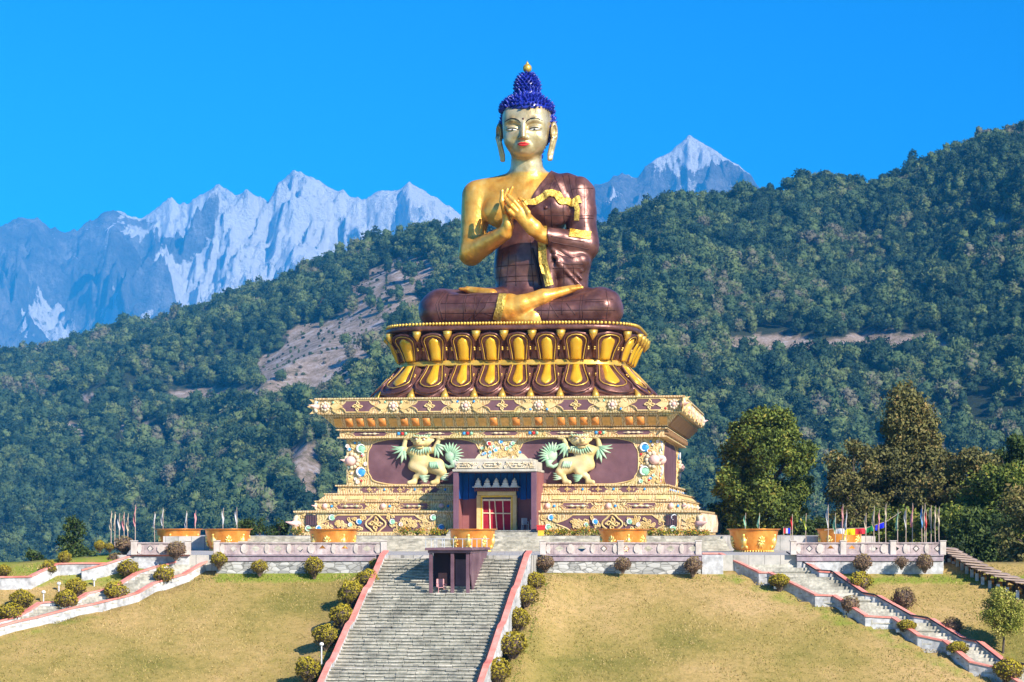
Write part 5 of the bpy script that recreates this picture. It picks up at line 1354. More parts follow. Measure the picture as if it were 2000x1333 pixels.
t2 = N(n, 'ShaderNodeTexWhiteNoise') if False else N(n, 'ShaderNodeTexVoronoi', Scale=1.0); n.links.new(mp2.outputs[0], t2.inputs['Vector'])
r2_ = ramp(n, [(0.0, (0.62, 0.63, 0.60)), (0.5, (0.95, 0.95, 0.92)), (1.0, (1.12, 1.1, 1.06))]); n.links.new(t2.outputs['Color'], r2_.inputs['Fac'])
mm = N(n, 'ShaderNodeMix', data_type='RGBA', blend_type='MULTIPLY'); mm.inputs[0].default_value = 1; n.links.new(r1_.outputs[0], mm.inputs[6]); n.links.new(r2_.outputs[0], mm.inputs[7]); n.links.new(mm.outputs[2], b.inputs['Base Color']); b.inputs['Roughness'].default_value = 0.9
bp = N(n, 'ShaderNodeBump', Strength=0.5, Distance=0.03); n.links.new(t2.outputs['Color'], bp.inputs['Height']); n.links.new(bp.outputs[0], b.inputs['Normal'])
for k in range(6):                                   # broad low steps, terrace to plaza
    z = -0.52 - 0.163 * k; Ya = 158.6 - 0.9 * k
    st.box(-19.5, 14.5, Ya - 0.9, 158.55 + 0.003 * k, -1.6 - 0.003 * k, z)
for k in range(3):
    z = -0.13 - 0.13 * k; v0 = -16.5 - 0.6 * k
    p = [PL(-3.2, v0 + 0.6, 0), PL(3.4, v0 + 0.6, 0), PL(3.4, v0, 0), PL(-3.2, v0, 0)]
    st.add([(q[0], q[1], -0.6) for q in p] + [(q[0], q[1], z) for q in p], [(0, 1, 2, 3), (7, 6, 5, 4), (0, 4, 5, 1), (1, 5, 6, 2), (2, 6, 7, 3), (3, 7, 4, 0)])
ss = thing('porch_steps', 'broad low pale steps from the terrace up to the porch of the pedestal', 'steps', (0, 0, 0)); st.build('step_treads', m_step, ss)
# ================================================================= front lawn, stairs, walls
SL = 0.47
def lawn_z(x, Y):
    base = -2.3 - SL * (131.5 - Y)
    left = np.clip((-x - 19.5) / 3.0, 0, 1) * np.clip((Y - 130.7) / 0.5, 0, 1)
    d_ = np.minimum(np.abs(x - (-7.02 - (130 - Y) * 0.189)), np.abs(x - (1.16 - (130 - Y) * 0.189) - 0.3))
    base = base + 0.8 * np.exp(-(np.maximum(d_ - 0.6, 0) / 1.5) ** 2) * np.clip((130.9 - Y) / 1.6, 0, 1)
    return base + left * np.clip(0.62 - 0.10 * np.abs(-x - 22), 0, 1)
def lpt(px, py, h=0.0):
    """point on the plane h above the lawn seen at a pixel"""
    Y = (SL * 131.5 + 2.3 - h) / (SL + (py - HOR) / F)
    return ((px - 1000) / F * Y, Y, -(py - HOR) / F * Y)
m_lawn, n, b = mat_new('dry_lawn')
tc = N(n, 'ShaderNodeTexCoord')
t1 = N(n, 'ShaderNodeTexNoise', Scale=0.16, Detail=6, Roughness=0.6); n.links.new(tc.outputs['Object'], t1.inputs['Vector'])
r1_ = ramp(n, [(0.34, (0.22, 0.19, 0.05)), (0.45, (0.33, 0.25, 0.08)), (0.55, (0.41, 0.29, 0.11)), (0.68, (0.50, 0.34, 0.155))]); n.links.new(t1.outputs['Fac'], r1_.inputs['Fac'])
mp = N(n, 'ShaderNodeMapping'); mp.inputs['Scale'].default_value = (1.0, 1.1, 1.0); n.links.new(tc.outputs['Object'], mp.inputs[0])
t2 = N(n, 'ShaderNodeTexNoise', Scale=2.6, Detail=9, Roughness=0.9); n.links.new(mp.outputs[0], t2.inputs['Vector'])
r2_ = ramp(n, [(0.36, (0.55, 0.60, 0.42)), (0.5, (0.97, 0.97, 0.92)), (0.64, (1.22, 1.14, 1.08))]); n.links.new(t2.outputs['Fac'], r2_.inputs['Fac'])
mm = N(n, 'ShaderNodeMix', data_type='RGBA', blend_type='MULTIPLY'); mm.inputs[0].default_value = 1; n.links.new(r1_.outputs[0], mm.inputs[6]); n.links.new(r2_.outputs[0], mm.inputs[7])
ga = N(n, 'ShaderNodeAttribute', attribute_name='green'); t3 = N(n, 'ShaderNodeTexNoise', Scale=1.3, Detail=4); n.links.new(tc.outputs['Object'], t3.inputs['Vector'])
ad = N(n, 'ShaderNodeMath', operation='MULTIPLY_ADD'); ad.inputs[1].default_value = 0.9; ad.inputs[2].default_value = -0.45; n.links.new(t3.outputs['Fac'], ad.inputs[0])
a2 = N(n, 'ShaderNodeMath', operation='ADD'); n.links.new(ad.outputs[0], a2.inputs[0]); n.links.new(ga.outputs['Fac'], a2.inputs[1])
r3_ = ramp(n, [(0.42, (0, 0, 0)), (0.8, (0.85, 0.85, 0.85))]); n.links.new(a2.outputs[0], r3_.inputs['Fac'])
m2 = N(n, 'ShaderNodeMix', data_type='RGBA'); n.links.new(r3_.outputs[0], m2.inputs[0]); n.links.new(mm.outputs[2], m2.inputs[6]); m2.inputs[7].default_value = (0.20, 0.26, 0.03, 1)
n.links.new(m2.outputs[2], b.inputs['Base Color']); b.inputs['Roughness'].default_value = 0.95; b.inputs['Specular IOR Level'].default_value = 0.1
bp = N(n, 'ShaderNodeBump', Strength=0.7, Distance=0.06); n.links.new(t2.outputs['Fac'], bp.inputs['Height']); n.links.new(bp.outputs[0], b.inputs['Normal'])

# pixel polylines of the stair sides
NEAR_R = [(1372, 1080), (1404, 1080), (1482, 1117), (1500, 1117), (1545, 1138), (1592, 1161), (1626, 1162), (1690, 1202), (1742, 1205), (1792, 1240), (1842, 1250), (1893, 1291), (1946, 1303), (2010, 1345), (2050, 1350), (2120, 1400)]
FAR_R = [(1543, 1080), (1600, 1115), (1630, 1117), (1690, 1159), (1714, 1163), (1785, 1203), (1818, 1208), (1882, 1247), (1912, 1253), (1962, 1292), (2005, 1298), (2080, 1345), (2120, 1350)]
NEAR_L = [(418, 1086), (410, 1092), (362, 1120), (333, 1128), (304, 1137), (271, 1156), (248, 1163), (235, 1166), (177, 1180), (147, 1185), (127, 1190), (75, 1204), (32, 1213), (0, 1222), (-60, 1238), (-120, 1252)]
FAR_L = [(368, 1080), (339, 1098), (305, 1106), (271, 1117), (236, 1139), (206, 1150), (174, 1157), (150, 1172), (110, 1174), (80, 1176), (59, 1190), (38, 1202), (0, 1212), (-60, 1226), (-120, 1240)]
def wl_(poly, h): return [lpt(a, b_, h) for a, b_ in poly]
nR, fR = wl_(NEAR_R, 0.6), wl_(FAR_R, 0.6)
nL, fL = wl_(NEAR_L, 0.55), wl_(FAR_L, 0.6)
def x_on(poly, Y):
    ys = [p[1] for p in poly][::-1]; xs = [p[0] for p in poly][::-1]
    return float(np.interp(Y, ys, xs))
CS = R(10.7); cd = Vector((-math.sin(CS), -math.cos(CS)))
CL0, CR0 = -7.02, 1.16             # central stair edges at Y = 130
def cl(Y): return CL0 + (130 - Y) * cd.x / -cd.y
def cr_(Y): return CR0 + (130 - Y) * cd.x / -cd.y
# lawn surface
xs = np.arange(-60, 62, 0.75); ys = np.arange(96, 135.3, 0.6)
GX, GY = np.meshgrid(xs, ys)
GZ = lawn_z(GX, GY) + (fbm(GX / 4, GY / 4, 3, 3) - 0.5) * 0.10
dist = np.minimum(np.abs(GX - (CL0 - (130 - GY) * 0.189)), np.abs(GX - (CR0 - (130 - GY) * 0.189)))
inside = (GX > cl(GY) - 0.1) & (GX < cr_(GY) + 0.1) & (GY < 133)
GZ = np.where(inside, GZ - 1.2, GZ)
xn = np.interp(GY, [p[1] for p in nR][::-1], [p[0] for p in nR][::-1]); xf = np.interp(GY, [p[1] for p in fR][::-1], [p[0] for p in fR][::-1])
xnl = np.interp(GY, [p[1] for p in nL][::-1], [p[0] for p in nL][::-1])
GZ = np.where((GX > xn + 0.5) & (GX < xf - 0.5) & (GY < 131.4), GZ - 0.8, GZ)
xfl = np.interp(GY, [p[1] for p in fL][::-1], [p[0] for p in fL][::-1]); GZ = np.where((GX < xnl - 0.5) & (GX > xfl + 0.5) & (GY < 130.9), GZ - 0.8, GZ)
GZ = np.where((GY > 131.8) & (GX > -22) & (GX < 24.6), -4.0, GZ)
GZ = np.where(GY > 132.5, GZ - (GY - 132.5) * 1.5, GZ)
g_l = np.exp(-((GY - 130.6) / 0.9) ** 2) * (GX < 1.2) * (GX > -17) * 1.0 + np.exp(-((GY - 130.3) / 0.6) ** 2) * (GX > 15.5) * 0.8
g_l += np.exp(-(np.minimum(np.abs(GX - cl(GY) + 0.9), np.abs(GX - cr_(GY) - 0.9)) / 0.7) ** 2) * 0.55 * np.clip(fbm(GX / 3 + 5, GY / 2, 2, 8) * 3 - 0.9, 0, 1)
g_l += np.exp(-(np.abs(GX - xn + 1.0) / 1.2) ** 2) * 0.62 * (GX > 9) + np.exp(-(np.abs(GX - xf - 1.0) / 1.0) ** 2) * 0.45 * (GX > 15)
g_l += np.exp(-(np.abs(GX - xnl - 1.0) / 1.2) ** 2) * 0.6 * (GY < 126.5) + ((GX < -19.2) & (GY > 129.3)) * 0.7
g_l += 0.16 * (GX > 2) * np.clip(fbm(GX / 6, GY / 6, 2, 15) * 2 - 0.5, 0, 1)
V = np.stack([GX, GY, GZ], -1).reshape(-1, 3)
o = mesh_np('lawn', V, grid_faces(*GX.shape), m_lawn, smooth=True, attrs={'green': np.clip(g_l, 0, 1).ravel()})
tag(o, 'sloping dry straw-coloured lawn in front of the terrace', kind='structure')
# short dry grass standing on the lawn
def grass_(name, lab, m, region, seed, stops, hgt):
    rg = np.random.default_rng(seed)
    x = rg.uniform(-34, 36, m); y = 133 - rg.uniform(0, 1, m) ** 1.0 * 20
    ok = region(x, y); x, y = x[ok], y[ok]; z = lawn_z(x, y) + (fbm(x / 4, y / 4, 3, 3) - 0.5) * 0.10 - 0.02
    k = len(x); h_ = hgt * rg.uniform(0.4, 1.5, k) * (0.5 + fbm(x / 1.2, y / 1.2, 2, 61)); a = rg.uniform(0, 6.28, k); wv_ = rg.uniform(0.02, 0.05, k); l_ = rg.normal(0, 0.5, (k, 2)) * h_[:, None]
    P0 = np.stack([x - np.cos(a) * wv_, y - np.sin(a) * wv_, z], 1); P1 = np.stack([x + np.cos(a) * wv_, y + np.sin(a) * wv_, z], 1); P2 = np.stack([x + l_[:, 0], y + l_[:, 1], z + h_], 1)
    tt_ = np.clip(0.5 + rg.normal(0, 0.2, k) + (fbm(x / 5, y / 5, 3, 62) - 0.5) * 0.9, 0, 1)
    o = mesh_np(name, np.stack([P0, P1, P2], 1).reshape(-1, 3), np.arange(3 * k).reshape(-1, 3), leaf_mat(name + '_blades', stops, rough=0.9), attrs={'tint': np.repeat(tt_, 3)})
    tag(o, lab, kind='stuff')
def on_lawn(x, y):
    xn_ = np.interp(y, [p[1] for p in nR][::-1], [p[0] for p in nR][::-1]); xf_ = np.interp(y, [p[1] for p in fR][::-1], [p[0] for p in fR][::-1])
    xl_ = np.interp(y, [p[1] for p in nL][::-1], [p[0] for p in nL][::-1]); xl2 = np.interp(y, [p[1] for p in fL][::-1], [p[0] for p in fL][::-1])
    return ~((x > cl(y) - 0.5) & (x < cr_(y) + 0.5)) & ~((x > xn_ - 0.1) & (x < xf_ + 0.4) & (y < 132)) & ~((x < xl_ + 0.1) & (x > xl2 - 0.4)) & ((y < 130.8) | (x < -25) | (x > 24.6)) & (np.abs(x) < 0.235 * y) & (y < 131.9)
grass_('dry_grass', 'short dry grass covering the sloping lawn', 150000, on_lawn, 5, [(0.0, (0.16, 0.18, 0.03)), (0.3, (0.31, 0.26, 0.065)), (0.6, (0.43, 0.32, 0.11)), (1.0, (0.57, 0.40, 0.18))], 0.07)
grass_('green_grass', 'tufts of green grass along the wall foot and stair edges', 60000, lambda x, y: on_lawn(x, y) & ((np.abs(y - 130.5) < 0.5) | (np.abs(x - cl(y) + 0.9) < 0.5) | (np.abs(x - cr_(y) - 0.9) < 0.4)) , 6, [(0.0, (0.06, 0.10, 0.01)), (0.5, (0.15, 0.20, 0.02)), (1.0, (0.28, 0.30, 0.04))], 0.09)
slab('back_ground', [(-200, 134.8), (200, 134.8), (260, 215), (-260, 215)], -15, -14.6, m_val, 'dark overgrown ground falling away beside the terrace')
sk_ = MB(); sk_.add([(-60, 134.9, -5), (-22, 134.9, -5), (-27, 215, -13), (-120, 215, -14.5)], [(0, 1, 2, 3)]); sk_.add([(24, 134.9, -4), (62, 134.9, -6), (120, 215, -12), (24, 215, -3.5)], [(0, 1, 2, 3)]); sk_.add([(-36, 96, -19.5), (40, 96, -19.5), (60, 60, -34), (-60, 60, -34)], [(3, 2, 1, 0)])
tag(sk_.build('slope_ground', m_val), 'overgrown slope beside and below the lawn', kind='structure')

# ---- coping / wall materials
m_coral = noisy('coral_coping', [(0.62, 0.17, 0.13), (0.75, 0.26, 0.20), (0.8, 0.36, 0.29)], 1.2, rough=0.8, bump=0.1, fine=(5, 0.12))
m_wwall = noisy('weathered_white_wall', [(0.26, 0.25, 0.24), (0.50, 0.49, 0.48), (0.66, 0.66, 0.65)], 1.0, rough=0.9, bump=0.2, fine=(4, 0.18))
def coping_wall(parent, pts, wtop, hwall, wname='wall', red=True, inner=None, tk=0.28, side=1):
    """wall whose sloped top follows pts; side: +1 the wall body lies to +x of the line"""
    mb = MB(); mc = MB()
    for p, q in zip(pts[:-1], pts[1:]):
        a, c = Vector(p), Vector(q)
        d = Vector((c.x - a.x, c.y - a.y, 0)); d.normalize(); nrm = Vector((-d.y, d.x, 0)) * side
        o_ = nrm * tk
        mb.hexa([a - Vector((0, 0, hwall)), c - Vector((0, 0, hwall)), c + o_ - Vector((0, 0, hwall)), a + o_ - Vector((0, 0, hwall))], [a - Vector((0, 0, 0.09)), c - Vector((0, 0, 0.09)), c + o_ - Vector((0, 0, 0.09)), a + o_ - Vector((0, 0, 0.09))])
        e = nrm * 0.06
        mc.hexa([a - e - Vector((0, 0, 0.088)), c - e - Vector((0, 0, 0.088)), c + o_ + e - Vector((0, 0, 0.088)), a + o_ + e - Vector((0, 0, 0.088))], [a - e, c - e, c + o_ + e, a + o_ + e])
    o = mb.build(wname, m_wwall, parent, world=True); mc.build('coping', m_coral, o)
    o2 = o.children[0] if o.children else None
    # children hold world-space vertices as well
    if o2 is not None:
        l = parent.location
        for v in o2.data.vertices: v.co -= Vector(l)
    return o
# ---- central stairway
cs_ = thing('central_stairway', 'broad grey stone stairway climbing the middle of the lawn to the terrace', 'stairway', (-6, 124, -6))
mb = MB()
z = TZ; Y = 130.0; prof_ = []
cnt = 0
while Y > 99:
    run = 0.30 if cnt % 11 else 0.75
    prof_.append((Y, z)); z -= 0.165; Y -= run; cnt += 1
def q3(u0, u1, Y0, zt): pass
def Zst(Y):
    return float(np.interp(Y, [p[0] for p in prof_][::-1], [p[1] for p in prof_][::-1]))
ux = Vector((math.cos(CS), -math.sin(CS), 0))
def cpt(Y, s_): 
    """point on the stair frame: s_=0 left edge, 1 right edge, step line square to the stair axis"""
    wv = (CR0 - CL0) * math.cos(CS); p = Vector((cl(Y), Y, 0)) + ux * (wv * s_) + Vector((0, 0, 0)); return p
m_nose = noisy('step_nosing', [(0.20, 0.185, 0.15), (0.46, 0.43, 0.345), (0.66, 0.60, 0.49)], 0.9, rough=0.9, bump=0.3, fine=(6, 0.3))
def step_(mb, a, b_, c, d, z1, th_=0.075, nose=0.07):
    """recessed riser with a slab tread jutting over it"""
    mb.cm = 0
    mb.add([(d[0], d[1] + nose, z1 - 0.4), (c[0], c[1] + nose, z1 - 0.4), (c[0], c[1] + nose, z1 - th_), (d[0], d[1] + nose, z1 - th_)], [(0, 1, 2, 3)])
    mb.cm = 1
    mb.add([(p[0], p[1], zq) for zq in (z1 - th_, z1) for p in (d, c, b_, a)], [(0, 3, 2, 1), (4, 5, 6, 7), (0, 1, 5, 4), (1, 2, 6, 5), (3, 0, 4, 7)])
def blocks(mb, a, b_, c, d, z1, nb):
    cuts = [0.0]
    while cuts[-1] < 1: cuts.append(min(1.0, cuts[-1] + random.uniform(0.6, 1.5) / nb))
    a, b_, c, d = [Vector((p[0], p[1], 0)) for p in (a, b_, c, d)]
    for s0, s1 in zip(cuts[:-1], cuts[1:]):
        e = 0.0018; dy = random.uniform(-0.02, 0.02); dz = random.uniform(-0.014, 0.008)
        p = [a.lerp(b_, s0 + e), a.lerp(b_, s1 - e), d.lerp(c, s1 - e), d.lerp(c, s0 + e)]
        p[2] = p[2] + Vector((0, dy, 0)); p[3] = p[3] + Vector((0, dy, 0))
        step_(mb, p[0], p[1], p[2], p[3], z1 + dz, random.uniform(0.055, 0.085), 0.06)
    mb.cm = 0; mb.add([(d.x, d.y + 0.09, z1 - 0.45), (c.x, c.y + 0.09, z1 - 0.45), (c.x, c.y + 0.09, z1 - 0.03), (d.x, d.y + 0.09, z1 - 0.03)], [(0, 1, 2, 3)])
for (Y0, z0), (Y1, z1) in zip(prof_[:-1], prof_[1:]):
    a, b_, c, d = cpt(Y0, 0), cpt(Y0, 1), cpt(Y1 - 0.03, 1), cpt(Y1 - 0.03, 0)
    blocks(mb, a, b_, c, d, z1, 11)
mb.build('steps', [m_step, m_nose], cs_, world=True)
mb = MB(); a, b_, c, d = cpt(130.01, -0.03), cpt(130.01, 1.03), (1.6, 132.4, 0), (-7.4, 132.4, 0)
mb.add([(p[0], p[1], zz_) for zz_ in (-2.6, TZ + 0.004) for p in (a, b_, c, d)], [(4, 5, 6, 7), (0, 1, 5, 4), (1, 2, 6, 5), (0, 4, 7, 3)])
mb.build('top_landing', m_pave, cs_, world=True)
for s_, nm in ((0, 'side_wall'), (1, 'side_wall')):
    pts = []
    for i, (Y_, z_) in enumerate(prof_):
        if i % 11 in (0, 1) or i == len(prof_) - 1:
            p = cpt(Y_, s_); pts.append((p.x + (0 if s_ else 0), Y_ - (8.2 * 0.186 * s_), z_ + 0.28))
    # wall tops follow the flights, with level steps at the landings
    coping_wall(cs_, pts, 0.3, 1.6, nm, side=(1 if s_ else -1) , tk=0.18)
# dark iron handrail on the right side wall
m_rail = noisy('black_iron', [(0.02, 0.02, 0.025), (0.05, 0.05, 0.055)], 3, rough=0.5, metal=0.4, bump=0)
# ---- side stairways
def side_stair(name, lab, near, far, ph=0.17, zoff=0.55, wallh=1.3, ylim=None, m=64):
    root = thing(name, lab, 'stairway', near[len(near) // 2])
    Ys = np.linspace(near[0][1] - 0.02, min(near[-1][1], far[-1][1]) if ylim is None else ylim, m)
    zc = np.interp(Ys, [p[1] for p in near][::-1], [p[2] for p in near][::-1]) - zoff
    mb = MB()
    # tread heights snapped so that flights climb and landings stay level
    zsn = np.round(zc / ph) * ph
    for i in range(m - 1):
        y0, y1 = Ys[i], Ys[i + 1]; z1 = zsn[i + 1]
        a = (x_on(near, y0), y0); b_ = (x_on(far, y0), y0); c = (x_on(far, y1), y1 - 0.01); d = (x_on(near, y1), y1 - 0.01)
        if zsn[i] - z1 > 0.02: step_(mb, a, b_, c, d, z1, 0.07, 0.05)
        else: mb.cm = 1; mb.add([(p[0], p[1], zq) for zq in (z1 - 0.3, z1 - 0.002) for p in (d, c, b_, a)], [(4, 5, 6, 7), (0, 1, 5, 4)])
    mb.build('steps', [m_step, m_nose], root, world=True)
    return root
rs = side_stair('side_stairway', 'long narrow stone stairway descending to the right beside the lawn', nR, fR, m=90, zoff=0.27)
coping_wall(rs, nR, 0.2, 1.35, 'near_wall', side=1, tk=0.22); coping_wall(rs, fR, 0.2, 1.2, 'far_wall', side=1, tk=0.22)
ls = side_stair('side_stairway', 'short stone stairway stepping down to the left beside the lawn', nL, fL, zoff=0.14, m=60)
coping_wall(ls, nL, 0.2, 1.2, 'near_wall', side=-1, tk=0.22); coping_wall(ls, fL, 0.2, 1.2, 'far_wall', side=-1, tk=0.22)
# the left garden wall
GW = [(215, 1099), (150, 1099), (112, 1100), (95, 1108), (60, 1125), (0, 1126), (-60, 1128), (-140, 1150)]
gw_ = thing('garden_wall', 'low white garden wall with a red coping below the bushes at far left', 'wall', (-27, 129, -3))
coping_wall(gw_, [lpt(a, b_, 0.75) for a, b_ in GW], 0.2, 1.2, 'wall', side=-1, tk=0.2)
gw2 = thing('garden_wall', 'short white retaining wall under the left end of the terrace balustrade', 'wall', (-20, 131, -2))
coping_wall(gw2, [(-18.4, 131.2, TZ + 0.02), (-21.6, 131.2, TZ + 0.02), (-23.0, 130.5, -1.95), (-24.3, 130.1, -2.3)], 0.2, 1.3, 'wall', side=-1, tk=0.2)
# handrail lines: dark seam on the stair edges
for root, pts, dz in ((rs, fR, 0.05),):
    mb = MB(); mb.tube([(p[0] - 0.2, p[1] - 0.02, p[2] + dz) for p in pts], 0.045, 5); mb.build('handrail', m_rail, root, world=True)
mb = MB(); mb.tube([(cpt(Y_, 1).x - 0.12, Y_ - 1.53, z_ + 0.24) for i, (Y_, z_) in enumerate(prof_) if i % 11 in (0, 1)], 0.06, 5); mb.build('handrail', m_rail, cs_, world=True)

# ---- retaining walls and balustrades
m_rub = mat_new('rubble_stone'); m_rub, n, b = m_rub
tc = N(n, 'ShaderNodeTexCoord'); mp = N(n, 'ShaderNodeMapping'); mp.inputs['Scale'].default_value = (2.2, 2.2, 5.0); n.links.new(tc.outputs['Object'], mp.inputs[0])
vo = N(n, 'ShaderNodeTexVoronoi', Scale=1.0); n.links.new(mp.outputs[0], vo.inputs['Vector']); ve = N(n, 'ShaderNodeTexVoronoi', Scale=1.0, feature='DISTANCE_TO_EDGE'); n.links.new(mp.outputs[0], ve.inputs['Vector'])
r1_ = ramp(n, [(0.0, (0.24, 0.235, 0.22)), (0.5, (0.40, 0.39, 0.36)), (1.0, (0.6, 0.58, 0.54))]); n.links.new(vo.outputs['Color'], r1_.inputs['Fac'])
r2_ = ramp(n, [(0.0, (0.35, 0.35, 0.33)), (0.09, (1, 1, 1))]); n.links.new(ve.outputs['Distance'], r2_.inputs['Fac'])
mm = N(n, 'ShaderNodeMix', data_type='RGBA', blend_type='MULTIPLY'); mm.inputs[0].default_value = 1; n.links.new(r1_.outputs[0], mm.inputs[6]); n.links.new(r2_.outputs[0], mm.inputs[7]); n.links.new(mm.outputs[2], b.inputs['Base Color']); b.inputs['Roughness'].default_value = 0.9
bp = N(n, 'ShaderNodeBump', Strength=0.6, Distance=0.05); n.links.new(ve.outputs['Distance'], bp.inputs['Height']); n.links.new(bp.outputs[0], b.inputs['Normal'])
m_bal = noisy('balustrade_stone', [(0.27, 0.20, 0.20), (0.46, 0.36, 0.34), (0.60, 0.50, 0.46)], 1.4, rough=0.85, bump=0.2, fine=(7, 0.15))
m_band = noisy('mauve_band', [(0.24, 0.17, 0.20), (0.34, 0.26, 0.29), (0.42, 0.35, 0.36)], 0.9, rough=0.85, bump=0.1, fine=(5, 0.2))
m_plaq = noisy('pale_plaque', [(0.42, 0.35, 0.30), (0.56, 0.48, 0.42), (0.66, 0.58, 0.52)], 2.2, rough=0.85, bump=0.2)
def retaining(x0, x1, lab, rub=True, zb=-2.9):
    t_ = thing('retaining_wall', lab, 'wall', ((x0 + x1) / 2, 131.0, -2.2))
    mb = MB(); mb.box(x0, x1, 130.96, 131.29, zb, -1.86); mb.build('stone_face', m_rub if rub else m_wwall, t_, world=True)
    mb = MB(); mb.box(x0 - 0.02, x1 + 0.02, 130.88, 131.28, -1.855, -1.56); mb.box(x0 - 0.04, x1 + 0.04, 130.8, 131.28, -1.555, TZ + 0.004); mb.build('mauve_band', m_band, t_, world=True, bevel=0.015)
retaining(-16.8, -7.75, 'rubble stone retaining wall with a mauve band left of the central stairway')
retaining(1.75, 10.75, 'rubble stone retaining wall with a mauve band right of the central stairway')
retaining(16.2, 24.5, 'pale retaining wall with a mauve band under the far right balustrade', rub=False)
wp = thing('retaining_wall', 'plain white retaining wall between the right rubble wall and the side stairway', 'wall', (11.2, 131, -2))
mb = MB(); mb.box(10.8, 12.0, 130.9, 131.28, -3.1, TZ + 0.003); mb.build('wall', m_wwall, wp, world=True)
def balustrade(x0, x1, lab, posts=2, seed=1, Y=131.1):
    r_ = random.Random(seed)
    t_ = thing('balustrade', lab, 'balustrade', ((x0 + x1) / 2, Y, TZ))
    z0, z1 = TZ + 0.01, TZ + 0.72
    mb = MB(); mb.box(x0, x1, Y - 0.11, Y + 0.11, z1 - 0.08, z1); mb.build('top_rail', m_bal, t_, world=True, bevel=0.015)
    mb = MB(); mb.box(x0, x1, Y - 0.1, Y + 0.1, z0, z0 + 0.07); mb.build('bottom_rail', m_bal, t_, world=True, bevel=0.015)
    L = x1 - x0; npn = max(3, int(round(L / 0.62))); w_ = L / npn
    pan = MB(); plq = MB()
    for k in range(npn):
        c = x0 + w_ * (k + 0.5); zm = (z0 + z1) / 2
        if k % 2 == 0:       # vase shaped baluster / disc plaque
            rr_ = 0.24 if (k // 2) % 3 == 1 else 0.15
            for sgn in (1,):
                poly = [(c + rr_ * math.cos(a) * (0.9), zm + 0.27 * math.sin(a)) for a in np.linspace(0, 2 * math.pi, 9)[:-1] + math.pi / 8]
                plq.prism(poly, lambda a, b_, d: (a, Y + d, b_), -0.1, 0.06)
                plq.box(c - 0.09, c + 0.09, Y - 0.06, Y + 0.05, z0 + 0.07, z1 - 0.08)
        f_ = lambda a, b_, d: (a, Y + d, b_)
        zt_, zb_ = z1 - 0.08, z0 + 0.07; h2 = w_ / 2
        if k % 2 == 0: pan.box(c - h2, c + h2, Y - 0.03, Y + 0.03, zb_, zt_)
        else:
            op = r_.random(); q_ = 0.20 if op < 0.6 else 0.26
            for sx in (-1, 1):
                for ze in (zb_, zt_):
                    pan.prism([(c, ze), (c + sx * h2, ze), (c + sx * h2, zm), (c + sx * q_, zm), (c, zm + (ze - zm) * 0.72)], f_, -0.045, 0.03)
            if op < 0.3: plq.prism([(c - 0.14, zm), (c, zm - 0.14), (c + 0.14, zm), (c, zm + 0.14)], f_, -0.07, 0.05)
            elif op < 0.55: pan.prism([(c - q_, zm), (c, zb_ + 0.06), (c + q_, zm)], f_, -0.04, 0.03)
    pan.build('lattice', m_bal, t_, world=True); plq.build('plaques', m_plaq, t_, world=True)
    for k in range(posts):
        x = x0 + L * k / (posts - 1)
        mb = MB(); mb.box(x - 0.17, x + 0.17, Y - 0.17, Y + 0.17, z0, z1 + 0.05); mb.box(x - 0.21, x + 0.21, Y - 0.21, Y + 0.21, z1 + 0.055, z1 + 0.11); mb.build('post', m_plaq, t_, world=True, bevel=0.015)
    return t_
balustrade(-16.8, -7.3, 'ornate stone balustrade left of the central stairway', 2, 1)
balustrade(1.75, 10.6, 'ornate stone balustrade right of the central stairway', 3, 2)
balustrade(16.0, 24.5, 'pinkish stone balustrade along the far right terrace', 4, 3)
balustrade(-21.5, -18.45, 'short stone balustrade at the far left end of the terrace', 2, 4)
# ================================================================= shed on the stairway
sh = thing('stair_shed', 'small maroon flat-roofed shed standing on the central stairway', 'shed', (-4.5, 125.1, Zst(125.15)), -CS)
def in_shed():
    pass
gz0 = 0.0; Hh = -1.18 - Zst(125.15)
m_sh = noisy('maroon_sheet', [(0.12, 0.055, 0.07), (0.19, 0.10, 0.12), (0.27, 0.16, 0.18)], 0.9, rough=0.45, metal=0.2, bump=0.1)
m_void = noisy('painted_inner_shade', [(0.02, 0.012, 0.016), (0.05, 0.025, 0.03)], 1, rough=0.9, bump=0)  # near-black colour stands in for the shade inside the shed
L4 = 4.6; W_ = 2.25
mb = MB(); mb.box(-0.18, W_ + 0.22, -0.25, L4, Hh, Hh + 0.14); mb.box(-0.05, W_ + 0.1, -0.1, L4, Hh - 0.14, Hh - 0.002); mb.build('roof', m_sh, sh, bevel=0.02)
mb = MB(); mb.add([(W_, 0.9, -0.1), (W_, L4, 2.3), (W_, L4, Hh - 0.15), (W_, 0.0, Hh - 0.15), (W_, 0.0, 1.2), (W_ + 0.06, 0.9, -0.1), (W_ + 0.06, L4, 2.3), (W_ + 0.06, L4, Hh - 0.15), (W_ + 0.06, 0.0, Hh - 0.15), (W_ + 0.06, 0.0, 1.2)],
    [(0, 1, 2, 3, 4), (9, 8, 7, 6, 5), (0, 5, 6, 1), (1, 6, 7, 2), (2, 7, 8, 3), (3, 8, 9, 4), (4, 9, 5, 0)])
mb.box(-0.02, 0.04, 2.6, L4, 0.5, Hh - 0.15); mb.build('side_panel', m_sh, sh)
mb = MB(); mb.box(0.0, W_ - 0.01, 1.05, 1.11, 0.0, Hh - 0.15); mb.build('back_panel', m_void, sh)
mb = MB(); mb.box(1.25, 1.95, 0.98, 1.045, 0.05, Hh - 0.5); mb.build('inner_door', m_sh, sh)
mb = MB(); mb.box(W_ - 0.07, W_ - 0.01, 0.5, 0.75, 1.35, 1.75); mb.build('red_notice', m_coral, sh)
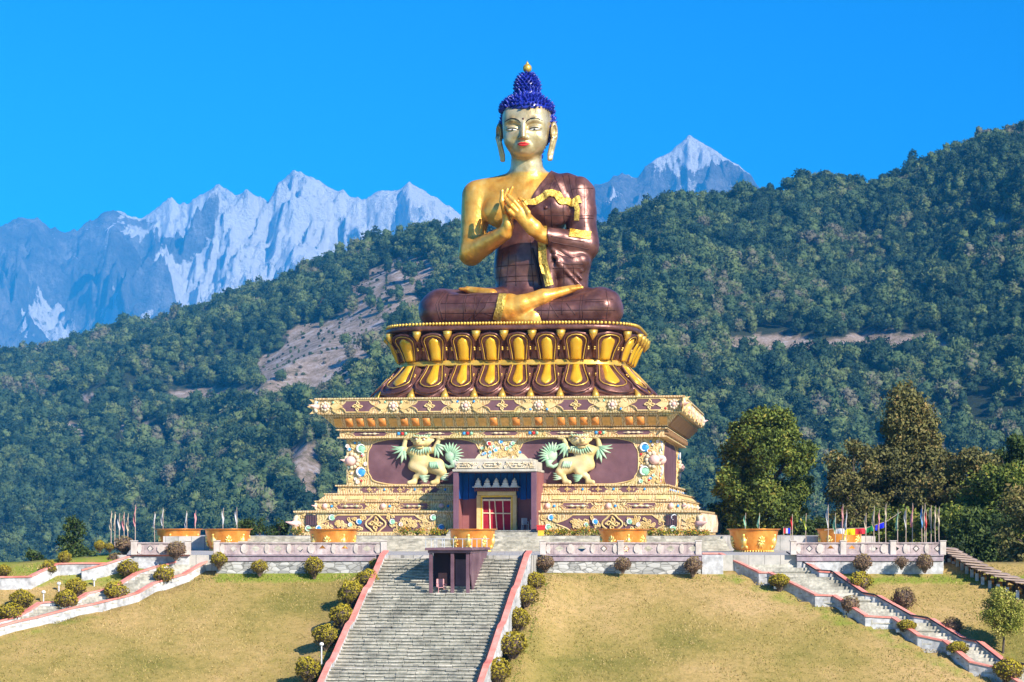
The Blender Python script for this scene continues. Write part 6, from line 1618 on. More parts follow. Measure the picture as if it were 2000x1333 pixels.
for x, y in ((0.08, 0.0), (1.28, -0.02), (W_ - 0.12, 0.0)):
    mb = MB(); mb.box(x - 0.09, x + 0.09, y, y + 0.18, -0.5, Hh - 0.15); mb.build('post', m_sh, sh, bevel=0.01)
mb = MB(); mb.box(-0.05, W_, -0.2, 2.3, -0.6, 0.02); mb.build('floor', m_conc, sh)
m_pink = paint('pink_plastic', (0.62, 0.30, 0.30)); m_steel = noisy('pale_steel', [(0.5, 0.5, 0.5), (0.7, 0.7, 0.7)], 3, rough=0.4, metal=0.4, bump=0)
mb = MB()
for i in range(6): x = -0.15 + i * (W_ + 0.3) / 5; mb.tube([(x, -0.15, Hh + 0.14), (x, -0.15, Hh + 0.62)], 0.022, 5)
for y in (1.2, 2.6, 4.0): 
    for x in (-0.15, W_ + 0.15): mb.tube([(x, y, Hh + 0.14), (x, y, Hh + 0.62)], 0.022, 5)
for x in (-0.15, W_ + 0.15): mb.tube([(x, -0.15, Hh + 0.62), (x, L4, Hh + 0.62)], 0.022, 5)
mb.tube([(-0.15, -0.15, Hh + 0.62), (W_ + 0.15, -0.15, Hh + 0.62)], 0.022, 5); mb.build('roof_railing', m_steel, sh)
def chair(loc, rz, lab, mt):
    t_ = thing('chair', lab, 'chair', loc, rz)
    mb = MB(); mb.box(-0.22, 0.22, -0.22, 0.22, 0.42, 0.46); mb.build('seat', mt, t_, bevel=0.01)
    mb = MB(); mb.box(-0.22, 0.22, 0.19, 0.23, 0.47, 0.9); mb.build('backrest', mt, t_, bevel=0.01)
    for sx in (-1, 1):
        for sy in (-1, 1): mb = MB(); mb.tube([(sx * 0.2, sy * 0.2, 0.42), (sx * 0.23, sy * 0.23, 0)], 0.02, 5); mb.build('leg', mt, t_)
        mb = MB(); mb.tube([(sx * 0.22, 0.2, 0.65), (sx * 0.22, -0.18, 0.62), (sx * 0.22, -0.2, 0.46)], 0.018, 5); mb.build('armrest', mt, t_)
    return t_
sM = sh.matrix_basis.copy() if False else Matrix.Translation(sh.location) @ Matrix.Rotation(-CS, 4, 'Z')
p = sM @ Vector((0.55, 0.55, 0.03)); chair(p, 0.3, 'pink plastic chair inside the maroon shed behind its middle post', m_pink)
p = sM @ Vector((-0.15, 1.0, 0.35)); 
p = PL(0.95 + 1.15, -14.2, -0.12); chair(p, -TH + 0.4, 'pale tubular chair beside the red door of the pedestal', m_steel)
# cylinder bin & red post box near the porch
t_ = thing('water_tank', 'small white cylinder standing inside the porch at its right side', 'canister', PL(2.7, -14.6, -0.12)); mb = MB(); mb.lathe([(0.16, 0), (0.16, 0.75), (0.13, 0.8), (0.05, 0.84), (0.05, 0.9)], 16); mb.build('canister', m_steel, t_, True)
t_ = thing('donation_box', 'small red box on a post right of the porch', 'box', PL(3.6, -16.9, -0.45)); mb = MB(); mb.box(-0.3, 0.3, -0.22, 0.22, 0.35, 0.62); mb.box(-0.34, 0.34, -0.26, 0.26, 0.625, 0.7); mb.build('red_box', m_redg, t_, bevel=0.02)
mb = MB(); mb.box(-0.22, 0.22, -0.16, 0.16, -0.06, 0.345); mb.build('pedestal', m_yel, t_)

# ================================================================= copper bowls
m_cop = noisy('copper', [(0.70, 0.20, 0.025), (0.88, 0.33, 0.05), (0.92, 0.45, 0.09)], 1.6, rough=0.34, metal=0.5, bump=0.5, bscale=4, dist=0.04, spec=0.6)
m_cop2 = noisy('gilded_relief', [(0.92, 0.58, 0.10), (0.98, 0.76, 0.28)], 3, rough=0.35, metal=0.6, bump=0.4, dist=0.02)
def bowl(loc, lab, d=3.5, seed=0, h=1.5):
    t_ = thing('copper_bowl', lab, 'bowl', loc, seed * 0.37, 'giant copper bowls on the terrace')
    r_ = d / 2
    mb = MB(); mb.lathe([(r_ * 0.62, 0), (r_ * 0.70, 0.06), (r_ * 0.72, h * 0.1), (r_ * 0.80, h * 0.35), (r_ * 0.86, h * 0.65), (r_ * 0.90, h * 0.9), (r_ * 0.92, h - 0.05), (r_ * 0.86, h - 0.06), (r_ * 0.8, h * 0.6), (r_ * 0.5, h * 0.5)], 48)
    mb.build('body', m_cop, t_, True)
    mb = MB(); mb.lathe([(r_ * 0.90, h - 0.09), (r_ * 0.99, h - 0.045), (r_, h - 0.02), (r_, h), (r_ * 0.9, h + 0.005), (r_ * 0.86, h - 0.05)], 48, caps=False); mb.build('rim', m_cop, t_, True)
    mb = MB()
    for k in range(8):
        a = 2 * math.pi * (k + 0.3) / 8
        def P(da, zf, o=0): 
            rr_ = r_ * (0.76 + 0.14 * zf) + o - 0.02; return (rr_ * math.cos(a + da), rr_ * math.sin(a + da), h * zf)
        if k % 2:
            mb.ell(P(0, 0.72), (0.11,) * 3, 8, 6); mb.tube([P(0, 0.66), P(0.0, 0.45), P(0.02, 0.25)], [0.09, 0.17, 0.12], 7)
            for s_ in (-1, 1):
                mb.tube([P(0.02 * s_, 0.6), P(0.13 * s_, 0.5), P(0.1 * s_, 0.35)], [0.06, 0.05, 0.03], 5); mb.tube([P(0, 0.3), P(0.12 * s_, 0.2), P(0.16 * s_, 0.14)], [0.1, 0.09, 0.04], 6)
                mb.tube([P(0.08 * s_, 0.75), P(0.18 * s_, 0.62), P(0.2 * s_, 0.4)], [0.02, 0.04, 0.02], 4)
        else:
            for i in range(9):
                t2_ = 2 * math.pi * i / 9; mb.tube([P(0, 0.45, 0.02), P(0.13 * math.cos(t2_), 0.45 + 0.2 * math.sin(t2_), 0.05), P(0.2 * math.cos(t2_ + 0.3), 0.45 + 0.3 * math.sin(t2_ + 0.3))], [0.05, 0.07, 0.02], 5)
            mb.ell(P(0, 0.45, 0.04), (0.11,) * 3, 8, 5)
    for k in range(44):
        a = 2 * math.pi * k / 44; mb.ell((r_ * 0.715 * math.cos(a), r_ * 0.715 * math.sin(a), 0.05), (0.07,) * 3, 6, 4)
    mb.build('relief', m_cop2, t_, True)
    return t_
for k, (px, Yb, d, lab) in enumerate(((1472, 149, 3.5, 'copper bowl at the head of the right side stairway'), (923, 149.5, 3.25, 'copper bowl behind the roof of the maroon shed'), (1217, 151, 3.5, 'copper bowl right of the porch, behind the balustrade'),
        (651, 150, 3.45, 'copper bowl behind the balustrade left of the porch'), (445, 157, 3.4, 'right one of the two copper bowls at the left end of the terrace'), (349, 161, 3.4, 'leftmost copper bowl, partly hidden by its neighbour'), (1640, 158, 3.35, 'copper bowl behind the coloured flags at far right'))):
    X = (px - 1000) / F * Yb; bowl((X, Yb, TZ + 0.002), lab, d, k, 1.49)

# ================================================================= topiary bushes
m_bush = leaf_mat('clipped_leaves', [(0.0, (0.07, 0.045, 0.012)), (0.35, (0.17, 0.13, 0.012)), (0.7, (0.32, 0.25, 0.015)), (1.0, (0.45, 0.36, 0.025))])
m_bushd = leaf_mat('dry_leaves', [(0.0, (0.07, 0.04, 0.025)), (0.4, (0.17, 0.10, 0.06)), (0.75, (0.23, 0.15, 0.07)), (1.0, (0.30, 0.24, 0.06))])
m_twig = noisy('bare_twigs', [(0.09, 0.06, 0.045), (0.20, 0.14, 0.10)], 8, rough=0.9, bump=0)
def leaf_cloud(C_, T_, size, nrm=None, flat=0.3, rg=rng):
    """leaf quads at points C_ with per-leaf tint T_"""
    m = len(C_)
    a = rg.normal(size=(m, 3)); 
    if nrm is not None: a = a * flat + nrm
    a /= np.linalg.norm(a, axis=1)[:, None] + 1e-9
    b_ = np.cross(a, rg.normal(size=(m, 3))); b_ /= np.linalg.norm(b_, axis=1)[:, None] + 1e-9
    c = np.cross(a, b_); s_ = (size * rg.uniform(0.6, 1.3, m))[:, None]
    V = np.stack([C_ - b_ * s_, C_ + c * s_ * 0.55, C_ + b_ * s_, C_ - c * s_ * 0.55], 1).reshape(-1, 3)
    return V, np.arange(m * 4).reshape(-1, 4), np.repeat(T_, 4)
def make_bush(seed, dry=False, sq=1.0, dens=1500):
    rg = np.random.default_rng(seed); root = thing('topiary_bush', 'bush', 'bush')
    m = dens
    d = rg.normal(size=(m, 3)); d /= np.linalg.norm(d, axis=1)[:, None]
    lump = 1 + 0.30 * (fbm(d[:, 0] * 2.3 + seed + 5, d[:, 2] * 2.3 + d[:, 1] * 1.7 + 5, 3, seed) - 0.5) * 2
    rad = np.where(rg.uniform(size=m) < 0.75, rg.uniform(0.9, 1.03, m), rg.uniform(0.6, 0.95, m))
    P_ = d * (rad * lump)[:, None] * np.array([0.58, 0.58, 0.55 * sq])
    lowcut = rg.uniform(size=m) < np.clip((P_[:, 2] / 0.55 + (0.72 if not dry else 0.9)) * 1.6, 0.22, 1)
    P_ = P_[lowcut]; d = d[lowcut]
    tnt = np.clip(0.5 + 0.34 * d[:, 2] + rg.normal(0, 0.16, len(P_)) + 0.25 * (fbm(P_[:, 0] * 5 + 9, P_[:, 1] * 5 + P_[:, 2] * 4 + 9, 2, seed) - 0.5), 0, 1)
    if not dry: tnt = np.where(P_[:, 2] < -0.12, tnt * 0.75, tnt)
    V, Q, T_ = leaf_cloud(P_ + [0, 0, 0.72], tnt, 0.062, d, 0.75, rg)
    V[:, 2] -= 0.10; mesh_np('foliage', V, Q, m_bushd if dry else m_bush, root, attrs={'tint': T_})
    core = MB(); core.ell((0, 0, 0.62), (0.44, 0.44, 0.40 * sq), 12, 8)
    tw = MB()
    for i in range(70):
        a = rg.uniform(0, 6.28); e = rg.uniform(-0.6, 0.9); q = Vector((math.cos(a) * math.cos(e) * 0.54, math.sin(a) * math.cos(e) * 0.54, 0.72 + math.sin(e) * 0.5 * sq))
        p0 = Vector((rg.uniform(-0.06, 0.06), rg.uniform(-0.06, 0.06), -0.1)); mid = Vector((q.x * 0.45, q.y * 0.45, q.z * 0.42)); tw.tube([p0, mid, q], [0.028, 0.017, 0.008], 4, caps=False)
    tw.build('twigs', m_twig, root); core.build('inner_mass', m_twig, root)
    return root
BV = {'green': [make_bush(11), make_bush(12, sq=0.92), make_bush(13, sq=1.08), make_bush(14, sq=1.0, dens=1150), make_bush(15, sq=0.98)], 'dry': [make_bush(21, True, 1.05, 900), make_bush(22, True, 1.0, 800)], 'flat': [make_bush(31, False, 0.72)]}
used = {}
def put_bush(loc, r_, kind, lab, group, rz=0):
    k = random.randrange(len(BV[kind])); src = BV[kind][k]
    if (kind, k) not in used: used[(kind, k)] = 1; o = src
    else: o = copy_tree(src)
    s_ = r_ / 0.585
    o.location = loc; o.scale = (s_ * random.uniform(0.88, 1.12), s_ * random.uniform(0.88, 1.12), s_ * random.uniform(0.88, 1.08)); o.rotation_euler = (0, 0, random.uniform(0, 6.28)); o['label'] = lab; o['group'] = group
    return o
ORD = ['topmost', 'second', 'third', 'fourth', 'fifth', 'sixth', 'seventh', 'eighth', 'ninth']
rows_ = [
 ('left', 'bushes down the left side of the central stairway', [(732, 1103, 12, 'green'), (718, 1132, 20, 'green'), (686, 1157, 25, 'green'), (667, 1202, 23, 'green'), (636, 1243, 21, 'green'), (601, 1306, 24, 'green'), (560, 1372, 25, 'green')], 'olive clipped bush, {} down the left edge of the central stairway'),
 ('right', 'bushes down the right side of the central stairway', [(1066, 1095, 17, 'dry'), (1046, 1133, 17, 'green'), (1027, 1161, 21, 'green'), (1014, 1209, 21, 'green'), (1002, 1259, 24, 'green'), (971, 1313, 24, 'green'), (945, 1378, 24, 'green')], 'clipped bush, {} down the right edge of the central stairway'),
 ('wall', 'bushes along the foot of the left retaining wall', [(428, 1092, 15, 'green'), (507, 1104, 16, 'green'), (613, 1106, 18, 'green')], None),
 ('wallr', 'bushes along the foot of the right retaining wall', [(1216, 1098, 16, 'dry'), (1353, 1102, 18, 'dry')], None),
 ('nr', 'bushes on the lawn side of the right side stairway', [(1522, 1132, 19, 'flat'), (1660, 1179, 18, 'dry'), (1771, 1220, 18, 'flat'), (1870, 1263, 18, 'flat'), (1970, 1308, 24, 'green')], 'low bush, {} down the lawn side of the right side stairway'),
 ('fr', 'bushes above the right side stairway', [(1590, 1090, 17, 'green'), (1681, 1133, 20, 'green'), (1765, 1167, 21, 'dry'), (1861, 1218, 18, 'dry')], 'brownish bush, {} down the upper side of the right side stairway'),
 ('wing', 'bushes along the foot of the far right wall', [(1685, 1097, 17, 'dry'), (1761, 1095, 13, 'dry'), (1806, 1096, 17, 'dry')], None),
 ('ll', 'bushes beside the left side stairway', [(320, 1123, 20, 'green'), (250, 1109, 19, 'green'), (226, 1154, 21, 'green'), (149, 1146, 18, 'green'), (130, 1172, 20, 'green'), (43, 1166, 20, 'green'), (21, 1197, 20, 'green')], None),
 ('far', 'bushes at the far left of the terrace', [(343, 1070, 18, 'dry'), (243, 1063, 18, 'dry'), (227, 1089, 16, 'dry'), (214, 1067, 10, 'green'), (195, 1065, 11, 'green'), (127, 1088, 14, 'green'), (96, 1107, 17, 'green'), (7, 1111, 14, 'green')], None)]
LL = {'wall': ['small bush at the right foot of the left side stairway, against the stone wall', 'bush in the middle of the left rubble wall', 'bush at the rubble wall with a dark shadow, nearest the central stairway'],
      'wallr': ['narrow bush at the middle of the right rubble wall', 'greyish dry bush in front of the plain white wall'],
      'wing': ['brown bush under the far right balustrade, leftmost of three', 'small dry bush, middle of three under the far right balustrade', 'dark bush at the right end of the far right wall beside the walkway'],
      'll': ['large olive bush at the middle of the left side stairway, on the lawn side', 'round bush on the upper side of the left stairway near its head', 'olive bush halfway down the left stairway on the lawn side', 'tall yellow-green bush above the left stairway landing', 'bush with bare lower twigs beside the lower left stairway', 'bare-based bush on the slope at far left', 'lowest bush at the left picture edge beside the stairway foot'],
      'far': ['brown bush in front of the short far left balustrade', 'large brown bush left of the far left balustrade post', 'brown bush at the right end of the long garden wall', 'small yellow-green bush on the grass mound, right of a pair', 'small olive bush on the grass mound, left of a pair', 'olive bush behind the middle of the garden wall', 'bush in front of the bend of the garden wall', 'bright olive bush behind the garden wall at the left picture edge']}
for key, grp, items, tmpl in rows_:
    for i, (px, py, r_, kind) in enumerate(items):
        rr_ = r_ / F * 129.5
        # foot of the bush on the lawn
        fpy = py + r_ * 1.22
        if key in ('left', 'right'):
            p = lpt(px, fpy, 0.72 if i else 0.3); 
        elif key in ('wall', 'wallr', 'wing'):
            Y = 130.3; p = ((px - 1000) / F * Y, Y, float(lawn_z((px - 1000) / F * Y, Y)) + 0.0)
            zc = -(py - HOR) / F * Y; p = (p[0], Y, zc - rr_ * 1.25)
        elif key == 'far' and i in (0, 1, 3, 4): Y = 130.6 if i == 0 else 132.0; p = ((px - 1000) / F * Y, Y, -(fpy - HOR) / F * Y)
        elif key == 'far' and i in (5, 7): p = lpt(px, fpy + 1, 0.0)
        else: p = lpt(px, fpy, 0.0)
        lab = tmpl.format(ORD[i]) if tmpl else LL[key][i]
        put_bush(p, rr_ * 1.02, kind, lab, grp)
# low mound under the bushes beyond the garden wall
md_ = MB()
mdp = [(-25.4, 130.8, -2.2), (-23.4, 131.2, -1.85), (-21.6, 131.4, -1.58), (-21.4, 136, -1.6), (-23.8, 134.5, -1.7), (-26.5, 133.2, -2.3), (-30, 133.0, -3.2), (-30, 131.2, -2.75)]
md_.add(mdp + [(p[0], p[1], p[2] - 2.5) for p in mdp], [tuple(range(8)), tuple(reversed(range(8, 16)))] + [(k, 8 + k, 8 + (k + 1) % 8, (k + 1) % 8) for k in range(8)])
mo_ = md_.build('grass_mound', noisy('bright_grass', [(0.16, 0.22, 0.02), (0.24, 0.30, 0.035)], 1.5, bump=0.4, rough=0.95)); tag(mo_, 'bright green grassy mound at the far left end of the terrace', kind='structure')

# ---- planting at the foot of the pedestal
m_flow = leaf_mat('flower_leaves', [(0.0, (0.05, 0.09, 0.015)), (0.45, (0.16, 0.20, 0.02)), (0.6, (0.45, 0.35, 0.02)), (0.8, (0.6, 0.22, 0.02)), (1.0, (0.55, 0.12, 0.03))])
def flower(seed, hgt, wd):
    rg = np.random.default_rng(seed); root = thing('flowering_shrub', 'x', 'shrub')
    m = 260; P_ = rg.normal(size=(m, 3)) * np.array([wd * 0.4, wd * 0.3, hgt * 0.26]) + [0, 0, hgt * 0.5]; P_[:, 2] = np.abs(P_[:, 2])
    T_ = np.clip(rg.normal(0.42 + 0.3 * (P_[:, 2] / hgt - 0.4), 0.25, m), 0, 1); V, Q, T2 = leaf_cloud(P_, T_, 0.075, rg=rg); mesh_np('foliage', V, Q, m_flow, root, attrs={'tint': T2})
    s_ = MB(); 
    for i in range(8): a = rg.uniform(0, 6.28); s_.tube([(0, 0, -0.05), (math.cos(a) * wd * 0.3, math.sin(a) * wd * 0.25, hgt * 0.7)], 0.015, 4)
    s_.build('stems', m_twig, root); return root
fp_ = [flower(1, 0.75, 0.8), flower(2, 0.5, 0.7), flower(3, 0.4, 0.9)]
fi_ = [(-14.6, 0), (-6.6, 0), (-5.5, 1), (-4.4, 1), (-3.7, 2), (4.1, 2), (5.0, 1), (5.9, 2), (6.8, 0), (7.7, 1), (8.6, 2), (10.0, 2), (11.4, 1), (12.3, 2), (13.3, 1), (14.4, 2), (15.3, 2)]
cntf = {0: 0, 1: 0, 2: 0}
for j, (u, k) in enumerate(fi_):
    o = fp_[k] if cntf[k] == 0 else copy_tree(fp_[k]); cntf[k] += 1
    o.location = PL(u, -15.75 - 0.3 * (j % 3), -0.47); o.rotation_euler = (0, 0, j * 1.3)
    side = 'left' if u < 0 else 'right'; i_ = [q for q in fi_ if (q[0] < 0) == (u < 0)].index((u, k))
    o['label'] = f"{['tall orange', 'small orange', 'low green'][k]} shrub, {['first','second','third','fourth','fifth','sixth','seventh','eighth','ninth','tenth','eleventh','twelfth'][i_]} from the left in the bed {side} of the porch"; o['group'] = 'flowering shrubs at the foot of the pedestal'

# ---- small floodlights on the lawn
m_lampw = noisy('white_lamp_metal', [(0.6, 0.6, 0.62), (0.75, 0.75, 0.78)], 4, rough=0.4, bump=0)
def flood(loc, lab):
    t_ = thing('garden_floodlight', lab, 'floodlight', loc, group='small white floodlights on the lawn')
    mb = MB(); mb.box(-0.11, 0.11, -0.07, 0.07, 0.12, 0.3); mb.build('lamp_head', m_lampw, t_, bevel=0.02); mb = MB(); mb.tube([(0, 0, -0.05), (0, 0, 0.13)], 0.02, 6); mb.build('stake', m_rail, t_)
for px, py, lab in ((598, 1332, 'floodlight below the lowest left stairway bush'), (13, 1219, 'floodlight at the left picture edge'), (221, 1174, 'floodlight under the bush halfway down the left stairway'), (1515, 1155, 'floodlight under the topmost low bush on the right'), (1653, 1201, 'floodlight under the dry second bush on the right'),
        (1754, 1240, 'floodlight under the third low bush on the right'), (1854, 1284, 'floodlight under the fourth low bush on the right'), (1957, 1332, 'floodlight under the lowest right bush'), (652, 1222, 'floodlight beside the fourth left stairway bush'), (1032, 1184, 'floodlight beside the third right stairway bush')):
    flood(lpt(px, py, 0.75 if 590 < px < 1100 else 0), lab)
m_globe = paint('white_globe', (0.8, 0.78, 0.74), 0.03)
for px, py, hh_, lab in ((628, 1300, 1.0, 'short lamp post with a white head left of the central stairway'), (85, 1180, 0.55, 'low lamp with a white globe at the foot of the left slope'), (115, 1156, 0.35, 'small white globe lamp on the left slope'), (184, 1146, 0.3, 'tiny white globe lamp on the upper left slope')):
    t_ = thing('garden_lamp', lab, 'lamp', lpt(px, py, 0.7 if px > 500 else 0)); mb = MB(); mb.tube([(0, 0, -0.1), (0, 0, hh_)], 0.035, 8); mb.build('post', m_lampw, t_); mb = MB(); mb.ell((0, 0, hh_ + 0.1), (0.12, 0.12, 0.1), 10, 7); mb.build('globe', m_globe, t_, True)

# ================================================================= prayer flags
fl_m = {k: noisy(k + '_cloth', [tuple(x * 0.8 for x in c), c], 2, rough=0.9, bump=0.2) for k, c in {'white': (0.52, 0.52, 0.52), 'cream': (0.55, 0.46, 0.32), 'pink': (0.66, 0.26, 0.28), 'red': (0.62, 0.03, 0.04), 'blue': (0.10, 0.30, 0.58), 'green': (0.24, 0.46, 0.30), 'lime': (0.45, 0.52, 0.06)}.items()}
m_pole = noisy('flag_pole_wood', [(0.38, 0.27, 0.20), (0.55, 0.42, 0.33)], 3, rough=0.7, bump=0)
def flag(px, ptop, pbase, Y, col, lab, fh=0.46, wd=0.22, grp='prayer flag poles'):
    x = (px - 1000) / F * Y; zb = -(pbase - HOR) / F * Y; zt = -(ptop - HOR) / F * Y; H_ = zt - zb
    t_ = thing('prayer_flag_pole', lab, 'flag pole', (x, Y, zb), group=grp)
    mb = MB(); mb.tube([(0, 0, 0), (random.uniform(-0.03, 0.03), 0, H_ * 0.5), (0.02, 0, H_)], [0.028, 0.024, 0.016], 6); mb.build('pole', m_pole, t_)
    mb = MB(); vs = []; fs = []; m = 9; z1 = H_ - 0.12; z0 = z1 - fh * H_
    ph = random.uniform(0, 6)
    for i in range(m):
        t2 = i / (m - 1); w2 = wd * 0.62 * (0.55 + 0.45 * min(1, t2 * 3)) * (1 if t2 < 0.85 else 0.8)
        for j in range(4): u = j / 3; vs.append((0.02 - w2 * u * 0.8 + 0.04 * math.sin(t2 * 5 + ph), 0.08 * math.sin(u * 5 + t2 * 4 + ph), z1 + (z0 - z1) * t2 - 0.12 * u))
    for i in range(m - 1):
        for j in range(3): a = i * 4 + j; fs.append((a, a + 1, a + 5, a + 4))
    nn_ = len(vs); vs2 = vs + [(p[0], p[1] + 0.012, p[2]) for p in vs]; fs2 = fs + [tuple(reversed([q + nn_ for q in f_])) for f_ in fs]
    mb.add(vs2, fs2); mb.build('flag_cloth', fl_m[col], t_, True)
nmr = ['first', 'second', 'third', 'fourth', 'fifth', 'sixth', 'seventh', 'eighth', 'ninth', 'tenth', 'eleventh', 'twelfth', 'thirteenth', 'fourteenth', 'fifteenth', 'sixteenth', 'seventeenth', 'eighteenth', 'nineteenth']
RF = [(1547, 1004, 1052, 'red'), (1574, 1003, 1052, 'lime'), (1617, 986, 1062, 'white'), (1631, 1002, 1062, 'green'), (1646, 985, 1062, 'pink'), (1653, 996, 1062, 'white'), (1691, 1002, 1062, 'cream'), (1707, 988, 1062, 'cream'), (1717, 996, 1062, 'pink'), (1730, 984, 1062, 'cream'), (1753, 995, 1062, 'green'), (1769, 992, 1062, 'white'), (1782, 983, 1062, 'pink'), (1801, 988, 1062, 'blue'), (1806, 983, 1062, 'cream'), (1809, 996, 1062, 'red'), (1818, 987, 1062, 'cream'), (1827, 988, 1062, 'cream'), (1834, 990, 1062, 'cream')]
for i, (px, a, b_, c) in enumerate(RF): flag(px, a, b_ + 8, 132.2 + (i * 7 % 5) * 0.5, c, f'{c} prayer flag pole, {nmr[i]} from the left, right end of the terrace', grp='prayer flag poles at the right end of the terrace')
LF = [(217, 998, 1053, 'cream'), (224, 1000, 1053, 'cream'), (233, 1003, 1053, 'white'), (242, 1000, 1053, 'pink'), (250, 1003, 1053, 'cream'), (264, 986, 1053, 'pink'), (302, 1000, 1045, 'white'), (318, 992, 1045, 'white'), (364, 998, 1045, 'white'), (382, 997, 1045, 'pink'), (436, 992, 1045, 'white'), (462, 991, 1045, 'white')]
for i, (px, a, b_, c) in enumerate(LF): flag(px, a, b_ + 17, 163.5 if i > 5 else 136, c, f'{c} prayer flag pole, {nmr[i]} from the left, left end of the terrace', fh=0.42, wd=0.2 if i < 6 else 0.26, grp='prayer flag poles at the left end of the terrace')
for i, (px, c) in enumerate(((1456, 'green'), (1483, 'green'))): flag(px, 1002, 1052, 156, c, f"green prayer flag pole, {['left', 'right'][i]} one behind the bowl heading the right stairway", wd=0.3, grp='prayer flag poles behind the right bowl')
# a line of large coloured flags
t_ = thing('flag_string', 'string of white, yellow, red, green and blue flags across the far right bowl', 'flags', at(1680, 1040, 148))
bt = [(1629, 1033, 1650, 1033, 'white', 10), (1651, 1033, 1670, 1033, 'yellow', 12), (1671, 1033, 1690, 1032, 'red', 11), (1692, 1031, 1708, 1025, 'green2', 11), (1710, 1027, 1731, 1019, 'blue2', 10)]
cm = {'white': fl_m['white'], 'yellow': paint('yellow_cloth', (0.8, 0.6, 0.01), 0.05, 0.9), 'red': fl_m['red'], 'green2': paint('deep_green_cloth', (0.005, 0.16, 0.04), 0.1, 0.9), 'blue2': paint('deep_blue_cloth', (0.012, 0.02, 0.62), 0.1, 0.9)}
for a, ya, b_, yb, c, hh_ in bt:
    mb = MB(); vs = []
    for j in range(2):
        for i in range(7): t2 = i / 6; p = at(a + (b_ - a) * t2, ya + (yb - ya) * t2 + j * hh_, 148); vs.append((p[0], p[1] + 0.08 * math.sin(t2 * 7) * (0.4 + j), p[2]))
    vs2 = vs + [(p[0], p[1] + 0.015, p[2]) for p in vs]; fs = [(i, i + 1, i + 8, i + 7) for i in range(6)]; mb.add(vs2, fs + [tuple(reversed([q + 14 for q in f_])) for f_ in fs]); mb.build('flag_cloth', cm[c], t_, world=True)
mb = MB(); mb.tube([at(1610, 1036, 148), at(1629, 1033, 148), at(1690, 1032, 148), at(1731, 1019, 148), at(1760, 1000, 148)], 0.02, 4); mb.build('cord', m_pole, t_, world=True)
t_ = thing('flag_string', 'small red and blue cloths hanging beside the first flag pole on the right', 'flags', at(1538, 1035, 152))
for k, (a, c) in enumerate(((1532, 'red'), (1537, 'white'), (1541, 'blue2'))):
    mb = MB(); p = at(a, 1038, 152); mb.box(p[0] - 0.07, p[0] + 0.07, p[1], p[1] + 0.02, p[2] - 0.15, p[2] + 0.2); mb.build('cloth', cm.get(c, fl_m['white']), t_, world=True)
mb = MB(); mb.tube([at(1530, 1052, 152), at(1530, 1030, 152), at(1544, 1030, 152), at(1544, 1052, 152)], 0.02, 4); mb.build('frame', m_pole, t_, world=True)

# ================================================================= covered walkway going down on the right
cw = thing('covered_walkway', 'covered walkway with stepped brown roof panels and white posts running down the right slope', 'walkway', (25.6, 129, -3))
m_roofb = noisy('weathered_roof_sheet', [(0.30, 0.21, 0.16), (0.44, 0.33, 0.26)], 1.3, rough=0.7, bump=0.2)
m_timb = noisy('dark_timber', [(0.05, 0.03, 0.022), (0.11, 0.06, 0.045)], 2, rough=0.8, bump=0.2)
RP = [(1852, 1071), (1860, 1076), (1868, 1081), (1877, 1086), (1886, 1091), (1896, 1096), (1906, 1102), (1917, 1108), (1931, 1114), (1947, 1120), (1965, 1126), (1985, 1132), (2007, 1138), (2030, 1145), (2055, 1152)]
for k, (px, py) in enumerate(RP):
    Y = 133.0 - k * 0.42; p = at(px, py, Y); w_ = 0.55 + 0.018 * k
    mb = MB(); mb.hexa([(p[0] - w_, Y - 0.45, p[2] - 0.02), (p[0] + w_ * 0.8, Y - 0.45, p[2] - 0.12), (p[0] + w_, Y + 0.75, p[2] - 0.05), (p[0] - w_, Y + 0.75, p[2] + 0.05)], [(p[0] - w_, Y - 0.45, p[2] + 0.04), (p[0] + w_, Y - 0.45, p[2] - 0.06), (p[0] + w_, Y + 0.75, p[2] + 0.01), (p[0] - w_, Y + 0.75, p[2] + 0.11)])
    mb.build('roof_panel', m_roofb, cw, world=True)
    mb = MB(); mb.box(p[0] - 0.05, p[0] + 0.03, Y - 0.3, Y - 0.2, p[2] - 2.0, p[2] - 0.09); mb.box(p[0] - 0.03, p[0] + 0.02, Y + 0.5, Y + 0.58, p[2] - 2.0, p[2] - 0.04); mb.build('timber_post', m_timb, cw, world=True)
    mb = MB(); zl_ = float(lawn_z(p[0], Y - 0.4)) - 0.3 if k > 1 else p[2] - 1.5; mb.box(p[0] - 0.10, p[0] + 0.08, Y - 0.40, Y - 0.31, zl_, max(zl_ + 0.75, p[2] - 0.6)); mb.build('white_pillar', m_wwall, cw, world=True)
    mb = MB(); mb.lathe([(0.02, 0), (0.13, 0.04), (0.13, 0.34), (0.02, 0.38)], 10, (p[0] + 0.2, Y + 0.05, p[2] - 0.85)); mb.build('prayer_drum', m_cop, cw, True, world=True)
mb = MB(); pA, pB = at(RP[0][0], RP[0][1], 133), at(RP[-1][0], RP[-1][1], 133 - 14 * 0.42)
mb.hexa([(pA[0], 133.6, pA[2] - 2.6), (pB[0], pB[1] + 0.6, pB[2] - 2.6), (pB[0], pB[1] + 0.5, pB[2] - 2.6), (pA[0], 133.5, pA[2] - 2.6)], [(pA[0], 133.6, pA[2] - 0.35), (pB[0], pB[1] + 0.6, pB[2] - 0.35), (pB[0], pB[1] + 0.5, pB[2] - 0.35), (pA[0], 133.5, pA[2] - 0.35)])
mb.build('back_wall', m_timb, cw, world=True)

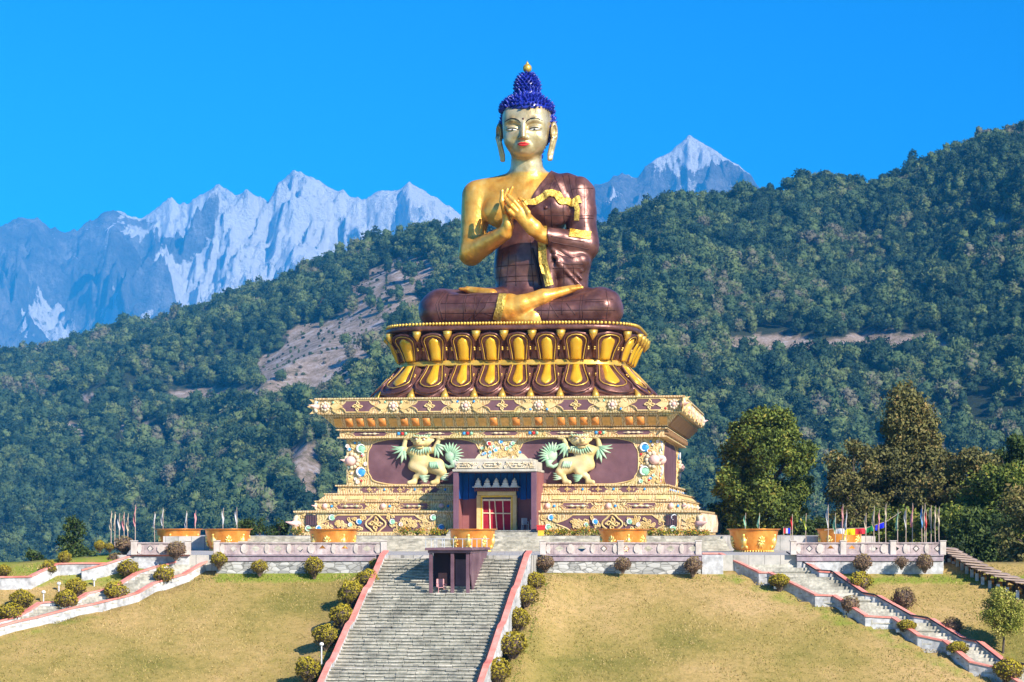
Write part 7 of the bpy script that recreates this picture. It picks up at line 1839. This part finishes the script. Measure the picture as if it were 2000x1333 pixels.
# ================================================================= trees
def crown_leaves(seed, blobs, n_per, size, tshift=0.0, rg=None):
    rg = np.random.default_rng(seed); C_ = []; T_ = []; Nn = []
    for (x, y, z, r_, rzv) in blobs:
        m = int(n_per * 1.25 * r_ * r_); d = rg.normal(size=(m, 3)); d /= np.linalg.norm(d, axis=1)[:, None]
        rad = np.abs(rg.normal(0.86, 0.22, m)) * (1 + 0.45 * (fbm(d[:, 0] * 2 + x + 9, d[:, 2] * 2 + y + 9, 2, seed) - 0.5))
        C_.append(d * rad[:, None] * np.array([r_, r_, r_ * rzv]) + [x, y, z]); T_.append(np.clip(rg.normal(0.5, 0.2, m) + rg.normal(0, 0.13) + tshift, 0, 1)); Nn.append(d)
    C_ = np.concatenate(C_); T_ = np.concatenate(T_); Nn = np.concatenate(Nn)
    return leaf_cloud(C_, T_, size, Nn, 0.9, rg)
def tree(loc, lab, seed, blobs, mt, n_per=420, size=0.16, trunk=0.3, group=None, name='broadleaf_tree', cat='tree'):
    root = thing(name, lab, cat, loc, group=group)
    V, Q, T_ = crown_leaves(seed, blobs, n_per, size); mesh_np('crown', V, Q, mt, root, attrs={'tint': T_})
    mb = MB(); rg = random.Random(seed); top = max(b_[2] for b_ in blobs) * 0.75
    mb.tube([(0, 0, -0.8), (0.1, 0, top * 0.3), (-0.1, 0.1, top * 0.65), (0, 0, top)], [trunk, trunk * 0.8, trunk * 0.5, trunk * 0.15], 8)
    for (x, y, z, r_, _) in blobs[::max(1, len(blobs) // 22)]:
        h0 = max(0.1, min(z * 0.55, top * 0.8)); mb.tube([(0, 0, h0), (x * 0.45, y * 0.45, (h0 + z) / 2 + 0.1), (x, y, z)], [trunk * 0.35, trunk * 0.2, 0.03], 5)
    mb.build('trunk', m_trunk, root); return root
def blob_crown(seed, w_, h_, z0, nb, rmin, rmax, shape='oval', lean=0):
    rg = random.Random(seed); out = []
    while len(out) < nb:
        t_ = rg.random(); 
        if shape == 'oval': ww = math.sin(math.pi * min(0.97, t_ * 0.76 + 0.16)) ** 0.6
        elif shape == 'spire': ww = (1 - t_) ** 0.75 * 0.95 + 0.1
        else: ww = 1.0
        a = rg.uniform(0, 6.28); rr_ = ww * w_ / 2 * (rg.random() ** 0.45) * 0.85
        out.append((math.cos(a) * rr_ + lean * t_, math.sin(a) * rr_, z0 + t_ * h_, rg.uniform(rmin, rmax) * (0.55 + 0.45 * ww), rg.uniform(0.7, 0.9)))
    return out
m_td = leaf_mat('dark_olive_leaves', [(0.0, (0.022, 0.034, 0.008)), (0.35, (0.07, 0.10, 0.014)), (0.65, (0.14, 0.18, 0.025)), (0.85, (0.19, 0.20, 0.028)), (1.0, (0.30, 0.24, 0.04))])
m_tb = leaf_mat('brown_olive_leaves', [(0.0, (0.03, 0.034, 0.012)), (0.35, (0.09, 0.09, 0.026)), (0.65, (0.16, 0.15, 0.042)), (0.85, (0.20, 0.155, 0.045)), (1.0, (0.28, 0.19, 0.06))])
m_ts = leaf_mat('autumn_yellow_green_leaves', [(0.0, (0.09, 0.10, 0.015)), (0.4, (0.22, 0.24, 0.03)), (0.7, (0.36, 0.35, 0.06)), (1.0, (0.50, 0.42, 0.12))])
m_tg = leaf_mat('fresh_green_leaves', [(0.0, (0.010, 0.022, 0.006)), (0.4, (0.032, 0.056, 0.011)), (0.7, (0.06, 0.095, 0.018)), (1.0, (0.12, 0.15, 0.035))])
def P3(px, py, Y): return at(px, py, Y)
q = P3(1492, 1050, 188)
root = tree(q, 'dense dark green tree behind the bowl at the head of the right stairway', 5, blob_crown(5, 9.6, 9.2, 0.9, 130, 0.5, 1.1) + blob_crown(6, 8.0, 4.0, 0.4, 40, 0.5, 1.0), m_td, 430, 0.15, 0.4)
q = P3(1775, 1060, 196)
tree(q, 'tall dark tree with a narrow high crown right of the prayer flags', 7, blob_crown(7, 12.0, 11.6, 0.8, 210, 0.55, 1.25, 'spire') + [(-0.4, 0, 11.6, 1.6, 0.9), (-0.5, 0, 12.6, 1.1, 0.9), (0.4, 0.3, 10.6, 1.8, 0.9), (-0.2, 0, 9.6, 2.0, 0.9)] + blob_crown(77, 10.5, 5.5, 2.6, 60, 0.6, 1.2), m_tb, 400, 0.155, 0.45)
q = P3(1665, 1060, 186)
tree(q, 'thin brownish tree left of the tall dark tree behind the flags', 8, blob_crown(8, 4.6, 7.0, 1.0, 30, 0.6, 1.1), m_tb, 360, 0.15, 0.25)
tree(P3(1880, 1085, 180), 'dark rounded tree right of the tall dark tree', 9, blob_crown(9, 9.0, 7.4, 0.4, 100, 0.55, 1.1), m_tb, 400, 0.15, 0.35)
tree(P3(1960, 1110, 172), 'dark green tree behind the covered walkway at the right picture edge', 10, blob_crown(10, 8.0, 7.2, 0.2, 90, 0.55, 1.1), m_td, 400, 0.14, 0.35)
tree(P3(1925, 1120, 160), 'leafy dark shrub tree just above the walkway roofs', 14, blob_crown(14, 6.0, 3.8, 0.2, 34, 0.7, 1.1), m_tg, 420, 0.14, 0.2)
tree(P3(1850, 1090, 165), 'low dark shrubby tree behind the right end of the balustrade', 15, blob_crown(15, 5.5, 3.2, 0.2, 30, 0.6, 1.0), m_td, 420, 0.14, 0.2)
tree(P3(2020, 1140, 150), 'yellow-tinged tree leaning in at the right picture edge', 16, blob_crown(16, 5.5, 6.0, 0.2, 36, 0.7, 1.1), m_tb, 300, 0.14, 0.25)
tree(P3(1760, 1070, 170), 'low green shrub tree behind the middle of the right prayer flags', 17, blob_crown(17, 6.0, 2.6, 0.0, 28, 0.6, 0.9), m_td, 380, 0.14, 0.2)
tree(P3(1600, 1062, 180), 'low green shrub between the dense dark tree and the far right bowl', 18, blob_crown(18, 4.0, 1.8, 0.0, 16, 0.5, 0.8), m_tg, 380, 0.14, 0.15, name='shrub', cat='shrub')
tree(P3(1395, 1048, 196), 'rounded green shrub right of the pedestal corner', 19, blob_crown(19, 3.8, 2.4, 0.0, 16, 0.6, 0.9), m_tg, 380, 0.15, 0.15, name='shrub', cat='shrub')
q = lpt(1957, 1276, 0)
tree(q, 'small yellow-green tree on the lawn at the right picture edge', 20, blob_crown(20, 2.2, 2.2, 1.2, 46, 0.3, 0.5), m_ts, 1700, 0.06, 0.075)
tree(P3(145, 1100, 150), 'dark conifer-like tree rising behind the garden wall at left', 21, blob_crown(21, 2.8, 2.6, 0.3, 22, 0.4, 0.7, 'spire'), m_tg, 420, 0.11, 0.14)
tree(P3(62, 1112, 145), 'small dark shrub behind the garden wall near the left edge', 22, blob_crown(22, 1.6, 0.9, 0.1, 8, 0.3, 0.45), m_tg, 420, 0.1, 0.1, name='shrub', cat='shrub')
for i, (px, wd, hh_) in enumerate(((505, 2.6, 1.1), (545, 2.0, 0.9), (475, 1.6, 0.8))):
    tree(P3(px, 1047, 172), f"low shrub behind the left balustrade, {['middle', 'rightmost', 'leftmost'][i]} of three between the bowls", 30 + i, blob_crown(30 + i, wd, hh_, 0.1, 10, 0.3, 0.5), m_tg, 380, 0.11, 0.08, name='shrub', cat='shrub', group='low shrubs behind the left balustrade')

tree(P3(1830, 1080, 190), 'broad brownish tree behind the right end of the prayer flags', 23, blob_crown(23, 7.5, 6.0, 0.4, 80, 0.5, 1.0), m_tb, 400, 0.15, 0.3)
tree(P3(1700, 1066, 178), 'low olive shrub tree behind the string of coloured flags', 24, blob_crown(24, 5.5, 3.2, 0.1, 40, 0.4, 0.8), m_tb, 400, 0.13, 0.2)
tree(P3(1975, 1080, 186), 'tall pale green tree at the right picture edge behind the others', 25, blob_crown(25, 5.0, 8.6, 0.4, 70, 0.5, 1.0), m_tg, 360, 0.15, 0.3)
# ================================================================= the air
hz = MB(); hz.box(-24000, 24000, -40, 17500, -68, 2620)
mh = bpy.data.materials.new('air'); mh.use_nodes = True; n = mh.node_tree; n.nodes.clear()
pv = n.nodes.new('ShaderNodeVolumePrincipled'); pv.inputs['Color'].default_value = (0.035, 0.42, 1.0, 1); pv.inputs['Density'].default_value = 6.4e-5
pv.inputs['Anisotropy'].default_value = -0.4
mo = n.nodes.new('ShaderNodeOutputMaterial'); n.links.new(pv.outputs[0], mo.inputs['Volume'])
hob = hz.build('haze', mh); tag(hob, 'thin blue air haze over the hills and mountains', kind='stuff')
